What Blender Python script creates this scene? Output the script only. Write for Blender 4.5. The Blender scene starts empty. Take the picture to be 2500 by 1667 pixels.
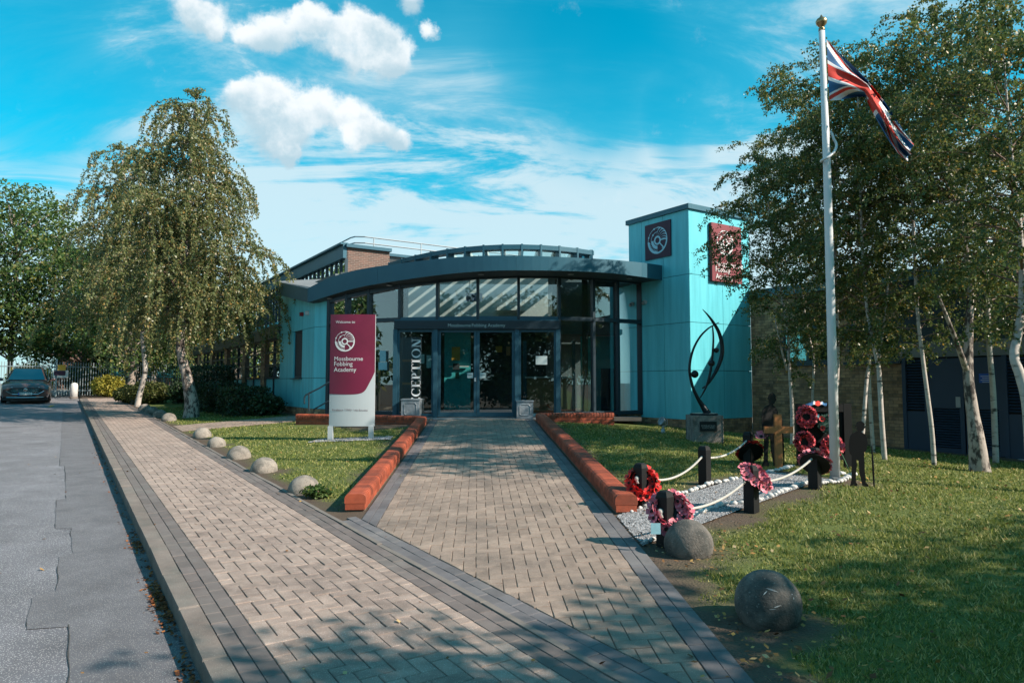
import bpy, bmesh, math, random
import numpy as np
from mathutils import Vector, Matrix
random.seed(7); RNG = np.random.default_rng(11)
R = math.radians
SC = bpy.context.scene
COL = SC.collection

# ------------------------------------------------------------------ camera
CAM_H = 0.0                       # the camera is the origin of heights; the footpath lies 1.56 m below it
FOC, CX, CY, HZ = 1667.0, 1250.0, 833.5, 935.0
TILT = math.atan((HZ - CY) / FOC)
cam_d = bpy.data.cameras.new('camera'); cam = bpy.data.objects.new('camera', cam_d); COL.objects.link(cam)
cam_d.sensor_width = 36.0; cam_d.lens = 24.0; cam_d.clip_start = 0.05; cam_d.clip_end = 3000
cam.rotation_euler = (R(90) + TILT, 0, 0)
SC.camera = cam

# ------------------------------------------------------------------ sky, sun, exposure
SUN_AZ, SUN_EL = R(-21), R(35)    # azimuth counted from +X towards +Y
SUN_V = Vector((math.cos(SUN_EL) * math.cos(SUN_AZ), math.cos(SUN_EL) * math.sin(SUN_AZ), math.sin(SUN_EL)))
SC.view_settings.view_transform = 'Standard'; SC.view_settings.look = 'None'
SC.view_settings.exposure = 0.78; SC.view_settings.gamma = 1.0
sl = bpy.data.lights.new('sun', 'SUN'); sl.energy = 5.0; sl.angle = R(0.55); sl.color = (1.0, 0.86, 0.73)
so = bpy.data.objects.new('sun', sl); COL.objects.link(so)
so.rotation_euler = SUN_V.to_track_quat('Z', 'Y').to_euler()

def ray(u, v):
    a = (u - CX) / FOC; b = (CY - v) / FOC
    return np.array([a, math.cos(TILT) - b * math.sin(TILT), math.sin(TILT) + b * math.cos(TILT)])

def build_world():
    w = bpy.data.worlds.new('World'); SC.world = w; w.use_nodes = True
    nt = w.node_tree; nt.nodes.clear(); L = nt.links
    def nd(t, **k):
        n = nt.nodes.new(t)
        for a, b in k.items(): setattr(n, a, b)
        return n
    def put(sock, val):
        if hasattr(val, 'links'): L.new(val, sock)
        else: sock.default_value = val
    def m(op, a, b=0.0, c=0.0, clamp=False):
        n = nd('ShaderNodeMath', operation=op, use_clamp=clamp)
        put(n.inputs[0], a); put(n.inputs[1], b); put(n.inputs[2], c)
        return n.outputs[0]
    def vm(op, a, b=(0, 0, 0), out=0):
        n = nd('ShaderNodeVectorMath', operation=op); put(n.inputs[0], a); put(n.inputs[1], b)
        return n.outputs[out]
    def noise(vec, sc, det=6, rough=.55, dist=0.0, col=False):
        n = nd('ShaderNodeTexNoise'); put(n.inputs['Vector'], vec)
        n.inputs['Scale'].default_value = sc; n.inputs['Detail'].default_value = det
        n.inputs['Roughness'].default_value = rough; n.inputs['Distortion'].default_value = dist
        return n.outputs['Color' if col else 'Fac']
    def smooth(x, lo, hi):
        n = nd('ShaderNodeMapRange', interpolation_type='SMOOTHSTEP'); put(n.inputs[0], x)
        n.inputs[1].default_value = lo; n.inputs[2].default_value = hi
        return n.outputs[0]
    def mix(f, a, b):
        n = nd('ShaderNodeMix', data_type='RGBA'); put(n.inputs[0], f); put(n.inputs[6], a); put(n.inputs[7], b)
        return n.outputs[2]
    D = vm('NORMALIZE', nd('ShaderNodeTexCoord').outputs['Generated'])
    sky = nd('ShaderNodeTexSky', sky_type='NISHITA', sun_disc=False)
    sky.sun_elevation = SUN_EL; sky.sun_rotation = math.atan2(SUN_V.x, SUN_V.y)
    sky.air_density = 1.0; sky.dust_density = 0.6; sky.ozone_density = 1.6
    tint = nd('ShaderNodeMix', data_type='RGBA', blend_type='MULTIPLY'); tint.inputs[0].default_value = 1
    L.new(sky.outputs[0], tint.inputs[6]); tint.inputs[7].default_value = (0.0, 1.16, 1.14, 1)
    blue = tint.outputs[2]
    sep = nd('ShaderNodeSeparateXYZ'); L.new(D, sep.inputs[0]); zz = m('MAXIMUM', sep.outputs[2], 0.0)
    # cloud deck coordinates: the direction meets a high level layer
    zc = m('ADD', zz, 0.22)
    deck = nd('ShaderNodeCombineXYZ'); L.new(m('DIVIDE', sep.outputs[0], zc), deck.inputs[0]); L.new(m('DIVIDE', sep.outputs[1], zc), deck.inputs[1])
    deck = deck.outputs[0]
    warp = vm('SCALE', vm('SUBTRACT', noise(D, 2.6, 4, .6, col=True), (.5, .5, .5)))
    warp.node.inputs['Scale'].default_value = 0.20
    DW = vm('ADD', D, warp)
    warp2 = vm('SCALE', vm('SUBTRACT', noise(D, 8.0, 7, .66, col=True), (.5, .5, .5)))
    warp2.node.inputs['Scale'].default_value = 0.075
    DP = vm('ADD', D, warp2)
    dk = nd('ShaderNodeMapping'); L.new(deck, dk.inputs[0]); dk.inputs['Rotation'].default_value = (0, 0, R(-32)); dk.inputs['Scale'].default_value = (.55, 1.25, 1)
    n1 = noise(deck, 1.3, 7, .6, .35); n2 = smooth(noise(dk.outputs[0], 2.6, 8, .66, .9), .34, .70)
    # thin veil, thicker towards the horizon in front
    low = smooth(zz, 0.42, 0.05)
    front = smooth(sep.outputs[1], -0.2, 0.7)
    veil = m('MULTIPLY', smooth(m('ADD', m('MULTIPLY', m('ADD', n1, m('MULTIPLY', n2, .5)), .78), m('MULTIPLY', low, .46)), 0.40, 0.80), 0.92)
    # broad soft streak of high cloud
    def gap(c, r0, r1): return smooth(vm('DISTANCE', DW, tuple(Vector(ray(*c)).normalized()), out=1), r0, r1)
    d1 = Vector(ray(930, 215)).normalized(); d2 = Vector(ray(1800, 470)).normalized()
    nb = d1.cross(d2).normalized(); cen = Vector(ray(1330, 345)).normalized()
    bd = vm('DOT_PRODUCT', DW, tuple(nb), out=1)
    near = smooth(vm('DOT_PRODUCT', D, tuple(cen), out=1), 0.86, 0.985)
    prof = m('MULTIPLY', smooth(bd, -0.19, -0.005), smooth(bd, 0.06, 0.0))
    prof2 = m('MULTIPLY', smooth(bd, 0.19, 0.005), smooth(bd, -0.06, 0.0))
    up_is_pos = nb.z > 0
    band = m('MULTIPLY', m('MULTIPLY', prof2 if up_is_pos else prof, near), m('ADD', .42, m('MULTIPLY', n2, .75)), clamp=True)
    patch = m('MULTIPLY', gap((2100, 110), 0.36, 0.04), m('ADD', .22, m('MULTIPLY', n2, .7)), clamp=True)
    patch3 = m('MULTIPLY', gap((1900, 250), 0.17, 0.02), m('ADD', .2, m('MULTIPLY', n2, .7)), clamp=True)
    patch2 = m('MULTIPLY', gap((330, 240), 0.50, 0.05), m('ADD', .22, m('MULTIPLY', n2, .75)), clamp=True)
    soft = m('MAXIMUM', m('MAXIMUM', m('MAXIMUM', veil, band), m('MAXIMUM', patch, patch3)), m('MULTIPLY', patch2, .85), clamp=True)
    soft = m('MAXIMUM', soft, m('MULTIPLY', smooth(zz, 0.46, 0.06), m('ADD', .34, m('MULTIPLY', n2, .66))), clamp=True)
    hole = m('MAXIMUM', gap((1450, 110), 0.20, 0.03), m('MULTIPLY', gap((1640, 265), 0.10, 0.02), .8))
    hole = m('MAXIMUM', hole, m('MULTIPLY', gap((40, 190), .16, .03), .8))
    soft = m('MULTIPLY', soft, m('SUBTRACT', 1.0, m('MULTIPLY', hole, .85)))
    # small heaped clouds
    blobs = [(590, 108, .022), (640, 95, .028), (700, 85, .030), (745, 48, .022), (775, 40, .024), (790, 95, .036), (850, 60, .032), (890, 90, .040), (930, 115, .040), (975, 140, .026), (870, 140, .036), (940, 165, .028), (455, 25, .034), (500, 55, .030), (515, 85, .016),
             (560, 245, .022), (610, 235, .028), (660, 225, .026), (640, 290, .034), (710, 260, .034), (770, 262, .030), (730, 310, .036), (690, 350, .028), (830, 285, .036), (890, 300, .036), (945, 330, .030), (985, 348, .018), (880, 350, .026), (720, 375, .016),
             (1045, 80, .014), (1000, -12, .024)]
    heap = None
    for (u, v, r) in blobs:
        c = tuple(Vector(ray(u, v)).normalized())
        f = smooth(vm('DISTANCE', DP, c, out=1), r * 1.22, r * 0.25)
        g = m('MULTIPLY', f, m('DIVIDE', m('SUBTRACT', sep.outputs[2], c[2]), r))
        heap, under = (f, g) if heap is None else (m('ADD', heap, f), m('ADD', under, g))
    n3 = noise(D, 24, 6, .65)
    below = smooth(m('ADD', m('DIVIDE', under, m('ADD', heap, .05)), m('MULTIPLY', m('SUBTRACT', noise(D, 16, 5, .6), .5), 2.4)), 0.45, -0.55)
    n4 = noise(D, 11, 7, .68)
    heap = smooth(m('ADD', m('MINIMUM', heap, 1.15), m('ADD', m('MULTIPLY', m('SUBTRACT', n3, .5), .9), m('MULTIPLY', m('SUBTRACT', n4, .52), 1.7))), 0.10, 1.10)
    white = mix(below, (5.9, 6.1, 6.2, 1), (2.9, 4.0, 4.6, 1))
    softc = mix(smooth(soft, 0.25, 0.95), (.85, 3.5, 4.7, 1), (4.1, 5.1, 5.5, 1))
    c1 = mix(m('MULTIPLY', soft, .93), blue, softc)
    c2 = mix(m('MULTIPLY', heap, .95), c1, white)
    bg = nd('ShaderNodeBackground'); L.new(c2, bg.inputs[0]); bg.inputs[1].default_value = 0.10
    w.cycles.sampling_method = 'MANUAL'; w.cycles.sample_map_resolution = 512
    out = nd('ShaderNodeOutputWorld'); L.new(bg.outputs[0], out.inputs[0])
build_world()

# ------------------------------------------------------------------ the lie of the land
PA = R(33.2)                      # the footpath leaves the camera 33 degrees to the left
DX, DY = -math.sin(PA), math.cos(PA)      # along the footpath
NX, NY = math.cos(PA), math.sin(PA)       # across it, towards the building
EYE = 1.56; P0 = 2.5
DV = np.array([DX, DY, 0.0]); NV = np.array([NX, NY, 0.0]); UP = np.array([0, 0, 1.0])
def spof(x, y): return DX * x + DY * y, NX * x + NY * y - P0
def xyof(s, p): return s * DX + (p + P0) * NX, s * DY + (p + P0) * NY
def zsp(s, p):
    s = np.asarray(s, float); p = np.asarray(p, float)
    w = np.clip((s - 5) / 9, 0, 1)
    near = np.interp(p, [0, 5, 8, 13, 20], [0, .27, .2, -.03, -.03])
    far = np.interp(p, [0, 6.5, 7.5, 11, 13, 20], [0, .385, .385, .2, -.05, -.05])
    return -EYE + .0185 * np.clip(s, -20, 60) + near * (1 - w) + far * w
def zg(x, y): return zsp(*spof(x, y))
KS = np.concatenate([np.arange(1, 30, .004), np.arange(30, 120, .05)])
def G(u, v):
    r = ray(u, v); P = KS[:, None] * r[None]
    i = int(np.argmax(P[:, 2] < zg(P[:, 0], P[:, 1])))
    return P[i]
def A(u, v, Y):
    r = ray(u, v); return r * (Y / r[1])
def P3(s, p, dz=0.0):
    x, y = xyof(s, p); return np.array([x, y, float(zsp(s, p)) + dz])
# ------------------------------------------------------------------ object helpers
LOCS = {}
def tag(o, label=None, cat=None, group=None, kind=None):
    if label: o['label'] = label
    if cat: o['category'] = cat
    if group: o['group'] = group
    if kind: o['kind'] = kind
    return o
def thing(name, label, cat, loc=(0, 0, 0), group=None, rz=0.0, kind=None):
    o = bpy.data.objects.new(name, None); o.empty_display_size = .2; COL.objects.link(o)
    o.location = tuple(float(c) for c in loc); o.rotation_euler = (0, 0, rz)
    LOCS[o.name] = Matrix.Translation(Vector([float(c) for c in loc])) @ Matrix.Rotation(rz, 4, 'Z')
    return tag(o, label, cat, group, kind)
def link_mesh(name, me, mats, parent=None, world=True):
    o = bpy.data.objects.new(name, me); COL.objects.link(o)
    for mm in (mats if isinstance(mats, (list, tuple)) else [mats]): me.materials.append(mm)
    if parent is not None:
        o.parent = parent
        M = LOCS.get(parent.name, Matrix())
        if world: o.matrix_basis = M.inverted(); LOCS[o.name] = Matrix()
        else: LOCS[o.name] = M
    else: LOCS[o.name] = Matrix()
    return o
def fast_mesh(name, verts, faces, smooth=False):
    """verts (N,3), faces (M,k) with one k"""
    me = bpy.data.meshes.new(name)
    verts = np.asarray(verts, np.float32); faces = np.asarray(faces, np.int32); k = faces.shape[1]
    me.vertices.add(len(verts)); me.vertices.foreach_set('co', verts.ravel())
    me.loops.add(faces.size); me.loops.foreach_set('vertex_index', faces.ravel())
    me.polygons.add(len(faces)); me.polygons.foreach_set('loop_start', np.arange(0, faces.size, k, dtype=np.int32))
    if smooth: me.polygons.foreach_set('use_smooth', np.ones(len(faces), bool))
    me.update(calc_edges=True); return me
class MB:
    def __init__(s): s.v = []; s.f = []; s.mi = []; s.m = 0
    def add(s, verts, faces):
        b = len(s.v); s.v += [tuple(float(c) for c in q) for q in verts]
        s.f += [tuple(b + i for i in f) for f in faces]; s.mi += [s.m] * len(faces); return s
    def obox(s, c, ax, ay, az):
        """box by centre and three half-axis vectors"""
        c, ax, ay, az = (np.array(q, float) for q in (c, ax, ay, az))
        vs = [c + i * ax + j * ay + k * az for k in (-1, 1) for j in (-1, 1) for i in (-1, 1)]
        return s.add(vs, [(0, 2, 3, 1), (4, 5, 7, 6), (0, 1, 5, 4), (2, 6, 7, 3), (0, 4, 6, 2), (1, 3, 7, 5)])
    def box(s, x0, x1, y0, y1, z0, z1):
        return s.obox(((x0 + x1) / 2, (y0 + y1) / 2, (z0 + z1) / 2), ((x1 - x0) / 2, 0, 0), (0, (y1 - y0) / 2, 0), (0, 0, (z1 - z0) / 2))
    def prism(s, pts, vec):
        """closed outline (3D points) swept by vec"""
        n = len(pts); pts = [np.array(q, float) for q in pts]; vec = np.array(vec, float)
        return s.add(pts + [q + vec for q in pts], [tuple(range(n - 1, -1, -1)), tuple(range(n, 2 * n))] + [(i, (i + 1) % n, n + (i + 1) % n, n + i) for i in range(n)])
    def bevbox(s, c, ax, ay, az, b=.01):
        c, ax, ay, az = (np.array(q, float) for q in (c, ax, ay, az)); la, lb = np.linalg.norm(ax), np.linalg.norm(ay)
        k = min(b, la * .45, lb * .45); ux, uy = ax / la, ay / lb
        o = [(-1, -1), (1, -1), (1, 1), (-1, 1)]; ring = []
        for i, j in o:
            p = c + i * ax + j * ay
            a1 = p - i * ux * k; b1 = p - j * uy * k
            ring += [b1, a1] if (i * j) < 0 else [a1, b1]
        out = []
        lz = np.linalg.norm(az); uz = az / lz
        cent = c
        inn = [q - (q - cent) / np.linalg.norm(q - cent) * k for q in ring]
        out = [q - az for q in ring] + [q + az - uz * k for q in ring] + [q + az for q in inn]
        n = 8; fs = [tuple(range(n - 1, -1, -1)), tuple(range(2 * n, 3 * n))]
        for r0 in (0, n): fs += [(r0 + i, r0 + (i + 1) % n, r0 + n + (i + 1) % n, r0 + n + i) for i in range(n)]
        return s.add(out, fs)
    def tube(s, path, rad, n=8, caps=True, flat=None):
        path = np.array(path, float); m = len(path); rad = np.broadcast_to(np.array(rad, float), (m,))
        t = np.gradient(path, axis=0); t /= np.linalg.norm(t, axis=1)[:, None] + 1e-9
        ref = np.array([0, 0, 1.0]) if abs(t[0, 2]) < .9 else np.array([1.0, 0, 0])
        vs = []
        x = np.cross(t[0], ref); x /= np.linalg.norm(x)
        for i in range(m):
            x = x - t[i] * np.dot(x, t[i]); x /= np.linalg.norm(x) + 1e-9; y = np.cross(t[i], x)
            for k in range(n):
                a = 2 * math.pi * k / n; vs.append(path[i] + rad[i] * (math.cos(a) * x + math.sin(a) * y))
        fs = [(i * n + k, i * n + (k + 1) % n, (i + 1) * n + (k + 1) % n, (i + 1) * n + k) for i in range(m - 1) for k in range(n)]
        if caps: fs += [tuple(range(n - 1, -1, -1)), tuple((m - 1) * n + k for k in range(n))]
        return s.add(vs, fs)
    def lathe(s, c, prof, n=20, z=(0, 0, 1)):
        """prof: (r, h) from below upwards round axis z"""
        z = np.array(z, float); z /= np.linalg.norm(z); ref = np.array([1.0, 0, 0]) if abs(z[0]) < .9 else np.array([0, 1.0, 0])
        x = np.cross(ref, z); x /= np.linalg.norm(x); y = np.cross(z, x); c = np.array(c, float); vs = []
        for r, h in prof:
            for k in range(n):
                a = 2 * math.pi * k / n; vs.append(c + z * h + r * (math.cos(a) * x + math.sin(a) * y))
        m = len(prof); fs = [(i * n + k, i * n + (k + 1) % n, (i + 1) * n + (k + 1) % n, (i + 1) * n + k) for i in range(m - 1) for k in range(n)]
        fs += [tuple(range(n - 1, -1, -1)), tuple((m - 1) * n + k for k in range(n))]
        return s.add(vs, fs)
    def ball(s, c, r, n=16, sx=(1, 1, 1)):
        prof = [(max(1e-4, math.sin(math.pi * i / n)), -math.cos(math.pi * i / n)) for i in range(n + 1)]
        b = len(s.v); s.lathe((0, 0, 0), prof, n * 2)
        for i in range(b, len(s.v)):
            q = s.v[i]; s.v[i] = (c[0] + q[0] * r * sx[0], c[1] + q[1] * r * sx[1], c[2] + q[2] * r * sx[2])
        return s
    def torus(s, c, R1, r, nrm=(0, 0, 1), n=24, k=8):
        z = np.array(nrm, float); z /= np.linalg.norm(z); ref = np.array([1.0, 0, 0]) if abs(z[0]) < .9 else np.array([0, 1.0, 0])
        x = np.cross(ref, z); x /= np.linalg.norm(x); y = np.cross(z, x); c = np.array(c, float); vs = []
        for i in range(n):
            a = 2 * math.pi * i / n; e = math.cos(a) * x + math.sin(a) * y
            for j in range(k):
                b = 2 * math.pi * j / k; vs.append(c + e * (R1 + r * math.cos(b)) + z * r * math.sin(b))
        return s.add(vs, [(i * k + j, ((i + 1) % n) * k + j, ((i + 1) % n) * k + (j + 1) % k, i * k + (j + 1) % k) for i in range(n) for j in range(k)])
    def mesh(s, name, smooth=False):
        me = bpy.data.meshes.new(name); me.from_pydata(s.v, [], s.f); me.update()
        if any(s.mi): me.polygons.foreach_set('material_index', s.mi)
        if smooth: me.polygons.foreach_set('use_smooth', [True] * len(me.polygons))
        return me
    def build(s, name, mats, parent=None, smooth=False, world=True):
        return link_mesh(name, s.mesh(name, smooth), mats, parent, world)
def box_part(name, mat, parent, x0, x1, y0, y1, z0, z1, world=True):
    return MB().box(x0, x1, y0, y1, z0, z1).build(name, mat, parent, world=world)
def fix_normals(o):
    bm = bmesh.new(); bm.from_mesh(o.data); bmesh.ops.recalc_face_normals(bm, faces=bm.faces); bm.to_mesh(o.data); bm.free()
def auto_smooth(o, deg=35):
    me = o.data; me.polygons.foreach_set('use_smooth', [True] * len(me.polygons))
    try: me.set_sharp_from_angle(angle=R(deg))
    except Exception: pass

# ------------------------------------------------------------------ materials
def material(name, base, rough=.75, var=.12, scale=6.0, bump=0.0, bscale=60.0, metal=0.0, spec=.4, island=0.0, tint2=None, t2scale=2.0, t2=(.45, .65),
             spots=None, coat=0.0, coords='pos', rvar=.0, stretch=None):
    m = bpy.data.materials.new(name); m.use_nodes = True; nt = m.node_tree; L = nt.links; b = nt.nodes['Principled BSDF']
    def nd(t, **k):
        n = nt.nodes.new(t)
        for a, v in k.items(): setattr(n, a, v)
        return n
    pos = nd('ShaderNodeNewGeometry').outputs['Position'] if coords == 'pos' else nd('ShaderNodeTexCoord').outputs['Object']
    if stretch:
        mp = nd('ShaderNodeMapping'); mp.inputs['Scale'].default_value = stretch; L.new(pos, mp.inputs[0]); pos = mp.outputs[0]
    def noise(sc, det=5, rg=.6):
        n = nd('ShaderNodeTexNoise'); L.new(pos, n.inputs['Vector']); n.inputs['Scale'].default_value = sc
        n.inputs['Detail'].default_value = det; n.inputs['Roughness'].default_value = rg; return n.outputs['Fac']
    def mr(x, a, c, lo, hi):
        n = nd('ShaderNodeMapRange'); L.new(x, n.inputs[0])
        for i, q in enumerate((a, c, lo, hi)): n.inputs[i + 1].default_value = q
        return n.outputs[0]
    col = None
    c4 = tuple(base) + (1,)
    if tint2:
        mx = nd('ShaderNodeMix', data_type='RGBA'); L.new(mr(noise(t2scale, 6, .62), t2[0], t2[1], 0, 1), mx.inputs[0])
        mx.inputs[6].default_value = c4; mx.inputs[7].default_value = tuple(tint2) + (1,); col = mx.outputs[2]
    if spots:
        v = nd('ShaderNodeTexVoronoi'); L.new(pos, v.inputs['Vector']); v.inputs['Scale'].default_value = spots[1]
        mx = nd('ShaderNodeMix', data_type='RGBA'); L.new(mr(v.outputs['Distance'], spots[2], spots[2] * 1.5, 1, 0), mx.inputs[0])
        if col: L.new(col, mx.inputs[6])
        else: mx.inputs[6].default_value = c4
        mx.inputs[7].default_value = tuple(spots[0]) + (1,); col = mx.outputs[2]
    f = mr(noise(scale), .25, .75, 1 - var, 1 + var)
    if island:
        g = nd('ShaderNodeNewGeometry'); oi = nd('ShaderNodeObjectInfo'); ad = nd('ShaderNodeMath', operation='ADD'); L.new(g.outputs['Random Per Island'], ad.inputs[0]); L.new(oi.outputs['Random'], ad.inputs[1]); fr_ = nd('ShaderNodeMath', operation='FRACT'); L.new(ad.outputs[0], fr_.inputs[0])
        k = mr(fr_.outputs[0], 0, 1, 1 - island, 1 + island)
        mm = nd('ShaderNodeMath', operation='MULTIPLY'); L.new(f, mm.inputs[0]); L.new(k, mm.inputs[1]); f = mm.outputs[0]
    sc = nd('ShaderNodeVectorMath', operation='SCALE')
    if col: L.new(col, sc.inputs[0])
    else: sc.inputs[0].default_value = tuple(base)
    L.new(f, sc.inputs['Scale']); L.new(sc.outputs[0], b.inputs['Base Color'])
    b.inputs['Roughness'].default_value = rough; b.inputs['Metallic'].default_value = metal; b.inputs['Specular IOR Level'].default_value = spec
    if rvar: L.new(mr(noise(scale * 1.7), .3, .7, rough - rvar, rough + rvar), b.inputs['Roughness'])
    if coat: b.inputs['Coat Weight'].default_value = coat; b.inputs['Coat Roughness'].default_value = .05
    if bump:
        bp = nd('ShaderNodeBump'); bp.inputs['Strength'].default_value = bump; bp.inputs['Distance'].default_value = .01
        L.new(noise(bscale, 4, .65), bp.inputs['Height']); L.new(bp.outputs[0], b.inputs['Normal'])
    return m
def glass_material(name, tint=(.80, .91, .91), refl=1.3, floor=.05):
    m = bpy.data.materials.new(name); m.use_nodes = True; nt = m.node_tree; L = nt.links; nt.nodes.clear()
    o = nt.nodes.new('ShaderNodeOutputMaterial'); mx = nt.nodes.new('ShaderNodeMixShader'); t = nt.nodes.new('ShaderNodeBsdfTransparent'); g = nt.nodes.new('ShaderNodeBsdfGlossy')
    t.inputs[0].default_value = tuple(tint) + (1,); g.inputs['Roughness'].default_value = .004; g.inputs[0].default_value = (.95, .98, 1, 1)
    fr = nt.nodes.new('ShaderNodeFresnel'); fr.inputs[0].default_value = 1.52
    ma = nt.nodes.new('ShaderNodeMath'); ma.operation = 'MULTIPLY_ADD'; L.new(fr.outputs[0], ma.inputs[0]); ma.inputs[1].default_value = refl; ma.inputs[2].default_value = floor; ma.use_clamp = True
    L.new(ma.outputs[0], mx.inputs[0]); L.new(t.outputs[0], mx.inputs[1]); L.new(g.outputs[0], mx.inputs[2]); L.new(mx.outputs[0], o.inputs[0])
    return m
def leaf_material(name, cols, trans=.35, rough=.5, spec=.35):
    """cols: [(position, rgb)] picked per leaf"""
    m = bpy.data.materials.new(name); m.use_nodes = True; nt = m.node_tree; L = nt.links; b = nt.nodes['Principled BSDF']; o = nt.nodes['Material Output']
    g = nt.nodes.new('ShaderNodeNewGeometry'); r = nt.nodes.new('ShaderNodeValToRGB'); r.color_ramp.interpolation = 'LINEAR'
    while len(r.color_ramp.elements) > 1: r.color_ramp.elements.remove(r.color_ramp.elements[-1])
    for i, (p, c) in enumerate(cols):
        e = r.color_ramp.elements[0] if i == 0 else r.color_ramp.elements.new(p)
        e.position = p; e.color = tuple(c) + (1,)
    L.new(g.outputs['Random Per Island'], r.inputs[0]); L.new(r.outputs[0], b.inputs['Base Color']); b.inputs['Roughness'].default_value = rough; b.inputs['Specular IOR Level'].default_value = spec
    t = nt.nodes.new('ShaderNodeBsdfTranslucent'); mx = nt.nodes.new('ShaderNodeMixShader'); mx.inputs[0].default_value = trans
    L.new(r.outputs[0], t.inputs[0]); L.new(b.outputs[0], mx.inputs[1]); L.new(t.outputs[0], mx.inputs[2]); L.new(mx.outputs[0], o.inputs[0])
    return m
M = {}
def defmats():
    M['tan'] = material('tan paving', (.285, .218, .176), .9, .24, 9, .8, 140, island=.13, tint2=(.185, .146, .122), t2scale=1.5, t2=(.42, .70), spots=((.50, .42, .36), 95, .13))
    M['tanpath'] = material('pinkish grey paving', (.325, .250, .212), .9, .26, 9, .8, 140, island=.12, tint2=(.22, .17, .148), t2scale=1.5, t2=(.42, .70), spots=((.52, .45, .41), 95, .16))
    M['dark'] = material('charcoal paving', (.138, .116, .110), .88, .14, 8, .5, 140, island=.14, tint2=(.145, .13, .122), t2scale=1.3, spots=((.30, .28, .27), 110, .09))
    M['blue'] = material('blue grey paving', (.115, .11, .117), .85, .14, 8, .4, 140, island=.14, tint2=(.15, .142, .142), t2scale=1.6, spots=((.30, .3, .3), 110, .07))
    M['kerb'] = material('concrete kerb', (.178, .146, .128), .9, .3, 4, .5, 120, tint2=(.145, .135, .12), t2scale=2.2, spots=((.32, .30, .27), 80, .12))
    M['edge'] = material('pale concrete edging', (.165, .146, .132), .9, .15, 5, .3, 100)
    M['asphalt'] = material('worn asphalt', (.158, .158, .178), .88, .22, 2.0, .9, 170, tint2=(.125, .125, .14), t2scale=.8, t2=(.42, .7), spots=((.50, .48, .48), 85, .22))
    M['patch'] = material('asphalt trench patch', (.130, .129, .143), .9, .24, 3, .9, 170, spots=((.33, .32, .31), 85, .2))
    M['redbrick'] = material('red bullnose brick', (.30, .062, .027), .7, .24, 14, .5, 90, island=.32, tint2=(.15, .045, .028), t2scale=3.2, t2=(.48, .8), spec=.45)
    M['mortar'] = material('mortar', (.15, .12, .095), .95, .15, 12, .3, 80)
    M['brownbrick'] = material('brown brick', (.36, .215, .12), .9, .2, 7, .4, 90, island=.36, tint2=(.20, .13, .09), t2scale=5)
    M['brickwall'] = None
    M['teal'] = material('turquoise panel', (.115, .53, .62), .42, .07, 1.2, tint2=(.06, .36, .44), t2scale=.9, t2=(.42, .82), stretch=(5, 5, .45), spec=.4)
    M['slate'] = material('slate metal', (.028, .105, .150), .42, .06, 2, metal=.15, tint2=(.036, .12, .165), t2scale=.7)
    M['frame'] = material('blue grey frame', (.030, .095, .135), .4, .06, 3, metal=.3)
    M['darkframe'] = material('dark frame', (.025, .045, .06), .4, .05, 3, metal=.2)
    M['band'] = material('dark band', (.016, .03, .042), .35, .04, 3)
    M['soffit'] = material('soffit', (.035, .05, .058), .6, .05, 2)
    M['roof'] = material('grey roof sheet', (.21, .215, .22), .7, .12, 3, tint2=(.16, .165, .17), t2scale=1.2)
    M['glass'] = glass_material('clear glass')
    M['glassdark'] = glass_material('dim glass', (.42, .55, .56), 2.2, .13)
    M['white'] = material('white paint', (.60, .62, .63), .4, .03, 3)
    M['offwhite'] = material('off white plaster', (.55, .55, .53), .8, .05, 3)
    M['text'] = material('white lettering', (.66, .67, .68), .5, .02, 3)
    M['textdark'] = material('plum lettering', (.075, .018, .04), .5, .02, 3)
    M['maroon'] = material('maroon sign face', (.155, .016, .047), .38, .04, 2, tint2=(.125, .014, .038), t2scale=1.3)
    M['signwhite'] = material('pale grey sign face', (.42, .47, .50), .36, .03, 2)
    M['plum'] = material('plum sign face', (.035, .012, .034), .5, .05, 2)
    M['emblem'] = material('pale blue emblem', (.30, .55, .66), .5, .03, 2)
    M['redsign'] = material('faded red sign face', (.19, .024, .034), .5, .12, 4)
    M['steel'] = material('galvanised steel', (.33, .36, .38), .45, .12, 8, metal=.6)
    M['lead'] = material('lead grey planter', (.22, .26, .29), .5, .25, 9, metal=.35, tint2=(.33, .37, .4), t2scale=6)
    M['black'] = material('black paint', (.008, .009, .010), .6, .15, 12, spec=.25)
    M['blackiron'] = material('black steel', (.006, .007, .008), .6, .15, 12, spec=.2)
    M['bronze'] = material('dark bronze', (.018, .028, .034), .42, .2, 8, metal=.5)
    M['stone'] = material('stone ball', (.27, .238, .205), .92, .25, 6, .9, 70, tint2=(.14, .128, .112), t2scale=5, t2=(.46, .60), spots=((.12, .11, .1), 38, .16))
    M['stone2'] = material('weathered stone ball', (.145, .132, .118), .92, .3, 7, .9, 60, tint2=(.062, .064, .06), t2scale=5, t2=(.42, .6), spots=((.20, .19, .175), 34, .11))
    M['plinth'] = material('exposed aggregate plinth', (.20, .185, .168), .93, .25, 9, .9, 60, tint2=(.12, .112, .10), t2scale=8, spots=((.33, .31, .29), 60, .2))
    M['gravel'] = material('grey gravel', (.235, .24, .25), .9, .2, 20, island=.6)
    M['whitestone'] = material('white painted stone', (.50, .50, .49), .7, .1, 9, .4, 40)
    M['soil'] = material('bare soil', (.105, .078, .058), .97, .3, 9, .9, 60, tint2=(.17, .135, .105), t2scale=3.5, spots=((.26, .22, .18), 48, .13))
    M['wood'] = material('varnished wood', (.36, .15, .055), .45, .16, 6, stretch=(14, 14, 1.2), tint2=(.32, .13, .05), t2scale=3)
    M['oak'] = material('oak frame', (.42, .22, .10), .5, .1, 4)
    M['rope'] = material('white rope', (.50, .48, .44), .9, .1, 30, .5, 120)
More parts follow.
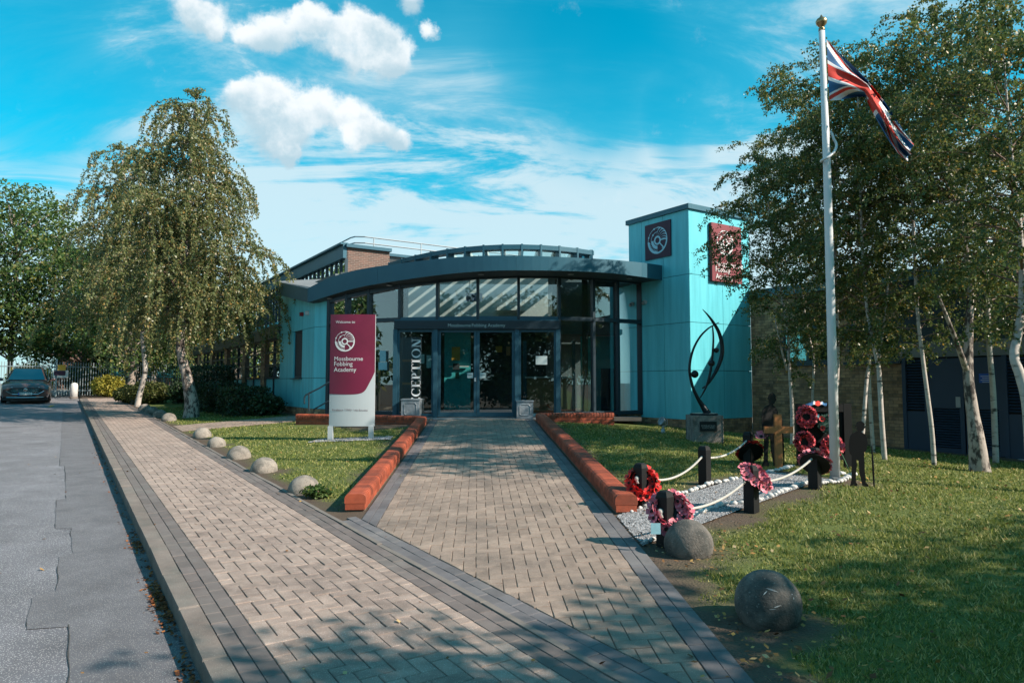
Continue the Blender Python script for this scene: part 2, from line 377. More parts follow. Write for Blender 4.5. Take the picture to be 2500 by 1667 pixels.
    M['poppyred'] = material('red poppy petal', (.62, .028, .025), .6, .2, 30, island=.3)
    M['poppypink'] = material('pink poppy petal', (.55, .12, .17), .6, .2, 30, island=.35, tint2=(.62, .34, .38), t2scale=40, t2=(.5, .7))
    M['poppycrim'] = material('crimson poppy petal', (.52, .05, .07), .6, .2, 30, island=.3)
    M['poppyblk'] = material('poppy centre', (.012, .012, .014), .8, .1, 30)
    M['wgreen'] = material('wreath leaf', (.02, .075, .055), .7, .3, 30, island=.4)
    M['stem'] = material('green stem', (.10, .26, .14), .6, .1, 20)
    M['card'] = material('pale blue card', (.26, .50, .58), .6, .08, 20)
    M['paper'] = material('paper notice', (.42, .52, .53), .7, .04, 20)
    M['brass'] = material('worn brass', (.34, .23, .12), .33, .15, 20, metal=.85)
    M['bark'] = material('birch bark', (.46, .42, .385), .8, .15, 5, .4, 40, tint2=(.05, .045, .04), t2scale=3.0, t2=(.56, .66), stretch=(1.2, 1.2, 5))
    M['barkrough'] = material('rough birch bark', (.36, .31, .275), .9, .2, 5, 1.0, 22, tint2=(.06, .05, .045), t2scale=4.2, t2=(.47, .56), stretch=(2.2, 2.2, 1.1))
    M['twig'] = material('twig', (.16, .11, .085), .85, .2, 9)
    M['greybark'] = material('grey bark', (.26, .22, .19), .9, .25, 8, .8, 30)
    M['palefence'] = material('galvanised fence', (.24, .30, .32), .5, .1, 6, metal=.4)
    M['yellow'] = material('yellow paint', (.70, .37, .05), .7, .15, 9)
    M['carpaint'] = material('bronze brown car paint', (.105, .066, .062), .28, .05, 6, metal=.35, coat=1.0)
    M['blackplastic'] = material('black plastic', (.012, .013, .015), .5, .05, 10)
    M['chrome'] = material('chrome', (.62, .65, .68), .15, .03, 5, metal=1.0)
    M['rubber'] = material('tyre rubber', (.016, .016, .016), .85, .1, 20)
    M['lamp'] = material('lamp lens', (.75, .82, .86), .1, .05, 20, spec=.8)
    M['plate'] = material('number plate', (.75, .78, .78), .4, .02, 20)
    M['door'] = material('navy steel door', (.028, .052, .092), .45, .06, 3, metal=.1)
    M['signblue'] = material('blue notice', (.03, .10, .42), .5, .05, 9)
    M['floor'] = material('interior floor', (.10, .095, .09), .35, .1, 3)
    M['intteal'] = material('interior turquoise wall', (.06, .42, .44), .7, .05, 2)
    M['intgrey'] = material('interior grey wall', (.13, .155, .165), .8, .05, 2)
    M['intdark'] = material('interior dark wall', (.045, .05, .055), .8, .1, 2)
    M['grassbase'] = None
    M['flagblue'] = material('flag blue', (.028, .12, .27), .8, .1, 30)
    M['flagred'] = material('flag red', (.62, .045, .03), .8, .1, 30)
    M['flagwhite'] = material('flag white', (.72, .72, .74), .8, .06, 30)
    M['amber'] = material('poster amber', (.55, .30, .05), .6, .2, 40)
    M['redplastic'] = material('red plastic', (.25, .02, .025), .5, .1, 20)
    M['leaf_birch'] = leaf_material('birch leaf', [(0, (.048, .082, .024)), (.45, (.088, .132, .037)), (.8, (.145, .175, .052)), (.95, (.22, .19, .05)), (1, (.44, .26, .04))], .40, .40, .45)
    M['leaf_weep'] = leaf_material('weeping birch leaf', [(0, (.068, .096, .030)), (.4, (.125, .152, .050)), (.75, (.205, .215, .085)), (.94, (.27, .21, .085)), (1, (.42, .25, .06))], .36, .42, .5)
    M['leaf_dark'] = leaf_material('dark tree leaf', [(0, (.020, .048, .016)), (.5, (.045, .085, .026)), (.85, (.075, .12, .034)), (1, (.16, .14, .035))], .3, .5, .3)
    M['leaf_ash'] = leaf_material('pinnate leaf', [(0, (.035, .075, .022)), (.5, (.065, .125, .032)), (.85, (.11, .165, .042)), (1, (.22, .19, .045))], .35, .5, .3)
    M['leaf_hedge'] = leaf_material('hedge leaf', [(0, (.010, .026, .012)), (.6, (.022, .050, .018)), (1, (.045, .085, .03))], .2, .45, .4)
    M['leaf_gold'] = leaf_material('golden shrub leaf', [(0, (.22, .22, .035)), (.6, (.40, .36, .06)), (1, (.55, .47, .10))], .3, .5, .3)
    M['leaf_olive'] = leaf_material('olive shrub leaf', [(0, (.045, .065, .02)), (.6, (.085, .11, .03)), (1, (.16, .16, .05))], .3, .5, .3)
    M['leaf_red'] = leaf_material('rose petal', [(0, (.45, .02, .03)), (1, (.6, .05, .05))], .3, .5, .3)
    M['grass'] = leaf_material('grass blade', [(0, (.075, .118, .024)), (.5, (.19, .225, .050)), (.8, (.33, .33, .10)), (1, (.52, .46, .22))], .38, .55, .25)
    M['fallen'] = leaf_material('fallen leaf', [(0, (.09, .042, .020)), (.45, (.22, .11, .042)), (.8, (.42, .24, .07)), (1, (.50, .38, .22))], .1, .7, .2)
    M['litter'] = leaf_material('rusty leaf litter', [(0, (.07, .030, .014)), (.6, (.22, .075, .028)), (1, (.42, .16, .05))], .15, .8, .2)
    # brick with joints for walls too far away to pick the bricks apart
    m = bpy.data.materials.new('far brickwork'); m.use_nodes = True; nt = m.node_tree; b = nt.nodes['Principled BSDF']; t = nt.nodes.new('ShaderNodeTexBrick'); tc = nt.nodes.new('ShaderNodeUVMap')
    nt.links.new(tc.outputs[0], t.inputs[0]); t.inputs['Scale'].default_value = 1; t.inputs['Brick Width'].default_value = .225; t.inputs['Row Height'].default_value = .075; t.inputs['Mortar Size'].default_value = .009
    t.inputs['Color1'].default_value = (.18, .095, .075, 1); t.inputs['Color2'].default_value = (.11, .07, .06, 1); t.inputs['Mortar'].default_value = (.22, .18, .15, 1)
    nt.links.new(t.outputs[0], b.inputs['Base Color']); b.inputs['Roughness'].default_value = .9; M['brickwall'] = m
    # lawn and soil sheet: the vertex layer says where turf grows
    m = bpy.data.materials.new('turf and soil'); m.use_nodes = True; nt = m.node_tree; L = nt.links; b = nt.nodes['Principled BSDF']
    at = nt.nodes.new('ShaderNodeAttribute'); at.attribute_name = 'turf'; geo = nt.nodes.new('ShaderNodeNewGeometry')
    def nz(sc, det=6):
        n = nt.nodes.new('ShaderNodeTexNoise'); L.new(geo.outputs['Position'], n.inputs['Vector']); n.inputs['Scale'].default_value = sc; n.inputs['Detail'].default_value = det; return n.outputs['Fac']
    def mixc(f, a, c):
        n = nt.nodes.new('ShaderNodeMix'); n.data_type = 'RGBA'; L.new(f, n.inputs[0])
        for i, q in ((6, a), (7, c)):
            if hasattr(q, 'links'): L.new(q, n.inputs[i])
            else: n.inputs[i].default_value = tuple(q) + (1,)
        return n.outputs[2]
    turf = mixc(nz(1.7), (.075, .11, .028), (.15, .165, .055)); turf = mixc(nz(35), turf, (.09, .115, .035))
    soil = mixc(nz(5), (.085, .065, .05), (.16, .125, .095)); soil = mixc(nz(70), soil, (.07, .05, .04))
    L.new(mixc(at.outputs['Fac'], soil, turf), b.inputs['Base Color']); b.inputs['Roughness'].default_value = .97; b.inputs['Specular IOR Level'].default_value = .15
    bp = nt.nodes.new('ShaderNodeBump'); bp.inputs['Strength'].default_value = .8; bp.inputs['Distance'].default_value = .02; L.new(nz(55), bp.inputs['Height']); L.new(bp.outputs[0], b.inputs['Normal'])
    M['grassbase'] = m
defmats()
# ================================================================== SETTING
def clip_poly(poly, halfs):
    """poly: list of 2D points; halfs: (nx, ny, c) keeps nx*x+ny*y >= c"""
    for nx, ny, c in halfs:
        out = []
        for i in range(len(poly)):
            a, b = poly[i], poly[(i + 1) % len(poly)]
            da, db = nx * a[0] + ny * a[1] - c, nx * b[0] + ny * b[1] - c
            if da >= 0: out.append(a)
            if (da >= 0) != (db >= 0):
                t = da / (da - db); out.append((a[0] + t * (b[0] - a[0]), a[1] + t * (b[1] - a[1])))
        poly = out
        if len(poly) < 3: return []
    return poly
def area2(p): return abs(sum(p[i][0] * p[(i + 1) % len(p)][1] - p[(i + 1) % len(p)][0] * p[i][1] for i in range(len(p)))) / 2
def half_from(a, b, inside):
    nx, ny = -(b[1] - a[1]), b[0] - a[0]; l = math.hypot(nx, ny); nx, ny = nx / l, ny / l; c = nx * a[0] + ny * a[1]
    return (nx, ny, c) if nx * inside[0] + ny * inside[1] >= c else (-nx, -ny, -c)
def paver(poly, h=.0, depth=.03, ch=.004, zf=None):
    """a paving block from a 2D outline: sides, chamfer, top; it follows the slope of the ground"""
    zf = zf or zg
    cx = sum(q[0] for q in poly) / len(poly); cy = sum(q[1] for q in poly) / len(poly)
    n = len(poly); dz = random.uniform(-.0026, .0022) + h; tx, ty = random.gauss(0, .008), random.gauss(0, .008); inn = []
    for x, y in poly:
        l = math.hypot(cx - x, cy - y) + 1e-6; k = min(.4, ch * 1.35 / l); inn.append((x + (cx - x) * k, y + (cy - y) * k))
    a = sum((poly[i][0] * poly[(i + 1) % n][1] - poly[(i + 1) % n][0] * poly[i][1]) for i in range(n))
    if a < 0: poly = poly[::-1]; inn = inn[::-1]
    zs = [float(zf(x, y)) + dz + tx * (x - cx) + ty * (y - cy) for x, y in poly]
    vs = [(x, y, z - depth) for (x, y), z in zip(poly, zs)] + [(x, y, z - ch) for (x, y), z in zip(poly, zs)] + [(x, y, z) for (x, y), z in zip(inn, zs)]
    fs = []
    for r0 in (0, n): fs += [(r0 + i, r0 + (i + 1) % n, r0 + n + (i + 1) % n, r0 + n + i) for i in range(n)]
    fs.append(tuple(range(2 * n, 3 * n)))
    return vs, fs, (cx, cy, zs[0]), abs(a) / 2
def in_view(c, margin=60):
    y = c[1] * math.cos(TILT) + c[2] * math.sin(TILT); z = -c[1] * math.sin(TILT) + c[2] * math.cos(TILT)
    if y < .3: return False
    u = CX + FOC * c[0] / y; v = CY - FOC * z / y
    return -margin < u < 2500 + margin and -margin < v < 1667 + margin
def lay(pieces, parent, name, mat, mass, keep=300):
    """the pieces that show largest become parts of their own, the rest one mass"""
    pieces = sorted(pieces, key=lambda q: -(q[3] / (q[2][0] ** 2 + q[2][1] ** 2) if in_view(q[2]) else 0))
    for vs, fs, c, a in pieces[:keep]:
        me = bpy.data.meshes.new(name); me.from_pydata(vs, [], fs); link_mesh(name, me, mat, parent)
    if len(pieces) > keep:
        mb = MB()
        for vs, fs, c, a in pieces[keep:]: mb.add(vs, fs)
        tag(mb.build(mass, mat, parent), kind='stuff')
GAP = .0035
def herringbone(i0, i1, j0, j1, u=.1):
    """cells in blocks of two, as rectangles in cell units"""
    seen = set()
    for j in range(j0 - 1, j1 + 1):
        for i in range(i0 - 1, i1 + 1):
            k = (i - j) % 4
            if k == 0: yield (i, j, i + 2, j + 1)
            elif k == 3: yield (i, j, i + 1, j + 2)

# ---------------------------------------------------------------- where things lie on the ground
RAMP_L = [G(915, 1289)[:2], G(1023, 1099)[:2]]          # inner edge lines of the entrance path
RAMP_R = [G(1464, 1276)[:2], G(1312, 1058)[:2]]
rl = RAMP_L[1] - RAMP_L[0]; rr = RAMP_R[1] - RAMP_R[0]
RD = rl / np.linalg.norm(rl) + rr / np.linalg.norm(rr); RD /= np.linalg.norm(RD); RN = np.array([RD[1], -RD[0]])   # along the ramp, and to its right
RO = (RAMP_L[0] + RAMP_R[0]) / 2
HWL = float(np.dot(RAMP_L[0] - RO, RN)); HWR = float(np.dot(RAMP_R[0] - RO, RN)); HW = (HWR - HWL) / 2
def rt(x, y): d = np.array([x, y]) - RO; return float(d @ RD), float(d @ RN)       # along, across
def rxy(t, w): return RO + RD * t + RN * w
DOOR_Y = 17.92
T_END = (DOOR_Y - RO[1]) / RD[1]
WALL_OFF = HW + .205 + .115       # wall centre lines, beyond two border courses
def make_ground():
    sl = [-900, -300, -120, -60, -30, -15, -8] + list(np.arange(-5, 45, .3)) + [46, 48, 50, 55, 60, 80, 120, 300, 900]
    pl = [-900, -300, -120, -50, -25, -12, -7, -4, -2.2, -1.79, -1.74] + list(np.arange(-1.6, 14.5, .15)) + [15, 16, 18, 22, 30, 60, 120, 300, 900]
    S, P = np.meshgrid(sl, pl, indexing='ij'); Z = zsp(S, P) - .013
    Z = np.where(P < -1.76, Z - .25, Z)
    X, Y = xyof(S, P); n, k = S.shape; V = np.stack([X, Y, Z], -1).reshape(-1, 3)
    I = np.arange(n * k).reshape(n, k); Fc = np.stack([I[:-1, :-1], I[:-1, 1:], I[1:, 1:], I[1:, :-1]], -1).reshape(-1, 4)
    Fc = Fc[:, ::-1]
    me = fast_mesh('ground', V, Fc, True)
    at = me.attributes.new('turf', 'FLOAT', 'POINT'); at.data.foreach_set('value', turf(V[:, 0], V[:, 1]).astype(np.float32))
    tag(link_mesh('ground', me, M['grassbase']), kind='structure')
def fnoise(x, y, f=1.0, seed=0):
    """cheap smooth noise in -1..1"""
    r = np.zeros_like(x, dtype=float); rs = np.random.default_rng(100 + seed)
    for k in range(7):
        a = rs.uniform(0, 6.28); w = f * rs.uniform(.7, 2.6); r += np.sin(w * (x * math.cos(a) + y * math.sin(a)) + rs.uniform(0, 6.28))
    return r / 3.2
BALLS = []      # filled below: (x, y, r)
SOILSPOTS = []
STRIP = {}
def turf(x, y):
    x = np.asarray(x, float); y = np.asarray(y, float); s, p = spof(x, y)
    t = (x - RO[0]) * RD[0] + (y - RO[1]) * RD[1]; w = (x - RO[0]) * RN[0] + (y - RO[1]) * RN[1]
    nz = fnoise(x, y, 3.2, 1) * .12 + fnoise(x, y, 9, 2) * .06
    def sm(a, lo, hi): return np.clip((a - lo) / (hi - lo), 0, 1)
    d = sm(p + nz, .12, .42)
    ramp = np.maximum(np.abs(w) - (WALL_OFF + .1), 0)
    inramp = (t > -.9) & (t < T_END + 1) & (p > 0)
    d = np.where(inramp, d * sm(ramp + nz, .06, .36), d)
    d = np.where((np.abs(w) < WALL_OFF + .2) & (p < 6) & (t < .2), d * sm(np.abs(w) - HW - .2 + nz * 2, .05, .6), d)
    for bx, by, br in BALLS: d = d * sm(np.hypot(x - bx, y - by) - br * 1.05 + nz * 1.2, 0, .22)
    for bx, by, br in SOILSPOTS: d = d * sm(np.hypot(x - bx, y - by) - br + nz * 2, 0, .3)
    if STRIP:
        q = (x - STRIP['o'][0]) * STRIP['d'][0] + (y - STRIP['o'][1]) * STRIP['d'][1]; h = (x - STRIP['o'][0]) * STRIP['n'][0] + (y - STRIP['o'][1]) * STRIP['n'][1]
        ins = (q > -1.0) & (q < STRIP['l'] + .35)
        d = np.where(ins, d * sm(np.maximum(np.maximum(-h, h - STRIP['w']), 0) + nz * 1.3, .10, .42), d)
    d = np.where((s > 18.95) & (s < 21.1), d * sm(np.abs(s - 20.0) - .95, 0, .15), d)       # side path to the classrooms
    d = np.where(p > 12.0, d * sm(12.9 - p, 0, .5), d)
    d = np.where((s > 15.0) & (p > 2.6), d * sm(3.4 - p + nz, 0, .5), d)
    return np.clip(d, 0, 1)
# stone balls
BALL_PX = [(735, 1203, 75, 'l'), (638, 1152, 64, 'l'), (577, 1119, 56, 'l'), (523, 1090, 43, 'l'), (488, 1067, 43, 'l'),
           (407, 1027, 35, 'l'), (386, 1018, 34, 'l'), (366, 1009, 32, 'l'), (349, 1002, 30, 'l'), (331, 986, 30, 'l'), (1690, 1356, 118, 'r'), (1892, 1527, 158, 'r')]
for u, v, wpx, side in BALL_PX:
    q = G(u, v); r = wpx / FOC * q[1] / 2; BALLS.append((float(q[0]), float(q[1] + r * .55), float(r)))
# memorial strip: posts in two rows
POSTPX = [(1565, 1236), (1721, 1180), (1828, 1131), (1625, 1330), (1835, 1247), (1990, 1190)]
POST = [G(*q) for q in POSTPX]
_o = POST[3][:2]; _d = POST[5][:2] - POST[3][:2]; _d = _d / np.linalg.norm(_d); _n = np.array([-_d[1], _d[0]])
STRIP.update(o=_o - _d * .55 + _n * .13, d=_d, n=_n, l=4.35, w=float((POST[1][:2] - _o) @ _n) - .30)
make_ground()

# ---------------------------------------------------------------- road
def sheet(name, s0, s1, p0, p1, dz, mat, ds=.5, dp=.5, edge=None):
    ss = np.arange(s0, s1 + ds, ds); pp = np.linspace(p0, p1, max(2, int(abs(p1 - p0) / dp) + 1)); S, P = np.meshgrid(ss, pp, indexing='ij')
    if edge is not None: P = np.where(P == p0, P + edge(S), P)
    X, Y = xyof(S, P); Z = zsp(S, np.minimum(P, 0)) + dz; n, k = S.shape; I = np.arange(n * k).reshape(n, k)
    Fc = np.stack([I[:-1, :-1], I[1:, :-1], I[1:, 1:], I[:-1, 1:]], -1).reshape(-1, 4)[:, ::-1]
    me = fast_mesh(name, np.stack([X, Y, Z], -1).reshape(-1, 3), Fc, True); return me
road = tag(link_mesh('road', sheet('road', -14, 60, -11.5, -1.80, -.115, M['asphalt']), M['asphalt']), kind='structure')
def patch_edge(S):
    # saw-toothed edge of the old trench reinstatement beside the kerb
    st = np.interp(S, [0, 4.1, 4.12, 5.4, 5.42, 6.2, 6.22, 7.4, 7.42, 8.6, 8.62, 10.5, 10.52, 14, 14.02, 18, 60], [0, 0, .12, .12, -.16, -.16, .03, .03, .16, .16, -.02, -.02, .10, .10, .0, 0, 0])
    return st * .8 + fnoise(S, S * 0, 9, 4) * .008
tag(link_mesh('trench_patch', sheet('trench_patch', 0, 34, -2.52, -1.80, -.1105, M['patch'], .08, .4, patch_edge), M['patch'], road))
mb = MB()
for i in range(150):    # sunken joint round the patch
    s0 = 2.5 + i * .1; s1 = s0 + .1
    e0, e1 = (float(q) for q in patch_edge(np.array([s0, s1])))
    if fnoise(np.array([s0]), np.array([0.0]), 1.6, 6)[0] > -.1: continue
    if abs(e1 - e0) > .03: continue
    a, b = P3(s0, -2.52 + e0, -.1085), P3(s1, -2.52 + e1, -.1085); wv = NV * random.uniform(.0012, .0045) + DV * (.004 if abs(e1 - e0) > .03 else 0)
    mb.add([a - wv, a + wv, b + wv, b - wv], [(0, 1, 2, 3)])
mb.build('joint_crack', material('crack', (.055, .053, .052), .95, .1, 9), road)
q = G(125, 985); ld = DV * 1.3 + NV * .12
mb = MB(); 
for k in range(5):
    a = q + np.array([0, 0, -.10]) - ld * .5 + ld * k * .2; b = a + ld * (.2 if k % 2 == 0 else .2)
    a[2] = float(zg(a[0], a[1])) - .105; b[2] = float(zg(b[0], b[1])) - .105
    mb.add([a - NV * .06, a + NV * .06, b + NV * .06, b - NV * .06], [(0, 1, 2, 3)])
mb.build('painted_line', M['yellow'], road)

# ---------------------------------------------------------------- footpath
foot = thing('footpath', 'pale block paved footpath beside the road with charcoal edging', None, P3(8, -.9), kind='structure')
KERB0, KERB1 = -1.83, -1.70
S_END = 41.5
pcs = []
s = .4
while s < S_END:          # kerb stones 0.915 m
    e = min(s + .911, S_END); pol = [(s, KERB0), (e, KERB0), (e, KERB1 - .003), (s, KERB1 - .003)]
    pcs.append(paver([xyof(*q) for q in pol], .004, .24, .012)); s += .915
lay(pcs, foot, 'kerb_stone', M['kerb'], 'kerb_run')
def course(p0, p1, s0, s1, L=.2, off=0.0):
    out = []; s = s0 + off
    while s < s1:
        out.append(paver([xyof(*q) for q in [(s + GAP / 2, p0 + GAP / 2), (s + L - GAP / 2, p0 + GAP / 2), (s + L - GAP / 2, p1 - GAP / 2), (s + GAP / 2, p1 - GAP / 2)]])); s += L
    return out
pd = course(-1.70, -1.60, .6, S_END, .2) + course(-1.60, -1.50, .6, S_END, .2, .08) + course(-.30, -.20, .6, S_END, .2) + course(-.20, -.10, .6, S_END, .2, .1)
lay(pd, foot, 'border_block', M['dark'], 'border_run')
pt = []
for (i0, j0, i1, j1) in herringbone(0, 11, 6, int(S_END * 10)):
    a0, a1 = max(i0, 0), min(i1, 11)
    if a1 <= a0: continue
    b0, b1 = j0 * .1, j1 * .1; c0, c1 = -.4 - a1 * .1, -.4 - a0 * .1
    # longitudinal joints are wider than the cross joints
    pt.append(paver([xyof(*q) for q in [(b0 + .0015, c0 + .0028), (b1 - .0015, c0 + .0028), (b1 - .0015, c1 - .0028), (b0 + .0015, c1 - .0028)]]))
pt += course(-.40, -.30, .6, S_END, .1)
lay(pt, foot, 'paving_block', M['tanpath'], 'distant_paving')
pe = []; s = .4
while s < 30:
    pe.append(paver([xyof(*q) for q in [(s, -.098), (s + .91, -.098), (s + .91, -.05), (s, -.05)]], .008, .1, .006)); s += .914
lay(pe, foot, 'edging_strip', M['edge'], 'edging_run')

# ---------------------------------------------------------------- entrance path between the low walls
ramp = thing('entrance_path', 'tan herringbone block path sloping up to the glass doors', None, (RO[0], RO[1], float(zg(*RO))), kind='structure')
inside = rxy(4, 0)
def sp_half(pmin): return (NX, NY, pmin + P0)
HL = (RN[0], RN[1], float(np.dot(RO, RN)) - HW); HR = (-RN[0], -RN[1], -float(np.dot(RO, RN)) - HW)
HE = (-RD[0], -RD[1], -float(np.dot(RO, RD)) - T_END)
pr = []
for (i0, j0, i1, j1) in herringbone(-26, 26, -60, int(T_END * 10) + 3):
    pol = [tuple(rxy(a, b)) for a, b in [(j0 * .1 + .0016, i0 * .1 + .0022), (j1 * .1 - .0016, i0 * .1 + .0022), (j1 * .1 - .0016, i1 * .1 - .0022), (j0 * .1 + .0016, i1 * .1 - .0022)]]
    pol = clip_poly(pol, [HL, HR, HE, sp_half(.155 + GAP)])
    if len(pol) < 3 or area2(pol) < .0006: continue
    pr.append(paver(pol))
lay(pr, ramp, 'paving_block', M['tan'], 'distant_paving')
pb = []
for w0 in (-HW - .2, -HW - .1, HW, HW + .1):
    t = -7.0 + (.1 if int(abs(w0) * 10) % 2 else 0)
    while t < T_END:
        pol = [tuple(rxy(a, b)) for a, b in [(t + .002, w0 + .002), (t + .198, w0 + .002), (t + .198, w0 + .098), (t + .002, w0 + .098)]]
        pol = clip_poly(pol, [HE, sp_half(.155 + GAP)])
        if len(pol) >= 3 and area2(pol) > .0006: pb.append(paver(pol))
        t += .2
# junction courses along the footpath
tA, tB = None, None
for p0, off in ((-.05, 0.0), (.05, .1)):
    s = -1.0 + off
    while s < 14:
        c = xyof(s + .1, p0 + .05); t, w = rt(*c)
        if -HW - .33 < w < HW + .30: pb.append(paver([xyof(*q) for q in [(s + .002, p0 + .003), (s + .198, p0 + .003), (s + .198, p0 + .098), (s + .002, p0 + .098)]]))
        s += .2
lay(pb, ramp, 'border_block', M['blue'], 'border_run')
# side path to the classrooms
side = thing('side_path', 'narrow tan block path crossing the lawn towards the classrooms', None, P3(20, 1.5), kind='structure')
ps = []
for (i0, j0, i1, j1) in herringbone(0, 18, 0, 34):
    a0, a1 = max(i0, 0), min(i1, 18); b0, b1 = max(j0, 0), min(j1, 34)
    if a1 <= a0 or b1 <= b0: continue
    ps.append(paver([xyof(*q) for q in [(19.1 + a0 * .1 + .002, .02 + b0 * .1 + .002), (19.1 + a1 * .1 - .002, .02 + b0 * .1 + .002), (19.1 + a1 * .1 - .002, .02 + b1 * .1 - .002), (19.1 + a0 * .1 + .002, .02 + b1 * .1 - .002)]]))
lay(ps, side, 'paving_block', M['tan'], 'distant_paving')

# ---------------------------------------------------------------- low brick walls with bullnose coping
WH = .185
def bull(c, along, across, z0, h=.105, wid=.235, th=.0715):
    """one bullnose coping brick; along = wall direction (unit), across = unit"""
    r = .05; out = []
    prof = [(-wid / 2, 0), (wid / 2, 0), (wid / 2, h - r)] + [(wid / 2 - r + r * math.cos(a), h - r + r * math.sin(a)) for a in (R(30), R(60), R(90))] + \
           [(-wid / 2 + r - r * math.sin(a), h - r + r * math.cos(a)) for a in (0, R(30), R(60))] + [(-wid / 2, h - r)]
    A_ = np.array(along); X_ = np.array(across); c = np.array(c); n = len(prof); j = np.random.uniform(-.0015, .0015)
    vs = [c + X_ * (a + j) + UP * (b + z0) - A_ * th / 2 for a, b in prof] + [c + X_ * (a + j) + UP * (b + z0) + A_ * th / 2 for a, b in prof]
    fs = [tuple(range(n)), tuple(range(2 * n - 1, n - 1, -1))] + [(i, n + i, n + (i + 1) % n, (i + 1) % n) for i in range(n)]
    return vs, fs, tuple(c), wid * th
def low_wall(name, label, pts, zbase, hgt=WH, keep=300, courses=1):
    """pts: 2D polyline; zbase(x, y) ground level"""
    pts = [np.array(q, float) for q in pts]
    w = thing(name, label, 'wall', (pts[0][0], pts[0][1], float(zbase(*pts[0]))))
    cop, br = [], []; core = MB()
    for a, b in zip(pts[:-1], pts[1:]):
        d = b - a; l = np.linalg.norm(d); d = d / l; n = np.array([d[1], -d[0]]); d3 = np.array([d[0], d[1], 0]); n3 = np.array([n[0], n[1], 0])
        k = max(1, round(l / .0755)); st = l / k
        for i in range(k):
            q = a + d * (i + .5) * st; z = float(zbase(*q)); slope = (float(zbase(*(q + d * .1))) - z) / .1
            dd = np.array([d[0], d[1], slope]); dd /= np.linalg.norm(dd)
            cop.append(bull((q[0], q[1], z), dd, n3, hgt - .105, th=st - .015))
        k = max(1, round(l / .225)); st = l / k
        for cidx in range(courses):
            h0 = hgt - .105 - .075 * (cidx + 1)
            for i in range(-1, k + 1):
                t0, t1 = max(0, (i + .5 * (cidx % 2)) * st), min(l, (i + 1 + .5 * (cidx % 2)) * st)
                if t1 - t0 < .03: continue
                q = a + d * (t0 + t1) / 2; z = float(zbase(*q))
                m2 = MB().obox((q[0], q[1], z + h0 + .034), d3 * ((t1 - t0) / 2 - .005), n3 * .108, UP * .032); br.append((m2.v, m2.f, (q[0], q[1], z), .01))
        kk = max(1, int(l / .5))
        for i in range(kk):
            q0, q1 = a + d * (.03 + (l - .06) * i / kk), a + d * (.03 + (l - .06) * (i + 1) / kk); z0, z1 = float(zbase(*q0)), float(zbase(*q1)); hw = n3 * .102; top = hgt - .034
            vs = [np.array([*q, z + dz]) + sg * hw for q, z in ((q0, z0), (q1, z1)) for dz in (-.3, top) for sg in (-1, 1)]
            core.add(vs, [(0, 1, 3, 2), (4, 6, 7, 5), (0, 2, 6, 4), (1, 5, 7, 3), (2, 3, 7, 6)])
    core.build('mortar_core', M['mortar'], w)
    lay(cop, w, 'coping_brick', M['redbrick'], 'coping_run', keep)
    lay(br, w, 'brick', M['redbrick'], 'brick_run', 200)
    return w
# measured ends of the walls
wl0 = G(868, 1247)[:2]; wr0 = G(1504, 1254)[:2]
tl = rt(*wl0)[0]; tr = rt(*wr0)[0]
endt = T_END - 1.15
WLc = -WALL_OFF - .02; WRc = WALL_OFF + .02
lowz = lambda x, y: zg(x, y)
low_wall('low_brick_wall', 'red brick low wall with rounded coping along the left of the entrance path', [rxy(tl, WLc), rxy(endt, WLc)], lowz)
low_wall('low_brick_wall', 'red brick low wall with rounded coping between entrance path and memorial strip', [rxy(tr, WRc), rxy(endt, WRc)], lowz)
c0 = rxy(endt + .12, WLc); c1 = A(728, 1000, 18.0)[:2]
ZR = float(zg(*c0)) - .005
low_wall('low_brick_wall', 'red brick retaining wall behind the maroon welcome sign', [c0, c1], lambda x, y: min(ZR, float(zg(x, y))) * 0 + ZR + .0, .19, courses=4)
c0 = rxy(endt + .12, WRc); c1 = A(1497, 1012, 17.2)[:2]
ZR2 = float(zg(*c0)) - .005
low_wall('low_brick_wall', 'short red brick wall under the right-hand glazing beside the tower', [c0, c1], lambda x, y: ZR2, .19, courses=4)
# forecourt slab behind the return walls, at door level
fc = MB()
for nm, pts in (('l', [A(806, 900, 19.4), A(1069, 900, 17.95), rxy(endt + .2, WLc), A(728, 1000, 18.0)]), ('r', [A(1262, 900, 17.95), A(1364, 900, 18.0), A(1420, 1012, 17.4), rxy(endt + .2, WRc)])):
    zt = -.90 if nm == 'l' else -.92
    fc.prism([(q[0], q[1], zt - .35) for q in pts][::-1], (0, 0, .35 - .01))
tag(fc.build('forecourt', M['kerb']), kind='structure')
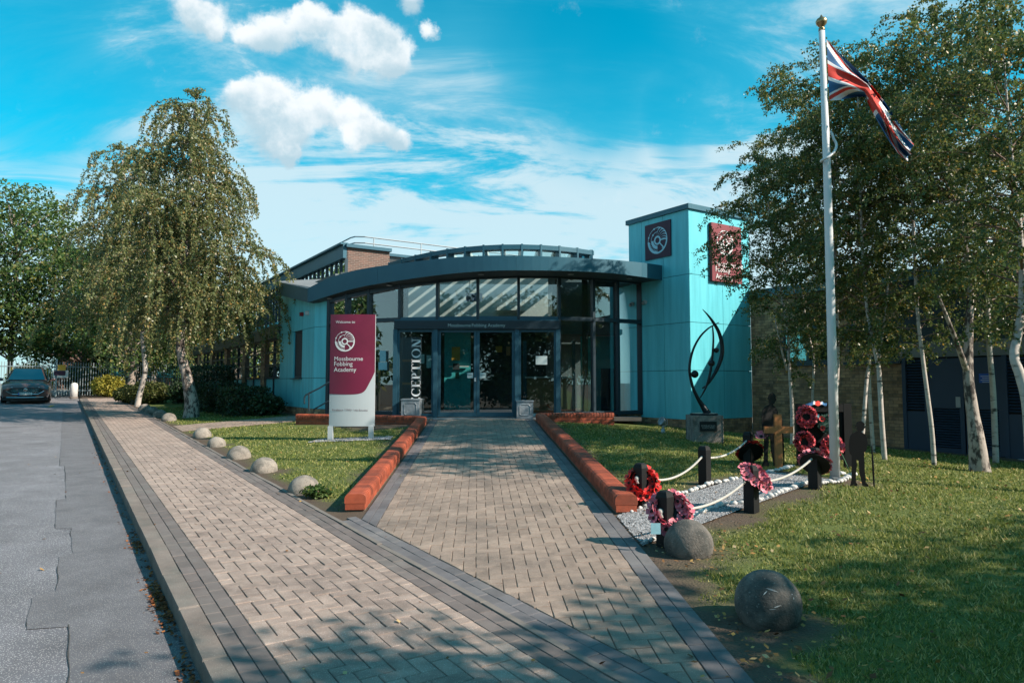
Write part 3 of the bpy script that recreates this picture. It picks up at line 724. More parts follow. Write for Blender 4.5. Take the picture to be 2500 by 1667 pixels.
# ================================================================== LETTERING AND EMBLEM
def text_mesh(body, bold=0.0):
    cu = bpy.data.curves.new('t', 'FONT'); cu.body = body; cu.size = 1; cu.resolution_u = 3; cu.offset = bold
    o = bpy.data.objects.new('t', cu); COL.objects.link(o); bpy.context.view_layer.update()
    dg = bpy.context.evaluated_depsgraph_get(); me = bpy.data.meshes.new_from_object(o.evaluated_get(dg))
    vs = np.array([v.co[:] for v in me.vertices]); fs = [tuple(p.vertices) for p in me.polygons]
    bpy.data.objects.remove(o); bpy.data.curves.remove(cu); bpy.data.meshes.remove(me)
    return vs, fs
def lettering(name, body, mat, parent, org, ex, ez, width=None, height=None, depth=.003, bold=0.0, world=True, curve=None):
    """org: lower left corner of the word; ex, ez: unit right and up; letters stand off the face by depth"""
    vs, fs = text_mesh(body, bold); mn, mx = vs.min(0), vs.max(0); k = width / (mx[0] - mn[0]) if width else height / (mx[1] - mn[1])
    ex, ez = np.array(ex, float), np.array(ez, float); nr = np.cross(ex, ez); org = np.array(org, float)
    out = [org + ex * (v[0] - mn[0]) * k + ez * (v[1] - mn[1]) * k + nr * (depth + (curve((v[0] - mn[0]) * k) if curve else 0)) for v in vs]
    mb = MB(); mb.add(out, fs)
    return mb.build(name, mat, parent, world=world)
def serif_word(word, h):
    """upright roman capitals of height h as 2D polygons; returns polygons and length"""
    T, t = .17 * h, .055 * h; polys = []; x = 0.0
    def rect(a, b, c, d): polys.append([(x + a, b), (x + c, b), (x + c, d), (x + a, d)])
    def ring(cx, cy, rx, ry, tx, ty, a0, a1, n=18):
        for i in range(n):
            p, q = R(a0 + (a1 - a0) * i / n), R(a0 + (a1 - a0) * (i + 1) / n)
            polys.append([(x + cx + rx * math.cos(p), cy + ry * math.sin(p)), (x + cx + rx * math.cos(q), cy + ry * math.sin(q)), (x + cx + (rx - tx) * math.cos(q), cy + (ry - ty) * math.sin(q)), (x + cx + (rx - tx) * math.cos(p), cy + (ry - ty) * math.sin(p))])
    for ch in word:
        if ch == 'E':
            rect(.08 * h, 0, .08 * h + T, h); rect(0, 0, .6 * h, t); rect(0, h - t, .58 * h, h); rect(.2 * h, .5 * h, .45 * h, .5 * h + t); rect(.55 * h, t, .6 * h, .24 * h); rect(.53 * h, .78 * h, .58 * h, h - t); rect(.42 * h, .41 * h, .45 * h, .64 * h); w = .68 * h
        elif ch == 'C': ring(.38 * h, .5 * h, .38 * h, .5 * h, T, t, 48, 312); rect(.60 * h, .68 * h, .66 * h, .96 * h); w = .76 * h
        elif ch == 'O': ring(.4 * h, .5 * h, .4 * h, .5 * h, T * .95, t, 0, 360, 26); w = .87 * h
        elif ch in 'PR':
            rect(.08 * h, 0, .08 * h + T, h); rect(0, 0, .33 * h, t); rect(0, h - t, .3 * h, h); ring(.28 * h, .73 * h, .28 * h, .27 * h, T, t, -90, 90, 12); w = .64 * h
            if ch == 'R': polys.append([(x + .28 * h, .46 * h), (x + .42 * h, .46 * h), (x + .68 * h, 0), (x + .5 * h, 0)]); w = .74 * h
        elif ch == 'T': rect(.24 * h, 0, .24 * h + T, h); rect(0, h - t, .66 * h, h); rect(.14 * h, 0, .52 * h, t); rect(0, .78 * h, .05 * h, h); rect(.61 * h, .78 * h, .66 * h, h); w = .72 * h
        elif ch == 'I': rect(.1 * h, 0, .1 * h + T, h); rect(0, 0, .37 * h, t); rect(0, h - t, .37 * h, h); w = .45 * h
        elif ch == 'N': rect(.1 * h, 0, .1 * h + t, h); rect(.6 * h, 0, .6 * h + t, h); polys.append([(x + .05 * h, h), (x + .05 * h + T * 1.1, h), (x + .65 * h, 0), (x + .65 * h - T * 1.1, 0)]); rect(0, 0, .26 * h, t); rect(.48 * h, h - t, .76 * h, h); rect(0, h - t, .15 * h, h); w = .84 * h
        x += w
    return polys, x
def emblem_polys():
    P = []
    def ring(r0, r1, a0, a1, n=20):
        for i in range(n):
            p, q = R(a0 + (a1 - a0) * i / n), R(a0 + (a1 - a0) * (i + 1) / n)
            P.append([(r1 * math.cos(p), r1 * math.sin(p)), (r1 * math.cos(q), r1 * math.sin(q)), (r0 * math.cos(q), r0 * math.sin(q)), (r0 * math.cos(p), r0 * math.sin(p))])
    def bar(a, r0, r1, w):
        c, s_ = math.cos(R(a)), math.sin(R(a)); P.append([(r0 * c - w * s_, r0 * s_ + w * c), (r0 * c + w * s_, r0 * s_ - w * c), (r1 * c + w * s_, r1 * s_ - w * c), (r1 * c - w * s_, r1 * s_ + w * c)])
    def dot(a, r, k): c = (r * math.cos(R(a)), r * math.sin(R(a))); P.append([(c[0] + k * math.cos(R(t)), c[1] + k * math.sin(R(t))) for t in range(0, 360, 45)])
    ring(.21, .34, 0, 360, 26)
    ring(.87, 1.0, -90, 0); bar(-45, .3, .9, .045); bar(0, .3, 1.0, .045); dot(-52, .80, .05)
    ring(.83, 1.0, 180, 270); ring(.40, .64, 180, 270); bar(180, .36, .64, .02)
    for a in range(188, 268, 11): P.append([(.82 * math.cos(R(a - 4)), .82 * math.sin(R(a - 4))), (.82 * math.cos(R(a + 4)), .82 * math.sin(R(a + 4))), (.69 * math.cos(R(a + 2)), .69 * math.sin(R(a + 2)))])
    ring(.93, .97, 90, 180); ring(.62, .66, 90, 180)
    for a, r in ((110, .95), (160, .95), (135, .64)): dot(a, r, .075)
    ring(.93, 1.0, 0, 90)
    for a in (88, 70, 53, 36, 20, 6):           # curved blades
        pts0, pts1 = [], []
        for i in range(7):
            f = i / 6; rr_ = .36 + .60 * f; aa = a - 22 * f * f + 6; wd = (1.6 + 6.0 * f * f)
            pts0.append((rr_ * math.cos(R(aa + wd * .5)), rr_ * math.sin(R(aa + wd * .5)))); pts1.append((rr_ * math.cos(R(aa - wd * .5)), rr_ * math.sin(R(aa - wd * .5))))
        for i in range(6): P.append([pts0[i], pts0[i + 1], pts1[i + 1], pts1[i]])
    return P
EMBLEM = emblem_polys()
def emblem(name, mat, parent, c, ex, ez, r, depth=.004, curve=None, world=True):
    ex, ez, c = (np.array(q, float) for q in (ex, ez, c)); nr = np.cross(ex, ez); mb = MB()
    for i, pl in enumerate(EMBLEM):
        vs = [c + ex * a * r + ez * b * r + nr * (depth + i * .000004 + (curve(a * r) if curve else 0)) for a, b in pl]; mb.add(vs, [tuple(range(len(vs)))])
    return mb.build(name, mat, parent, world=world)

# ================================================================== RECEPTION BUILDING
def catmull(pts, n=6):
    pts = [np.array(q, float) for q in pts]; out = []
    for i in range(len(pts) - 1):
        p0, p1, p2, p3 = pts[max(i - 1, 0)], pts[i], pts[i + 1], pts[min(i + 2, len(pts) - 1)]
        for k in range(n):
            t = k / n; out.append(.5 * ((2 * p1) + (-p0 + p2) * t + (2 * p0 - 5 * p1 + 4 * p2 - p3) * t * t + (-p0 + 3 * p1 - 3 * p2 + p3) * t ** 3))
    out.append(pts[-1]); return out
FLOOR = -.888
rec = thing('reception_building', 'glass fronted reception with curved slate canopy and turquoise side wall', 'building', (-.9, 17.9, FLOOR))
MUL = [(806, 738, 19.3), (849, 727, 18.95), (903, 716, 18.6), (978, 702, 18.25), (1069, 689, 18.02), (1167, 680, 17.92), (1266, 677, 17.9), (1364, 678, 18.0), (1447, 682, 18.25), (1505, 687, 18.6), (1564, 693, 19.05)]
HEAD = [A(*q) for q in MUL]
TR = 1.70; SILL = -.80
# canopy fascia, soffit
FB = [(751, 738, 19.5), (800, 723, 19.05), (850, 708, 18.6), (904.5, 696, 18.15), (1000, 681, 17.55), (1100, 668, 17.1), (1200, 661, 16.8), (1300, 660, 16.72), (1400, 662, 16.9), (1493, 667, 17.25), (1567, 676, 17.75)]
FT = [704, 680, 664, 653, 640, 629, 624, 625, 629, 634, 641]
fb = catmull([A(*q) for q in FB], 5); ft = catmull([A(q[0], t, q[2]) for q, t in zip(FB, FT)], 5)
FE_B, FE_T = A(1618, 684, 18.32), A(1618, 648, 18.32)
LE_B, LE_T = A(688, 722, 21.85), A(676, 688, 22.3)
NV_ = np.array([NX, NY, 0])
# fascia panels between the visible joints
cuts = [0, 16, 33, 46, 50]
for a, b in zip(cuts[:-1], cuts[1:]):
    mb = MB()
    for i in range(a, b):
        g = .004 if i == a and a else 0
        p0, p1, q0, q1 = fb[i], fb[i + 1], ft[i], ft[i + 1]
        if g: p0 = p0 + (p1 - p0) * .02; q0 = q0 + (q1 - q0) * .02
        bk = np.array([0, .05, 0])
        mb.add([p0, p1, q1, q0, p0 + bk, p1 + bk, q1 + bk, q0 + bk], [(0, 1, 2, 3), (3, 2, 6, 7), (0, 4, 5, 1), (0, 3, 7, 4), (1, 5, 6, 2)])
    mb.build('fascia_panel', M['slate'], rec)
mb = MB(); bk = np.array([-.03, .03, 0])
mb.add([fb[-1] + (0.002, 0, 0), FE_B, FE_T, ft[-1] + (0.002, 0, 0), fb[-1] + bk, FE_B + bk, FE_T + bk, ft[-1] + bk], [(0, 1, 2, 3), (3, 2, 6, 7), (0, 4, 5, 1)]); mb.build('fascia_panel', M['slate'], rec)
mb = MB(); bk = NV * .04
mb.add([LE_B, fb[0] - (0.002, 0, 0), ft[0] - (0.002, 0, 0), LE_T, LE_B + bk, fb[0] + bk, ft[0] + bk, LE_T + bk], [(0, 1, 2, 3), (3, 2, 6, 7), (0, 4, 5, 1)]); mb.build('fascia_panel', M['slate'], rec)
head_u = [q[0] for q in MUL]; HX = np.array(HEAD)
def head_at(u): return np.array([np.interp(u, head_u, HX[:, k]) for k in range(3)])
mb = MB(); n = 26; vs = []; fu = [CX + FOC * q[0] / (q[1] * math.cos(TILT) + q[2] * math.sin(TILT)) for q in fb]
us = np.linspace(751, 1567, n); FBX = np.array(fb)
for u in us:
    f = np.array([np.interp(u, fu, FBX[:, k]) for k in range(3)]) + np.array([0, .03, .012]); h = head_at(max(u, 806)) + np.array([0, .25, .02])
    if u < 806: h = HEAD[0] + np.array([-(806 - u) / 55 * .55, .25 + (806 - u) / 55 * .55, .02])
    vs += [f, h]
mb.add(vs, [(2 * i, 2 * i + 1, 2 * i + 3, 2 * i + 2) for i in range(n - 1)])
mb.add([vs[-2], vs[-1], FE_B + np.array([0, .3, .012]), FE_B + np.array([0, 0, .012])], [(0, 1, 2, 3)])
mb.add([fb[0] + (0, 0, .012), LE_B + (0, 0, .012), LE_B + NV * 1.4, vs[1]], [(0, 1, 2, 3)])
mb.build('soffit', M['soffit'], rec)
for u, v in ((803, 725), (950, 696), (1174, 670), (1394, 669), (1537, 681)):      # recessed lights (switched off)
    f = np.array([np.interp(u, fu, FBX[:, k]) for k in range(3)]); h = head_at(max(u, 806)); c = f * .62 + h * .38 + np.array([0, .05, -.002])
    MB().lathe(c + np.array([0, 0, -.012]), [(.075, 0), (.085, .012), (.05, .014), (.05, .02)], 18).build('downlight', M['steel'], rec)
# roof deck behind the fascia, left roof plane
mb = MB()
top = [q + np.array([0, .05, -.02]) for q in ft]
back = [np.array([q[0] * 1.0, max(19.9, q[1] + 1.2), q[2] + .02]) for q in ft]
i0 = 9
for i in range(i0, len(ft) - 1): mb.add([top[i], top[i + 1], back[i + 1], back[i]], [(0, 1, 2, 3), (3, 2, 1, 0)][:1])
mb.add([top[-1], FE_T + np.array([0, 0, -.02]), FE_T + DV * 2.0, back[-1]], [(0, 1, 2, 3)])
mb.build('roof_deck', M['roof'], rec)
mb = MB(); tl_ = [ft[i] + np.array([0, .03, .004]) for i in range(0, 10)]
LEr = LE_T + np.array([0, 0, .004]); Cr = A(712, 684, 25.0); Dr = A(800, 681, 24.0)
fan = tl_ + [Dr, Cr, LEr]
mb.add(fan, [tuple(range(len(fan)))]); fix = mb.build('roof_plane', M['roof'], rec); fix_normals(fix)

# curtain wall
def mull(a, b, w=.04, d=.07, mat='darkframe', name='mullion', nrm=None, par=None):
    """bar from point a to b; nrm faces out"""
    a, b = np.array(a, float), np.array(b, float); t = b - a; l = np.linalg.norm(t); t = t / l; nrm = np.array(nrm if nrm is not None else (0, -1, 0), float)
    x = np.cross(t, nrm); x /= np.linalg.norm(x); y = np.cross(x, t)
    return MB().obox((a + b) / 2, t * l / 2, x * w, y * d).build(name, M[mat], par or rec)
def pane(pts, name='pane', mat='glass', par=None, th=.012):
    pts = [np.array(q, float) for q in pts]; nn = np.cross(pts[1] - pts[0], pts[3] - pts[0]); nn /= np.linalg.norm(nn)
    return MB().prism(pts, nn * -th).build(name, M[mat], par or rec)
PORT_L, PORT_R = 3, 7            # the door portal spans four bays
for i, h in enumerate(HEAD):
    t = HEAD[min(i + 1, len(HEAD) - 1)] - HEAD[max(i - 1, 0)]; nrm = np.array([t[1], -t[0], 0]); nrm /= np.linalg.norm(nrm); nrm = nrm if nrm[1] < 0 else -nrm
    z0 = SILL if (i <= PORT_L or i >= PORT_R) else TR
    mull((h[0], h[1], z0 - .08), (h[0], h[1], h[2] + .1), .035 if 0 < i < 10 else .05, .08, 'darkframe', 'mullion', nrm)
for i in range(len(HEAD) - 1):
    a, b = HEAD[i], HEAD[i + 1]; t = (b - a); t[2] = 0; L_ = np.linalg.norm(t); t /= L_; nrm = np.array([t[1], -t[0], 0]); a2 = a + t * .036; b2 = b - t * .036; o = -nrm * .02
    low = not (PORT_L <= i < PORT_R)
    mull((a2[0], a2[1], TR), (b2[0], b2[1], TR), .05, .075, 'darkframe' if low else 'frame', 'transom', nrm)
    mull((a2[0], a2[1], a[2] + .03), (b2[0], b2[1], b[2] + .03), .05, .07, 'darkframe', 'head_rail', nrm)
    pane([np.array([a2[0], a2[1], TR + .05]) + o, np.array([b2[0], b2[1], TR + .05]) + o, b2 + o - (0, 0, .02), a2 + o - (0, 0, .02)])
    if low:
        mull((a2[0], a2[1], SILL), (b2[0], b2[1], SILL), .05, .075, 'darkframe', 'sill_rail', nrm)
        pane([np.array([a2[0], a2[1], SILL + .05]) + o, np.array([b2[0], b2[1], SILL + .05]) + o, np.array([b2[0], b2[1], TR - .05]) + o, np.array([a2[0], a2[1], TR - .05]) + o])
        MB().prism([(a2[0], a2[1], FLOOR - .6), (b2[0], b2[1], FLOOR - .6), (b2[0], b2[1], SILL - .05), (a2[0], a2[1], SILL - .05)], -nrm * .2).build('upstand', M['darkframe'] if i < 7 else M['brownbrick'], rec)
# door portal: a straight frame standing in front of the curve
PY = 17.84
XS = [(u - CX) / FOC * PY for u in (966, 1064, 1164, 1262, 1362)]
BZ0, BZ1 = A(1164, 804, PY)[2], A(1164, 784, PY)[2]
MB().box(XS[0] - .03, XS[4] + .03, PY - .14, PY + .10, BZ0, BZ1).build('sign_band', M['band'], rec)
for wd_, u0_, u1_, dz_ in (('Mossbourne', 1094.5, 1149.5, .045), ('Fobbing', 1152.5, 1188, .018), ('Academy', 1191, 1233.5, .018)):
    lettering('name_lettering', wd_, M['paper'], rec, ((u0_ - CX) / FOC * PY, PY - .1415, BZ0 + dz_ + .01), (1, 0, 0), (0, 0, 1), width=(u1_ - u0_) / FOC * PY)
MB().box(XS[0] - .03, XS[4] + .03, PY - .10, PY + .12, BZ1 + .002, TR - .052).build('head_panel', M['frame'], rec)
for k, x in enumerate(XS):
    if k == 2: continue
    w = .055
    MB().box(x - w, x + w, PY - .10, PY + .06, FLOOR, BZ0 - .002).build('portal_post', M['frame'], rec)
# side lights with frames
for x0, x1 in ((XS[0] + .055, XS[1] - .055), (XS[3] + .055, XS[4] - .055)):
    for a, b, c, d in ((x0 + .002, x1 - .002, FLOOR + .02, FLOOR + .10), (x0 + .002, x1 - .002, BZ0 - .07, BZ0 - .004), (x0 + .002, x0 + .05, FLOOR + .102, BZ0 - .072), (x1 - .05, x1 - .002, FLOOR + .102, BZ0 - .072)):
        MB().box(a, b, PY - .05, PY + .03, c, d).build('sidelight_frame', M['frame'], rec)
    pane([(x0 + .05, PY - .005, FLOOR + .1), (x1 - .05, PY - .005, FLOOR + .1), (x1 - .05, PY - .005, BZ0 - .07), (x0 + .05, PY - .005, BZ0 - .07)])
for sgn, x0, x1 in ((-1, XS[1] + .06, XS[2] - .004), (1, XS[2] + .004, XS[3] - .06)):
    leaf = MB()
    for a, b, c, d in ((x0, x0 + .07, FLOOR + .02, BZ0 - .01), (x1 - .07, x1, FLOOR + .02, BZ0 - .01), (x0 + .07, x1 - .07, FLOOR + .02, FLOOR + .13), (x0 + .07, x1 - .07, BZ0 - .08, BZ0 - .01)):
        leaf.box(a, b, PY - .03, PY + .03, c, d)
    lf = leaf.build('door_leaf', M['frame'], rec)
    pane([(x0 + .07, PY - .004, FLOOR + .13), (x1 - .07, PY - .004, FLOOR + .13), (x1 - .07, PY - .004, BZ0 - .08), (x0 + .07, PY - .004, BZ0 - .08)], 'pane', 'glass', lf)
    hx = x1 - .035 if sgn < 0 else x0 + .035
    if sgn < 0: MB().bevbox((hx, PY - .045, .09), (.022, 0, 0), (0, .014, 0), (0, 0, .05), .004).build('door_handle', M['white'], lf)
    nx0 = x1 - .24 if sgn < 0 else x0 + .075
    MB().box(nx0, nx0 + .15, PY - .02, PY - .017, .13, .27).build('door_notice', M['paper'], lf)
    MB().box(nx0 + .02, nx0 + .13, PY - .0225, PY - .021, .20, .212).build('notice_print', M['intdark'], lf)
MB().box(XS[0] - .1, XS[4] + .1, PY - .25, PY + .3, FLOOR - .05, FLOOR - .002).build('threshold', M['steel'], rec)
# upright word on the left sidelight
pl, ln = serif_word('RECEPTION', .235); hgt = (1004 - 820) / FOC * PY; kx = hgt / ln; mb = MB()
ox = (1027 - CX) / FOC * PY
for q in pl: mb.add([(ox - b, PY - .021, FLOOR + .10 + a * kx) for a, b in q], [tuple(range(len(q)))])
mb.build('reception_lettering', M['text'], rec)
MB().box((1308 - CX) / FOC * PY, (1336 - CX) / FOC * PY, PY - .024, PY - .021, A(0, 890, PY)[2], A(0, 869, PY)[2]).build('paper_notice', M['paper'], rec)
for (u0, u1, v0, v1, mt) in ((1021, 1036, 887, 865, 'paper'), (1041, 1052, 898, 867, 'paper')): MB().box((u0 - CX) / FOC * PY, (u1 - CX) / FOC * PY, PY + .012, PY + .015, A(0, v0, PY)[2], A(0, v1, PY)[2]).build('paper_notice', M[mt], rec)
g = HEAD[2] * .5 + HEAD[3] * .5
for (u0, u1, v0, v1) in ((927, 942, 882, 856), (924, 945, 903, 884)):
    Yp = 18.36; MB().box((u0 - CX) / FOC * Yp, (u1 - CX) / FOC * Yp, Yp - .004, Yp, A(0, v0, Yp)[2], A(0, v1, Yp)[2]).build('window_notice', M['card'], rec)
# clerestory on the roof
cl = MB(); hdr = []
xs = np.linspace(-3.75, 2.25, 13)
CYF = lambda x: 18.5 + .19 * (x - .1) ** 2
CP = [np.array([x, CYF(x), 0]) for x in xs]
for a, b in zip(CP[:-1], CP[1:]):
    t = b - a; t /= np.linalg.norm(t); nr = np.array([t[1], -t[0], 0]); nr = nr if nr[1] < 0 else -nr
    c = (a + b) / 2; l = np.linalg.norm(b - a) / 2
    MB().obox(c + UP * 3.695, t * l, nr * .15, UP * .062).build('clerestory_header', M['slate'], rec)
    pane([a + UP * 2.95, b + UP * 2.95, b + UP * 3.63, a + UP * 3.63], 'clerestory_pane', 'glass')
    mull(a + UP * 2.9, a + UP * 3.775, .025, .16, 'slate', 'clerestory_post', nr)
mull(CP[-1] + UP * 2.9, CP[-1] + UP * 3.775, .05, .17, 'slate', 'clerestory_post')
# glazed atrium roof: rafters running back from the clerestory
for i, a in enumerate(CP):
    e = np.array([a[0], 23.0, 0]); mull(a + UP * 3.69 + np.array([0, .17, 0]), e + UP * 3.9, .07, .08, 'offwhite', 'rafter', (0, 0, 1))
# interior
MB().box(-5.4, 3.4, 17.96, 24.5, FLOOR - .1, FLOOR - .004).build('interior_floor', M['floor'], rec)
MB().box(-6.2, 3.6, 24.5, 24.7, FLOOR, 4.0).build('interior_wall', M['intgrey'], rec)
MB().obox((-5.35, 20.3, 1.0), DV * 1.2, NV * .05, UP * 1.9).build('interior_wall', M['intgrey'], rec)
MB().obox((-6.6, 22.5, 1.2), DV * 2.4, NV * .06, UP * 2.1).build('interior_wall', M['intgrey'], rec)
MB().prism([(-6.9, 24.6, 2.95), (-5.2, 20.0, 2.95), (-3.75, 19.6, 2.95), (-3.75, 24.6, 2.95)], (0, 0, .1)).build('ceiling', M['intgrey'], rec)
MB().prism([(2.3, 19.4, 3.0), (3.9, 19.6, 3.0), (3.6, 24.6, 3.0), (2.3, 24.6, 3.0)], (0, 0, .1)).build('ceiling', M['intgrey'], rec)
MB().box(-3.75, 2.3, 22.2, 24.6, 3.92, 4.0).build('roof_slab', M['roof'], rec)
MB().box(-3.3, 1.15, 21.6, 21.75, 1.72, 3.55).build('bulkhead', M['offwhite'], rec)
MB().box(-3.4, 1.2, 21.76, 24.4, 1.72, 1.9).build('lobby_ceiling', M['intdark'], rec)
MB().box(1.2, 3.2, 20.2, 20.35, 1.45, 3.0).build('bulkhead', M['intgrey'], rec)
MB().box(1.22, 3.3, 20.36, 24.4, 1.45, 1.6).build('lobby_ceiling', M['intdark'], rec)
MB().box(-2.2, -1.35, 22.2, 22.3, FLOOR, 1.70).build('interior_pier', M['intteal'], rec)
MB().box(-1.30, 1.15, 23.2, 23.3, FLOOR, 1.70).build('interior_wall', M['intdark'], rec)
MB().box(2.1, 3.3, 20.8, 20.95, FLOOR, 1.42).build('interior_wall', M['intteal'], rec)
MB().box(1.25, 1.42, 19.6, 19.8, FLOOR, 3.0).build('column', M['intdark'], rec)
MB().box(2.0, 2.15, 19.3, 19.45, FLOOR, 3.2).build('column', M['intdark'], rec)
MB().box(.45, 1.85, 21.2, 21.3, FLOOR, .15).build('reception_counter', M['oak'], rec)
MB().box(.4, 1.9, 21.0, 21.32, .152, .2).build('counter_top', M['offwhite'], rec)
MB().box(.35, .45, 21.15, 21.3, FLOOR, 1.3).build('hatch_post', M['frame'], rec); MB().box(1.86, 1.96, 21.15, 21.3, FLOOR, 1.3).build('hatch_post', M['frame'], rec)
for (u0, u1, v0, v1, Y, mt) in ((1103, 1123, 880, 847, 22.1, 'amber'), (1106, 1122, 902, 887, 22.1, 'intdark'), (1112, 1121, 924, 909, 22.1, 'wgreen'), (1210, 1226, 860, 845, 23.1, 'amber'), (1236, 1246, 868, 846, 23.1, 'oak')):
    MB().box((u0 - CX) / FOC * Y, (u1 - CX) / FOC * Y, Y - .03, Y, A(0, v0, Y)[2], A(0, v1, Y)[2]).build('picture', M[mt], rec)
MB().box(-2.05, -1.4, 22.11, 22.16, .52, .56).build('picture_rail', M['offwhite'], rec)
for z in (.62, -.05): MB().box(-5.0, -2.7, 19.9, 19.96, z, z + .07).build('timber_rail', M['oak'], rec)
for x in (-3.9, -2.75): MB().box(x, x + .07, 19.86, 19.92, FLOOR, .62).build('timber_post', M['oak'], rec)
MB().box((1137 - CX) / FOC * 19, (1177 - CX) / FOC * 19, 19, 19.12, A(0, 735, 19)[2], A(0, 716, 19)[2]).build('hanging_sign', M['signblue'], rec)
for x in (-1.2, -.95): MB().box(x, x + .02, 19.05, 19.07, 2.45, 3.6).build('hanger', M['steel'], rec)
MB().bevbox((-.05, 21.45, 2.35), (.45, 0, 0), (0, .12, 0), (0, 0, .07), .03).build('wall_unit', M['offwhite'], rec)
st = MB()
for k in range(5): st.box(2.62, 2.98, 19.75, 19.95, FLOOR + .15 + k * .24, FLOOR + .17 + k * .24)
st.box(2.60, 2.62, 19.75, 19.98, FLOOR, .42); st.box(2.98, 3.0, 19.75, 19.98, FLOOR, .42); st.box(2.62, 2.98, 19.96, 19.98, FLOOR, .42); st.build('leaflet_rack', M['intdark'], rec)

# left turquoise wall beside the glazing
Q0, Q1 = A(805, 900, 19.42), A(766, 900, 19.75); Q0[2] = Q1[2] = 0
Q2 = Q1 + DV * 3.75
ZB = A(766, 998, 19.75)[2]; Z1 = A(766, 922.5, 19.75)[2]; Z2 = A(766, 798.5, 19.75)[2]
def panel(a, b, z0, z1, nrm, par, name='wall_panel', mat='teal', th=.05, gap=.006, z1b=None):
    a, b = np.array(a, float), np.array(b, float); t = b - a; l = np.linalg.norm(t); t /= l; a = a + t * gap; b = b - t * gap; nrm = np.array(nrm, float)
    z1b = z1 if z1b is None else z1b
    pts = [a + UP * (z0 + gap), b + UP * (z0 + gap), b + UP * (z1b - gap), a + UP * (z1 - gap)]
    o = MB().prism([q + nrm * .001 for q in pts], -nrm * th).build(name, M[mat], par); fix_normals(o); return o
n01 = np.array([(Q1 - Q0)[1], -(Q1 - Q0)[0], 0]); n01 /= np.linalg.norm(n01); n01 = n01 if n01[1] < 0 else -n01
for z0, z1 in ((ZB, Z1), (Z1, Z2), (Z2, 2.62)): panel(Q0, Q1, z0, z1, n01, rec)
lw = -NV
tcut = [0, 1.2, 2.12, 3.75]
for a, b in zip(tcut[:-1], tcut[1:]):
    for z0, z1 in ((ZB, Z1), (Z1, Z2), (Z2, 2.70 + .13 * (a + b) / 2)):
        if a == 1.2 and z0 == Z1: continue
        if a == 1.2 and z0 == Z2: z0 = Z2
        panel(Q1 + DV * a, Q1 + DV * b, z0, z1, lw, rec)
# window in the turquoise wall
wq0, wq1 = Q1 + DV * 1.2, Q1 + DV * 2.12
wfm = MB()
for a, b, z0, z1 in ((1.2, 1.27, Z1, Z2), (2.05, 2.12, Z1, Z2), (1.27, 2.05, Z1, Z1 + .07), (1.27, 2.05, Z2 - .07, Z2)):
    c = Q1 + DV * (a + b) / 2 + NV * .09 + UP * (z0 + z1) / 2; wfm.obox(c, DV * (b - a) / 2, NV * .05, UP * (z1 - z0) / 2)
wf = wfm.build('window', M['darkframe'], rec)
pane([Q1 + DV * 1.27 + NV * .09 + UP * (Z1 + .07), Q1 + DV * 2.05 + NV * .09 + UP * (Z1 + .07), Q1 + DV * 2.05 + NV * .09 + UP * (Z2 - .07), Q1 + DV * 1.27 + NV * .09 + UP * (Z2 - .07)], 'pane', 'glassdark', wf)
MB().prism([Q1 + NV * .055 + UP * (ZB - .02), Q2 + NV * .055 + UP * (ZB - .02), Q2 + NV * .055 + UP * 2.95, Q1 + NV * .055 + UP * 2.6], NV * .02).build('backing_wall', M['intdark'], rec)
MB().prism([Q1 + NV * .35 + UP * ZB, Q2 + NV * .35 + UP * ZB, Q2 + NV * .35 + UP * 2.9, Q1 + NV * .35 + UP * 2.6], NV * .1).build('backing_wall', M['intdark'], rec)
MB().obox(Q1 + DV * 1.65 - NV * .03 + UP * (Z1 - .01), DV * .5, NV * .06, UP * .015).build('window_sill', M['darkframe'], rec)
def bricks_on(a, b, z0, z1, nrm, par, mat='brownbrick', keep=300, L=.225, H=.075, mass='brickwork', hole=None, back=True, seed=0):
    """a stretcher bond field of separate bricks on a mortar backing between ground points a and b"""
    a, b = np.array(a, float), np.array(b, float); a[2] = b[2] = 0; t = b - a; l = np.linalg.norm(t); t /= l; nrm = np.array(nrm, float); pcs = []
    rows = int(round((z1 - z0) / H))
    for j in range(rows):
        off = (L / 2 if j % 2 else 0); x = -off
        while x < l:
            x0, x1 = max(0, x) + .005, min(l, x + L) - .005; x += L
            if x1 - x0 < .03: continue
            zc = z0 + (j + .5) * H
            if hole and any(h[0] < (x0 + x1) / 2 < h[1] and h[2] < zc < h[3] for h in hole): continue
            c = a + t * (x0 + x1) / 2 + UP * zc + nrm * random.uniform(-.0015, .0015)
            m2 = MB().obox(c - nrm * .02, t * (x1 - x0) / 2, nrm * .025, UP * (H / 2 - .005)); pcs.append((m2.v, m2.f, tuple(c), (x1 - x0) * H))
    if back:
        if hole:
            mb = MB(); xs_ = sorted({0, l} | {h[0] for h in hole} | {h[1] for h in hole}); zs_ = sorted({z0, z1} | {h[2] for h in hole} | {h[3] for h in hole})
            for xa, xb in zip(xs_[:-1], xs_[1:]):
                for za, zb in zip(zs_[:-1], zs_[1:]):
                    if any(h[0] <= xa and xb <= h[1] and h[2] <= za and zb <= h[3] for h in hole): continue
                    mb.obox(a + t * (xa + xb) / 2 + UP * (za + zb) / 2 - nrm * .06, t * (xb - xa) / 2, nrm * .058, UP * (zb - za) / 2)
            mb.build('mortar_backing', M['mortar'], par)
        else: MB().obox((a + b) / 2 + UP * (z0 + z1) / 2 - nrm * .06, t * l / 2, nrm * .058, UP * (z1 - z0) / 2).build('mortar_backing', M['mortar'], par)
    lay(pcs, par, 'brick', M[mat], mass, keep)
bricks_on(Q1 + NV * .01, Q2 + NV * .01, ZB - .45, ZB, lw, rec, keep=120)
bricks_on(Q0 + np.array([0, .03, 0]), Q1 + np.array([0, .03, 0]), ZB - .45, ZB, n01, rec, keep=40)
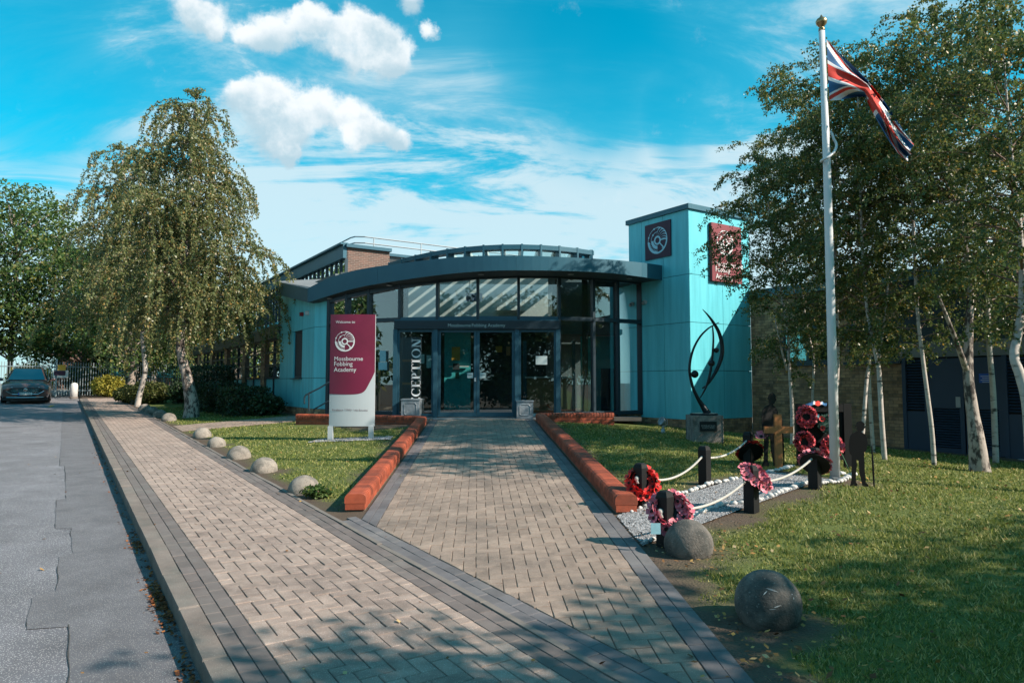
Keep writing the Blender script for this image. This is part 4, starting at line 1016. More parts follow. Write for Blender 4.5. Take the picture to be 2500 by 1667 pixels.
# alarm boxes high on the turquoise wall
def on_left(u, v, off=.0):
    r = ray(u, v); base = Q1 - NV * off; k = (base @ NV) / (r @ NV); return r * k
for u, v, mt, hw, hz in ((736, 767, 'redplastic', .07, .055), (749.5, 764, 'white', .05, .06)):
    c = on_left(u, v, .05); nm = 'red wall alarm box high on the turquoise side wall' if mt == 'redplastic' else 'small white wall sensor beside the red alarm box'
    o = MB().bevbox(c, DV * hw, UP * hz, -NV * .05, .012).build('alarm_box' if mt == 'redplastic' else 'wall_sensor', M[mt]); tag(o, nm, 'alarm' if mt == 'redplastic' else 'sensor')

# ================================================================== TOWER
tow = thing('tower', 'square turquoise panelled tower with flat roof beside the glazed entrance', 'building', (5.0, 18.5, -1.2))
TC = np.array([4.58, 17.5, 0]); TB = -.943; TS = [TB, .327, 1.57, 2.82, 4.52]; TLEN, TWID = 2.25, 2.42
TI = TC + NV * TWID
for a, b in ((0, .91), (.91, 1.72), (1.72, 2.25)):
    for z0, z1 in zip(TS[:-1], TS[1:]): panel(TC + DV * a, TC + DV * b, z0, z1, -NV, tow)
for a, b in ((0, 1.28), (1.28, TWID)):
    for z0, z1 in zip(TS[:-1], TS[1:]): panel(TC + NV * a, TC + NV * b, z0, z1, -DV, tow)
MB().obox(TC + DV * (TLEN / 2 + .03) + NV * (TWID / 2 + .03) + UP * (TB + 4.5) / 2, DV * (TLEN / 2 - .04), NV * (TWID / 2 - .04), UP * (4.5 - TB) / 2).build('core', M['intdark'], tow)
for c, ax, ay in ((TC + DV * TLEN / 2 - NV * .0, DV * (TLEN / 2 + .06), NV * .06), (TC + NV * (TWID / 2 + .031), NV * (TWID / 2 - .031), DV * .06), (TC + NV * TWID + DV * TLEN / 2, DV * (TLEN / 2 + .06), NV * .06), (TC + DV * TLEN + NV * (TWID / 2), NV * (TWID / 2 - .062), DV * .06)):
    MB().obox(c + UP * 4.585, ax, ay, UP * .065).build('coping', M['slate'], tow)
bricks_on(TC + DV * TLEN + NV * .02, TC + NV * .02, TB - .5, TB, -NV, tow, 'redbrick2' if 'redbrick2' in M else 'brownbrick', keep=100)
bricks_on(TC + DV * .02, TI + DV * .02, TB - .6, TB, -DV, tow, 'brownbrick', keep=100)
def on_plane(u, v, p0, nrm):
    r = ray(u, v); return r * ((p0 @ nrm) / (r @ nrm))
# square emblem sign on the shaded face
sg = thing('emblem_sign', 'square plum sign with pale round emblem on the shaded tower face', 'sign', TC + DV * 1.1 + UP * 3.8)
a = on_plane(1577.7, 637, TC, NV); b = on_plane(1638.8, 537, TC, NV); t0, t1 = (a - TC) @ DV, (b - TC) @ DV; z0 = on_plane(1577.7, 637, TC, NV)[2]; z1 = on_plane(1577.7, 552, TC, NV)[2]
MB().obox(TC + DV * (t0 + t1) / 2 - NV * .02 + UP * (z0 + z1) / 2, DV * abs(t1 - t0) / 2, NV * .018, UP * (z1 - z0) / 2).build('sign_face', M['plum'], sg)
emblem('emblem', M['emblem'], sg, TC + DV * ((t0 + t1) / 2) - NV * .04 + UP * (z0 + z1) / 2, -DV, UP, abs(t1 - t0) * .385, .001)
# name sign on the sunlit face
sg = thing('name_sign', 'tall dark red academy name sign half hidden by birch leaves on the tower', 'sign', TC + NV * 1.2 + UP * 3.4)
a = on_plane(1730, 544, TC, DV); w0 = (a - TC) @ NV; z1 = a[2]; z0 = on_plane(1732, 686, TC, DV)[2]; w1 = w0 + 1.2
MB().obox(TC + NV * (w0 + w1) / 2 - DV * .05 + UP * (z0 + z1) / 2, NV * (w1 - w0) / 2, DV * .045, UP * (z1 - z0) / 2).build('sign_face', M['redsign'], sg)
emblem('emblem', M['text'], sg, TC + NV * (w0 + .52) - DV * .1 + UP * (z1 - .50), NV, UP, .34, .004)
for k, wd in enumerate(('Mossbourne', 'Fobbing', 'Academy')):
    lettering('lettering', wd, M['text'], sg, TC + NV * (w0 + .12) - DV * .1 + UP * (z0 + .40 - k * .185), NV, UP, height=.155 if k == 0 else .17, depth=.012)
# wall camera beside the glazing
c = on_plane(1577, 738, TC, NV); o = thing('security_camera', 'small pale security camera where the tower meets the glazing', 'camera', c)
MB().lathe(c - NV * .02, [(.05, -.03), (.06, 0), (.055, .05), (.03, .08)], 14, -NV).build('bracket', M['white'], o); MB().ball(c - NV * .10 - UP * .03, .05, 8).build('dome', M['steel'], o, True)

# ================================================================== RIGHT BRICK WING
wing = thing('brick_wing', 'low brown brick wing with navy doors behind the birch trees', 'building', TI - DV * 3 + UP * -1.45)
WB = -1.52; WT = 2.35
def WP(t, z=0.0): return TI - DV * t + UP * z
wn_ = -NV
wins = [(.95, 2.45, .50, 1.45), (2.75, 4.0, .50, 1.45)]
bricks_on(WP(0), WP(4.05), WB, WT - .05, wn_, wing, 'brownbrick', 300, hole=wins)
for (t0, t1, z0, z1) in wins:
    mb = MB(); k = 2
    for tt in np.linspace(t0 + .04, t1 - .04, k + 1): mb.obox(WP(tt, (z0 + z1) / 2) + NV * .05, DV * .04, NV * .04, UP * (z1 - z0) / 2)
    for zz_ in (z0 + .04, z1 - .04): mb.obox(WP((t0 + t1) / 2, zz_) + NV * .05, DV * ((t1 - t0) / 2 - .085), NV * .038, UP * .04)
    wo = mb.build('window', M['darkframe'], wing)
    tts = np.linspace(t0 + .04, t1 - .04, k + 1)
    for ta, tb in zip(tts[:-1], tts[1:]): pane([WP(tb - .04, z0 + .08) + NV * .05, WP(ta + .04, z0 + .08) + NV * .05, WP(ta + .04, z1 - .08) + NV * .05, WP(tb - .04, z1 - .08) + NV * .05][::-1], 'pane', 'glassdark', wo)
    MB().obox(WP((t0 + t1) / 2, z0 - .03) - NV * .03, DV * ((t1 - t0) / 2 + .05), NV * .06, UP * .025).build('window_sill', M['darkframe'], wing)
MB().obox(WP(2.0, .95) + NV * .6, DV * 2.0, NV * .05, UP * .6).build('blind', M['intteal'], wing)
# door bay: louvred side panels, double doors
DT = A(2300, 868, 12.9)[2]
DT = max(DT, WB + 2.08)
def louvre(t0, t1, z0, z1, par, n=None):
    n = n or int((z1 - z0) / .05); mb = MB(); st = (z1 - z0) / n
    for i in range(n):
        c = WP((t0 + t1) / 2, z0 + (i + .5) * st); mb = MB().obox(c + NV * .0, DV * (t1 - t0) / 2, (NV * .02 + UP * .016), (NV * -.003 + UP * .004)); mb.build('louvre_slat', M['door'], par)
MB().obox(WP(5.4, (WB + DT) / 2) + NV * .08, DV * 1.38, NV * .04, UP * (DT - WB) / 2).build('door_backing', M['black'], wing)
for t0, t1 in ((4.05, 4.13), (4.52, 4.60), (6.02, 6.10), (6.62, 6.70)): MB().obox(WP((t0 + t1) / 2, (WB + DT) / 2), DV * (t1 - t0) / 2, NV * .04, UP * (DT - WB) / 2).build('door_frame', M['door'], wing)
for t0, t1 in ((4.13, 4.52), (6.10, 6.62)):
    MB().obox(WP((t0 + t1) / 2, WB + .45), DV * (t1 - t0) / 2, NV * .02, UP * .45).build('lower_panel', M['door'], wing)
    louvre(t0, t1, WB + .93, DT - .04, wing, 18)
for t0, t1 in ((4.60, 5.30), (5.32, 6.02)):
    d = MB(); z0, z1 = WB + .04, WB + .98; zt = DT - .03
    d.obox(WP((t0 + t1) / 2, (z1 + zt) / 2) - NV * .0, DV * ((t1 - t0) / 2 - .004), NV * .022, UP * (zt - z1) / 2)
    for ta, tb in ((t0 + .004, t0 + .09), (t1 - .09, t1 - .004)): d.obox(WP((ta + tb) / 2, (z0 + z1) / 2 - .001), DV * (tb - ta) / 2, NV * .022, UP * ((z1 - z0) / 2 - .001))
    d.obox(WP((t0 + t1) / 2, z0 + .05), DV * ((t1 - t0) / 2 - .091), NV * .022, UP * .05)
    lf = d.build('door', M['door'], wing); louvre(t0 + .09, t1 - .09, z0 + .11, z1 - .01, lf, 15)
    pt_ = t1 - .11 if t0 < 5 else t0 + .10
    MB().obox(WP(pt_, WB + 1.12) - NV * .03, DV * .045, NV * .006, UP * .11).build('push_plate', M['steel'], lf)
    if t0 > 5: MB().obox(WP(t0 + .42, WB + 1.62) - NV * .026, DV * .14, NV * .003, UP * .095).build('door_notice', M['signblue'], lf)
mb = MB()
for k in range(4): mb.obox(WP(5.74, WB + 1.66 - k * .04) - NV * .031, DV * (.08 if k % 2 else .11), NV * .001, UP * .005)
mb.build('notice_print', M['text'], wing)
MB().obox(WP(5.35, WB + .012) - NV * .06, DV * 1.05, NV * .05, UP * .012).build('door_sill', M['white'], wing)
MB().obox(WP(5.4, DT + .17) , DV * 1.38, NV * .03, UP * .165).build('overpanel', M['roof'], wing)
MB().obox(WP(5.4, (DT + .34 + WT) / 2) + NV * .03, DV * 1.38, NV * .05, UP * (WT - DT - .34) / 2).build('upper_wall', M['darkframe'], wing)
bricks_on(WP(6.72), WP(11.2), WB, WT - .05, wn_, wing, 'brownbrick', 60)
MB().obox(WP(5.4, WT + .07) + NV * .9, DV * 6.0, NV * 1.02, UP * .12).build('roof_edge', M['slate'], wing)
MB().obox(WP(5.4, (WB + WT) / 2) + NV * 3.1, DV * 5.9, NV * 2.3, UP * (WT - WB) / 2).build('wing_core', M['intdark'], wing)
# yard strip along the wing
yd = MB()
for t0 in np.arange(0, 11, .5):
    a, b = WP(t0), WP(t0 + .5); yd.add([(*a[:2], WB + .008), (*b[:2], WB + .008), (*(b - NV * .75)[:2], WB + .008), (*(a - NV * .75)[:2], WB + .008)], [(0, 1, 2, 3)])
tag(yd.build('yard_strip', M['patch']), kind='structure')
# ================================================================== TWO STOREY BLOCK BEHIND
blk = thing('two_storey_block', 'two storey brick block with roof railing rising behind the canopy', 'building', (-6.8, 28, -.8))
BC = A(845, 700, 28.0); BC[2] = 0; BT = A(845, 604, 28.0)[2]
def uvwall(name, a, b, z0, z1, par, mat):
    me = bpy.data.meshes.new(name); me.from_pydata([tuple(a + UP * z0), tuple(b + UP * z0), tuple(b + UP * z1), tuple(a + UP * z1)], [], [(0, 1, 2, 3)]); uv = me.uv_layers.new()
    l = float(np.linalg.norm(b - a)); [uv.data[i].__setattr__('uv', q) for i, q in enumerate([(0, 0), (l, 0), (l, z1 - z0), (0, z1 - z0)])]
    return link_mesh(name, me, mat, par)
BW = 1.9
uvwall('brick_end_wall', BC, BC + NV * BW, -.8, BT, blk, M['brickwall']); uvwall('brick_return', BC + NV * BW, BC + NV * BW + DV * .8, -.8, BT, blk, M['brickwall'])
uvwall('pale_wall', BC + NV * BW + DV * .8, BC + NV * 12 + DV * .8, -.8, BT - .02, blk, M['roof'])
MB().obox(BC + NV * BW / 2 + UP * (BT + .07) - DV * .02 , NV * (BW / 2 + .05), DV * .12, UP * .07).build('coping', M['frame'], blk)
MB().obox(BC + NV * (BW + 5.1) + DV * .8 + UP * (BT + .03), NV * 5.0, DV * .15, UP * .06).build('coping', M['frame'], blk)
MB().obox(BC + DV * 8 + UP * (BT - .17) - NV * .05, DV * 8, NV * .1, UP * .28).build('roof_fascia', M['slate'], blk)
MB().obox(BC + DV * 8.15 + UP * (BT + .155) - NV * .1, DV * 8.15, NV * .16, UP * .04).build('gutter', M['slate'], blk)
WZ0, WZ1 = BT - 2.3, BT - .46
MB().obox(BC + DV * 8 + UP * (WZ0 - 2) + NV * .05, DV * 8, NV * .05, UP * 2).build('lower_wall', M['teal'], blk)
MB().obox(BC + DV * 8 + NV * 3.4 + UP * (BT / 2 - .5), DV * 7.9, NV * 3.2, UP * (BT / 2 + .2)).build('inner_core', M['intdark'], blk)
nb_ = 26; st_ = 16 / nb_
for i in range(nb_):
    t0 = i * st_
    wo = MB().obox(BC + DV * (t0 + .03) + UP * (WZ0 + WZ1) / 2, DV * .035, NV * .06, UP * (WZ1 - WZ0) / 2).obox(BC + DV * (t0 + st_ / 2 + .03) + UP * (WZ1 - .62), DV * (st_ / 2 - .036), NV * .04, UP * .03).build('window', M['darkframe'], blk)
    a, b = BC + DV * (t0 + .065), BC + DV * (t0 + st_ - .005)
    tilt = -NV * (.14 if i in (12, 13, 14, 15) else 0)
    pane([a + UP * WZ0, b + UP * WZ0, b + UP * (WZ1 - .65), a + UP * (WZ1 - .65)][::-1], 'pane', 'glassdark', wo)
    pane([a + UP * (WZ1 - .59) + tilt, b + UP * (WZ1 - .59) + tilt, b + UP * WZ1, a + UP * WZ1][::-1], 'pane', 'glassdark', wo)
    if i % 3 != 1: MB().obox(BC + DV * (t0 + .2) + NV * .3 + UP * (WZ0 + WZ1) / 2, DV * .12, NV * .01, UP * (WZ1 - WZ0) / 2).build('blind', M['offwhite'], wo)
# roof railing
RB = BT + .14; IN = .55
rcor = BC + NV * IN + DV * IN
fix_l = [BC + NV * IN + DV * t for t in (13.2, 11.9, 9.3, 6.8, 4.4, 2.2)]
rl_ = thing('roof_railing', 'thin steel safety railing round the flat roof of the rear block', 'railing', rcor + UP * RB)
for h in (.52, .25):
    path = [BC + NV * IN + DV * 13.2 + UP * (RB + h), rcor + DV * .55 + UP * (RB + h), rcor + DV * .2 + NV * .08 + UP * (RB + h), rcor + NV * .45 + UP * (RB + h), rcor + NV * 11 + UP * (RB + h)]
    MB().tube(path, .028, 6).build('rail', M['steel'], rl_)
for q in fix_l: MB().tube([q + UP * RB, q + UP * (RB + .52)], .025, 6).build('post', M['steel'], rl_)
for w_ in (.85, 3.1, 5.3, 7.6): q = rcor + NV * w_; MB().tube([q + UP * RB, q + UP * (RB + .52)], .025, 6).build('post', M['steel'], rl_)

# ================================================================== CLASSROOM WING ON THE LEFT
cls = thing('classroom_wing', 'single storey classroom wing with brick piers and turquoise panels behind hedges', 'building', Q2 + UP * -.9)
CO = Q2 + NV * .12; CL = 21.0; CT, CF, CS, CB = 1.92, 1.53, .18, -.58
def CPt(t, z=0.0, o=0.0): return CO + DV * t + UP * z + NV * o
piers = [(2.25, 2.85), (5.45, 6.0), (9.2, 9.8), (12.9, 13.5), (16.6, 17.2)]
MB().obox(CPt(CL / 2, (CT + CF) / 2, -.05), DV * CL / 2, NV * .14, UP * (CT - CF) / 2).build('roof_fascia', M['darkframe'], cls)
MB().obox(CPt(CL / 2, CT + .03, 2.2), DV * CL / 2, NV * 2.4, UP * .03).build('roof', M['roof'], cls)
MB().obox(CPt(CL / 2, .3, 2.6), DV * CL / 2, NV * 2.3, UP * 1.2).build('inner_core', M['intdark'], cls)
for t0, t1 in piers: bricks_on(CPt(t0, 0, -.08), CPt(t1, 0, -.08), -1.25, CF - .01, -NV, cls, 'brownbrick', 60)
edges = [0] + [e for p_ in piers for e in p_]
for t0, t1 in zip(edges[0::2], edges[1::2]):
    k = 3 if t1 - t0 > 2.6 else 2; tt = np.linspace(t0, t1, k + 1)
    for a, b in zip(tt[:-1], tt[1:]):
        fr = MB().obox(CPt(a + .03, (CF + CB) / 2), DV * .03, NV * .05, UP * (CF - CB) / 2)
        for zz_ in (CS, CS + .45, CS + .9, CF - .03): fr.obox(CPt((a + b) / 2 + .03, zz_), DV * ((b - a) / 2 - .031), NV * .045, UP * .03)
        w_ = fr.build('window', M['darkframe'], cls)
        for z0, z1 in ((CS + .03, CS + .42), (CS + .48, CS + .87), (CS + .93, CF - .06)): pane([CPt(a + .06, z0), CPt(b, z0), CPt(b, z1), CPt(a + .06, z1)][::-1], 'pane', 'glassdark', w_)
        panel(CPt(a + .06), CPt(b), CB, CS - .03, -NV, cls, 'spandrel_panel')
    MB().obox(CPt((t0 + t1) / 2, CB - .33, .02), DV * (t1 - t0) / 2, NV * .06, UP * .32).build('dark_upstand', M['darkframe'], cls)

# ================================================================== FENCE AND WHAT STANDS BEYOND
FS = 46.0
fz = lambda p: float(zsp(FS, min(p, 3)))
fen = thing('palisade_fence', 'pale grey vertical bar fence closing the far end of the road', 'fence', P3(FS, -4))
p_ = -14.0; cnt = 0
pale = MB().obox((0, 0, .95), DV * .012, NV * .016, UP * .93); pale_me = pale.mesh('pale')
while p_ < 6.6:
    if not (-6.9 < p_ < -6.7):
        q = P3(FS, p_); q[2] = fz(p_)
        o = bpy.data.objects.new('pale', pale_me); COL.objects.link(o); o.parent = fen; o.location = Vector(q) - fen.location
        cnt += 1
    p_ += .125
pale_me.materials.append(M['palefence'])
for z in (.28, 1.62): MB().tube([P3(FS, -14) + UP * z, P3(FS, -7) + UP * z, P3(FS, 0) + UP * z, P3(FS, 3) + UP * z, np.array([*xyof(FS, 6.6), fz(6.6) + z])], .028, 4).build('rail', M['palefence'], fen)
for p_ in (-13.5, -11, -8.3, -5.62, -2.9, -.2, 2.5, 5.2): q = P3(FS - .05, p_); MB().obox((q[0], q[1], fz(p_) + 1.0), DV * .04, NV * .05, UP * 1.05).build('post', M['palefence'], fen)
def on_fence(u, v): return on_plane(u, v, P3(FS - .08, 0), DV)
c = on_fence(147.5, 901); tag(MB().obox(c, NV * .24, DV * .01, UP * .24).build('warning_sign', M['yellow']), 'small yellow square warning sign on the bar fence', 'sign')
o = thing('fence_notice', 'white and plum notice on the bar fence below the yellow sign', 'sign', on_fence(148, 913))
c = on_fence(148, 913); MB().obox(c, NV * .36, DV * .01, UP * .21).build('board', M['offwhite'], o); MB().obox(c - NV * .05 + UP * .05 - DV * .013, NV * .27, DV * .002, UP * .13).build('printed_area', M['plum'], o)
# far turquoise building seen through the fence
far = thing('far_building', 'low brick and turquoise panelled building seen beyond the bar fence', 'building', P3(62, 4))
fo = np.array([*xyof(63, -3), 0]); gz = float(zsp(60, 0))
uvwall('brick_wall', fo, fo + NV * 22, gz, gz + .9, far, M['brickwall']); uvwall('brick_wall', fo - DV * 0 + NV * 0, fo + NV * 3.2, gz + .9, gz + 3.4, far, M['brickwall'])
MB().obox(fo + NV * 12.6 + UP * (gz + 3.2), NV * 9.4, DV * .1, UP * .2).build('roof_fascia', M['darkframe'], far)
for k in range(12):
    a = fo + NV * (3.25 + k * 1.2); panel(a, a + NV * 1.15, gz + .92, gz + 2.1, -DV, far, 'spandrel_panel')
    pane([a + UP * (gz + 2.14), a + NV * 1.15 + UP * (gz + 2.14), a + NV * 1.15 + UP * (gz + 3.0), a + UP * (gz + 3.0)], 'window', 'glassdark', far)
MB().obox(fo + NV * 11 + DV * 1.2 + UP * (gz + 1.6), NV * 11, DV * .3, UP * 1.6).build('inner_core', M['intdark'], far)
# bollard
q = P3(43.0, -2.1); q = G(180, 971); o = thing('bollard', 'white concrete bollard with rounded top where the footpath ends', 'bollard', q); bh = 37 / FOC * q[1]; br = 8.0 / FOC * q[1]
MB().lathe(q - UP * .05, [(br, 0), (br, bh - br + .05), (br * .92, bh - br * .55 + .05), (br * .7, bh - br * .22 + .05), (br * .38, bh - .02 + .05), (.01, bh + .05)], 20).build('shaft', material('white concrete', (.60, .59, .57), .85, .18, 7, .4, 40), o, True)
MB().lathe(q - UP * .05, [(br * 1.12, 0), (br * 1.12, .09), (br * 1.02, .11)], 20).build('collar', M['kerb'], o)

# ================================================================== CAR
def make_car():
    cq = P3(38.0, -3.55 - .1, -.115)
    c1 = G(62, 985); s_, p_c = spof(c1[0], c1[1]); p_c = -3.98
    loc = P3(40.6, p_c, -.113)
    car = thing('parked_car', 'bronze brown family car parked nose on by the far fence', 'car', loc, rz=PA + math.pi)   # local -Y... the nose points along local +Y
    # local frame: +y towards the nose, x across, z up
    W = .94
    def sec(y, hw, z0, zs, zt, tw):   # half width, sill, shoulder, top, top half width
        return [(-hw * .93, y, z0), (-hw, y, z0 + .18), (-hw, y, zs - .12), (-hw * .965, y, zs), (-tw, y, zt - .03), (-tw * .8, y, zt), (0, y, zt + .015), (tw * .8, y, zt), (tw, y, zt - .03), (hw * .965, y, zs), (hw, y, zs - .12), (hw, y, z0 + .18), (hw * .93, y, z0)]
    body = MB()
    def loft(secs):
        n = len(secs[0]); vs = [q for s in secs for q in s]
        body.add(vs, [(i * n + k, i * n + k + 1, (i + 1) * n + k + 1, (i + 1) * n + k) for i in range(len(secs) - 1) for k in range(n - 1)] + [tuple(range(n - 1, -1, -1)), tuple((len(secs) - 1) * n + k for k in range(n))])
    loft([sec(-2.28, .80, .34, .80, .95, .70), sec(-2.22, .90, .26, .86, 1.08, .72), sec(-1.2, .94, .24, .95, 1.02, .80), sec(.9, .94, .24, .96, 1.02, .82), sec(1.25, .94, .24, .95, 1.04, .80), sec(1.9, .925, .26, .86, .94, .74), sec(2.18, .90, .27, .74, .82, .70), sec(2.29, .86, .30, .62, .70, .66)])
    b = body.build('body', M['carpaint'], car, world=False); fix_normals(b); auto_smooth(b, 40)
    cab = MB(); 
    cs = [(-2.15, 1.0, .78, 1.0, .78), (-1.95, 1.0, .80, 1.42, .60), (-1.3, 1.0, .82, 1.62, .58), (-.2, 1.0, .83, 1.66, .58), (.35, 1.0, .83, 1.60, .57)]
    vs = []
    for y, z0, w0, z1, w1 in cs: vs += [(-w0, y, z0), (-w1 - .03, y, z1 - .06), (-w1 + .05, y, z1), (w1 - .05, y, z1), (w1 + .03, y, z1 - .06), (w0, y, z0)]
    vs += [(-.80, 1.32, 1.0), (-.79, 1.32, 1.01), (-.7, 1.33, 1.03), (.7, 1.33, 1.03), (.79, 1.32, 1.01), (.80, 1.32, 1.0)]
    n = 6; cab.add(vs, [(i * n + k, i * n + k + 1, (i + 1) * n + k + 1, (i + 1) * n + k) for i in range(len(cs)) for k in range(n - 1)] + [tuple(range(n - 1, -1, -1))])
    c = cab.build('cabin', M['carpaint'], car, world=False); fix_normals(c); auto_smooth(c, 30)
    g = glass_material('windscreen glass', (.03, .10, .14), 2.2, .12)
    o = link_mesh('windscreen', MB().prism([(-.70, 1.27, 1.065), (.70, 1.27, 1.065), (.53, .42, 1.585), (-.53, .42, 1.585)], (0, .012, .02)).mesh('ws'), g, car, False); fix_normals(o)
    for sgn in (-1, 1):
        o = link_mesh('side_window', MB().prism([(sgn * .835, 1.0, 1.06), (sgn * .835, -1.7, 1.06), (sgn * .62, -1.5, 1.53), (sgn * .615, .3, 1.55)], (sgn * .012, 0, 0)).mesh('sw'), g, car, False); fix_normals(o)
        mi = MB().ball((sgn * 1.03, .88, 1.10), .10, 8, (1.15, .7, .75)).obox((sgn * .92, .9, 1.04), (.06, 0, 0), (0, .03, 0), (0, 0, .02)); mi.build('wing_mirror', M['carpaint'], car, True, False)
        MB().tube([(sgn * .52, .3, 1.66), (sgn * .53, .2, 1.71), (sgn * .54, -1.3, 1.72), (sgn * .53, -1.5, 1.66)], .02, 6).build('roof_rail', M['chrome'], car, world=False)
        hl = MB().prism([(sgn * .46, 2.262, .735), (sgn * .89, 2.05, .79), (sgn * .90, 2.04, .68), (sgn * .70, 2.20, .655)], (0, .03, .0)).build('headlight', M['lamp'], car, world=False); fix_normals(hl)
        fg = MB().prism([(sgn * .52, 2.27, .36), (sgn * .84, 2.22, .33), (sgn * .86, 2.20, .56), (sgn * .80, 2.24, .50), (sgn * .74, 2.26, .40)], (0, .03, 0)).build('air_intake', M['blackplastic'], car, world=False); fix_normals(fg)
        for y in (1.42, -1.38):
            w = MB().lathe((sgn * .73, y, .345), [(.25, -.01), (.345, .0), (.345, .2), (.25, .21)], 24, (sgn, 0, 0)).build('wheel', M['rubber'], car, True, False)
            MB().lathe((sgn * .73, y, .345), [(.06, .205), (.235, .19), (.235, .205), (.05, .225)], 20, (sgn, 0, 0)).build('rim', M['chrome'], w, world=False)
    gr = MB().prism([(-.68, 2.30, .53), (-.46, 2.31, .42), (.46, 2.31, .42), (.68, 2.30, .53), (.60, 2.29, .65), (.42, 2.285, .71), (-.42, 2.285, .71), (-.60, 2.29, .65)], (0, .025, 0)).build('grille', M['blackplastic'], car, world=False); fix_normals(gr)
    for r in range(3):
        for k in range(-6, 7): MB().ball((k * .078 + (.039 if r % 2 else 0), 2.33, .51 + r * .055), .016, 4).build('grille_stud', M['chrome'], gr, world=False)
    MB().tube([(-.71, 2.32, .56), (-.48, 2.335, .415), (.48, 2.335, .415), (.71, 2.32, .56)], .018, 6).build('chrome_trim', M['chrome'], car, world=False)
    MB().lathe((0, 2.325, .60), [(.085, 0), (.085, .015), (.07, .02)], 8, (0, 1, 0)).build('badge', M['chrome'], car, world=False)
    lettering('badge_lettering', 'MG', M['blackplastic'], car, (.045, 2.349, .575), (-1, 0, 0), (0, 0, 1), width=.09, depth=.002, world=False)
    MB().box(-.45, .45, 2.27, 2.325, .30, .40).build('lower_intake', M['blackplastic'], car, world=False)
    MB().tube([(-.70, 2.27, .275), (-.4, 2.33, .265), (.4, 2.33, .265), (.70, 2.27, .275)], .018, 6).build('skid_trim', M['chrome'], car, world=False)
    MB().box(-.26, .26, 2.345, 2.36, .38, .49).build('number_plate', M['plate'], car, world=False)
    lettering('plate_lettering', 'EK24 YGO', M['blackplastic'], car, (.215, 2.361, .40), (-1, 0, 0), (0, 0, 1), width=.43, depth=.002, bold=.01, world=False)
    MB().box(.222, .26, 2.3605, 2.3625, .38, .49).build('plate_band', M['signblue'], car, world=False)
    MB().box(-.85, .85, -2.2, 2.2, .14, .27).build('underbody', M['blackplastic'], car, world=False)
make_car()
# ================================================================== WELCOME SIGN
q0 = G(810, 1074); q1 = G(908, 1070); SY = float((q0[1] + q1[1]) / 2)
sx0 = (805.5 - CX) / FOC * SY; sx1 = (915.5 - CX) / FOC * SY; SW = sx1 - sx0; sz0 = A(805, 1040, SY)[2]; sz1 = A(810, 768, SY)[2]; SH = sz1 - sz0
sg = thing('welcome_sign', 'tall maroon and pale grey welcome sign on two legs on the lawn', 'sign', ((sx0 + sx1) / 2, SY, float(zg((sx0 + sx1) / 2, SY))))
BOW = .06
def bow(x): f = x / SW; return BOW * 4 * f * (1 - f)
n = 16; mb = MB()
for i in range(n):
    a, b = SW * i / n, SW * (i + 1) / n
    mb.add([(sx0 + a, SY - bow(a), sz0), (sx0 + b, SY - bow(b), sz0), (sx0 + b, SY - bow(b), sz1), (sx0 + a, SY - bow(a), sz1), (sx0 + a, SY + .05, sz0), (sx0 + b, SY + .05, sz0), (sx0 + b, SY + .05, sz1), (sx0 + a, SY + .05, sz1)],
           [(0, 1, 2, 3), (3, 2, 6, 7), (0, 4, 5, 1), (5, 4, 7, 6)] + ([(0, 3, 7, 4)] if i == 0 else []) + ([(1, 5, 6, 2)] if i == n - 1 else []))
mb.build('sign_panel', M['signwhite'], sg)
def signy(y): return sz1 - (y - 124) / (1345 - 124) * SH       # zoomed photo rows to height
def signx(x): return (x - 118) / (616 - 118) * SW
edge = [(616, 755), (590, 815), (560, 875), (535, 925), (520, 950), (503, 970), (478, 984), (445, 993), (400, 998), (300, 1000), (118, 996)]
ex_ = np.array([signx(a) for a, b in edge][::-1]); ez_ = np.array([signy(b) for a, b in edge][::-1])
mb = MB(); xs = np.unique(np.concatenate([np.linspace(0, SW, 40), ex_]))
for a, b in zip(xs[:-1], xs[1:]):
    za, zb = np.interp(a, ex_, ez_), np.interp(b, ex_, ez_)
    mb.add([(sx0 + a, SY - bow(a) - .004, za), (sx0 + b, SY - bow(b) - .004, zb), (sx0 + b, SY - bow(b) - .004, sz1), (sx0 + a, SY - bow(a) - .004, sz1)], [(0, 1, 2, 3)])
mb.build('maroon_face', M['maroon'], sg)
for body, x, y, wd, mt, bd in (('Welcome to', 180, 222, 217, 'text', 0), ('Mossbourne', 171, 632, 317, 'text', 0), ('Fobbing', 169, 704, 208, 'text', 0), ('Academy', 166, 767, 252, 'text', 0),
                               ('Excellence', 157, 1178, 120, 'textdark', 0), ('Unity', 309, 1182, 65, 'textdark', 0), ('No Excuses', 408, 1180, 137, 'textdark', 0)):
    x0 = signx(x); lettering('lettering', body, M[mt], sg, (sx0 + x0, SY, signy(y)), (1, 0, 0), (0, 0, 1), width=wd / 498 * SW, depth=.008, bold=bd, curve=lambda d, x0=x0: bow(min(max(x0 + d, 0), SW)))
for x in (295, 391):
    MB().lathe((sx0 + signx(x), SY - bow(signx(x)) - .006, signy(1163)), [(.006, 0), (.006, .002)], 8, (0, -1, 0)).build('dot', M['textdark'], sg)
ex0 = signx(286); emblem('emblem', M['text'], sg, (sx0 + ex0, SY, signy(421)), (1, 0, 0), (0, 0, 1), 112 / 498 * SW, .007, curve=lambda d: bow(ex0 + d))
for u0, u1 in ((803.5, 815.5), (902, 913.5)):
    a, b = (u0 - CX) / FOC * SY, (u1 - CX) / FOC * SY; MB().box(a, b, SY - .03, SY + .04, float(zg(a, SY)) - .1, sz0 - .001).build('leg', M['signwhite'], sg)
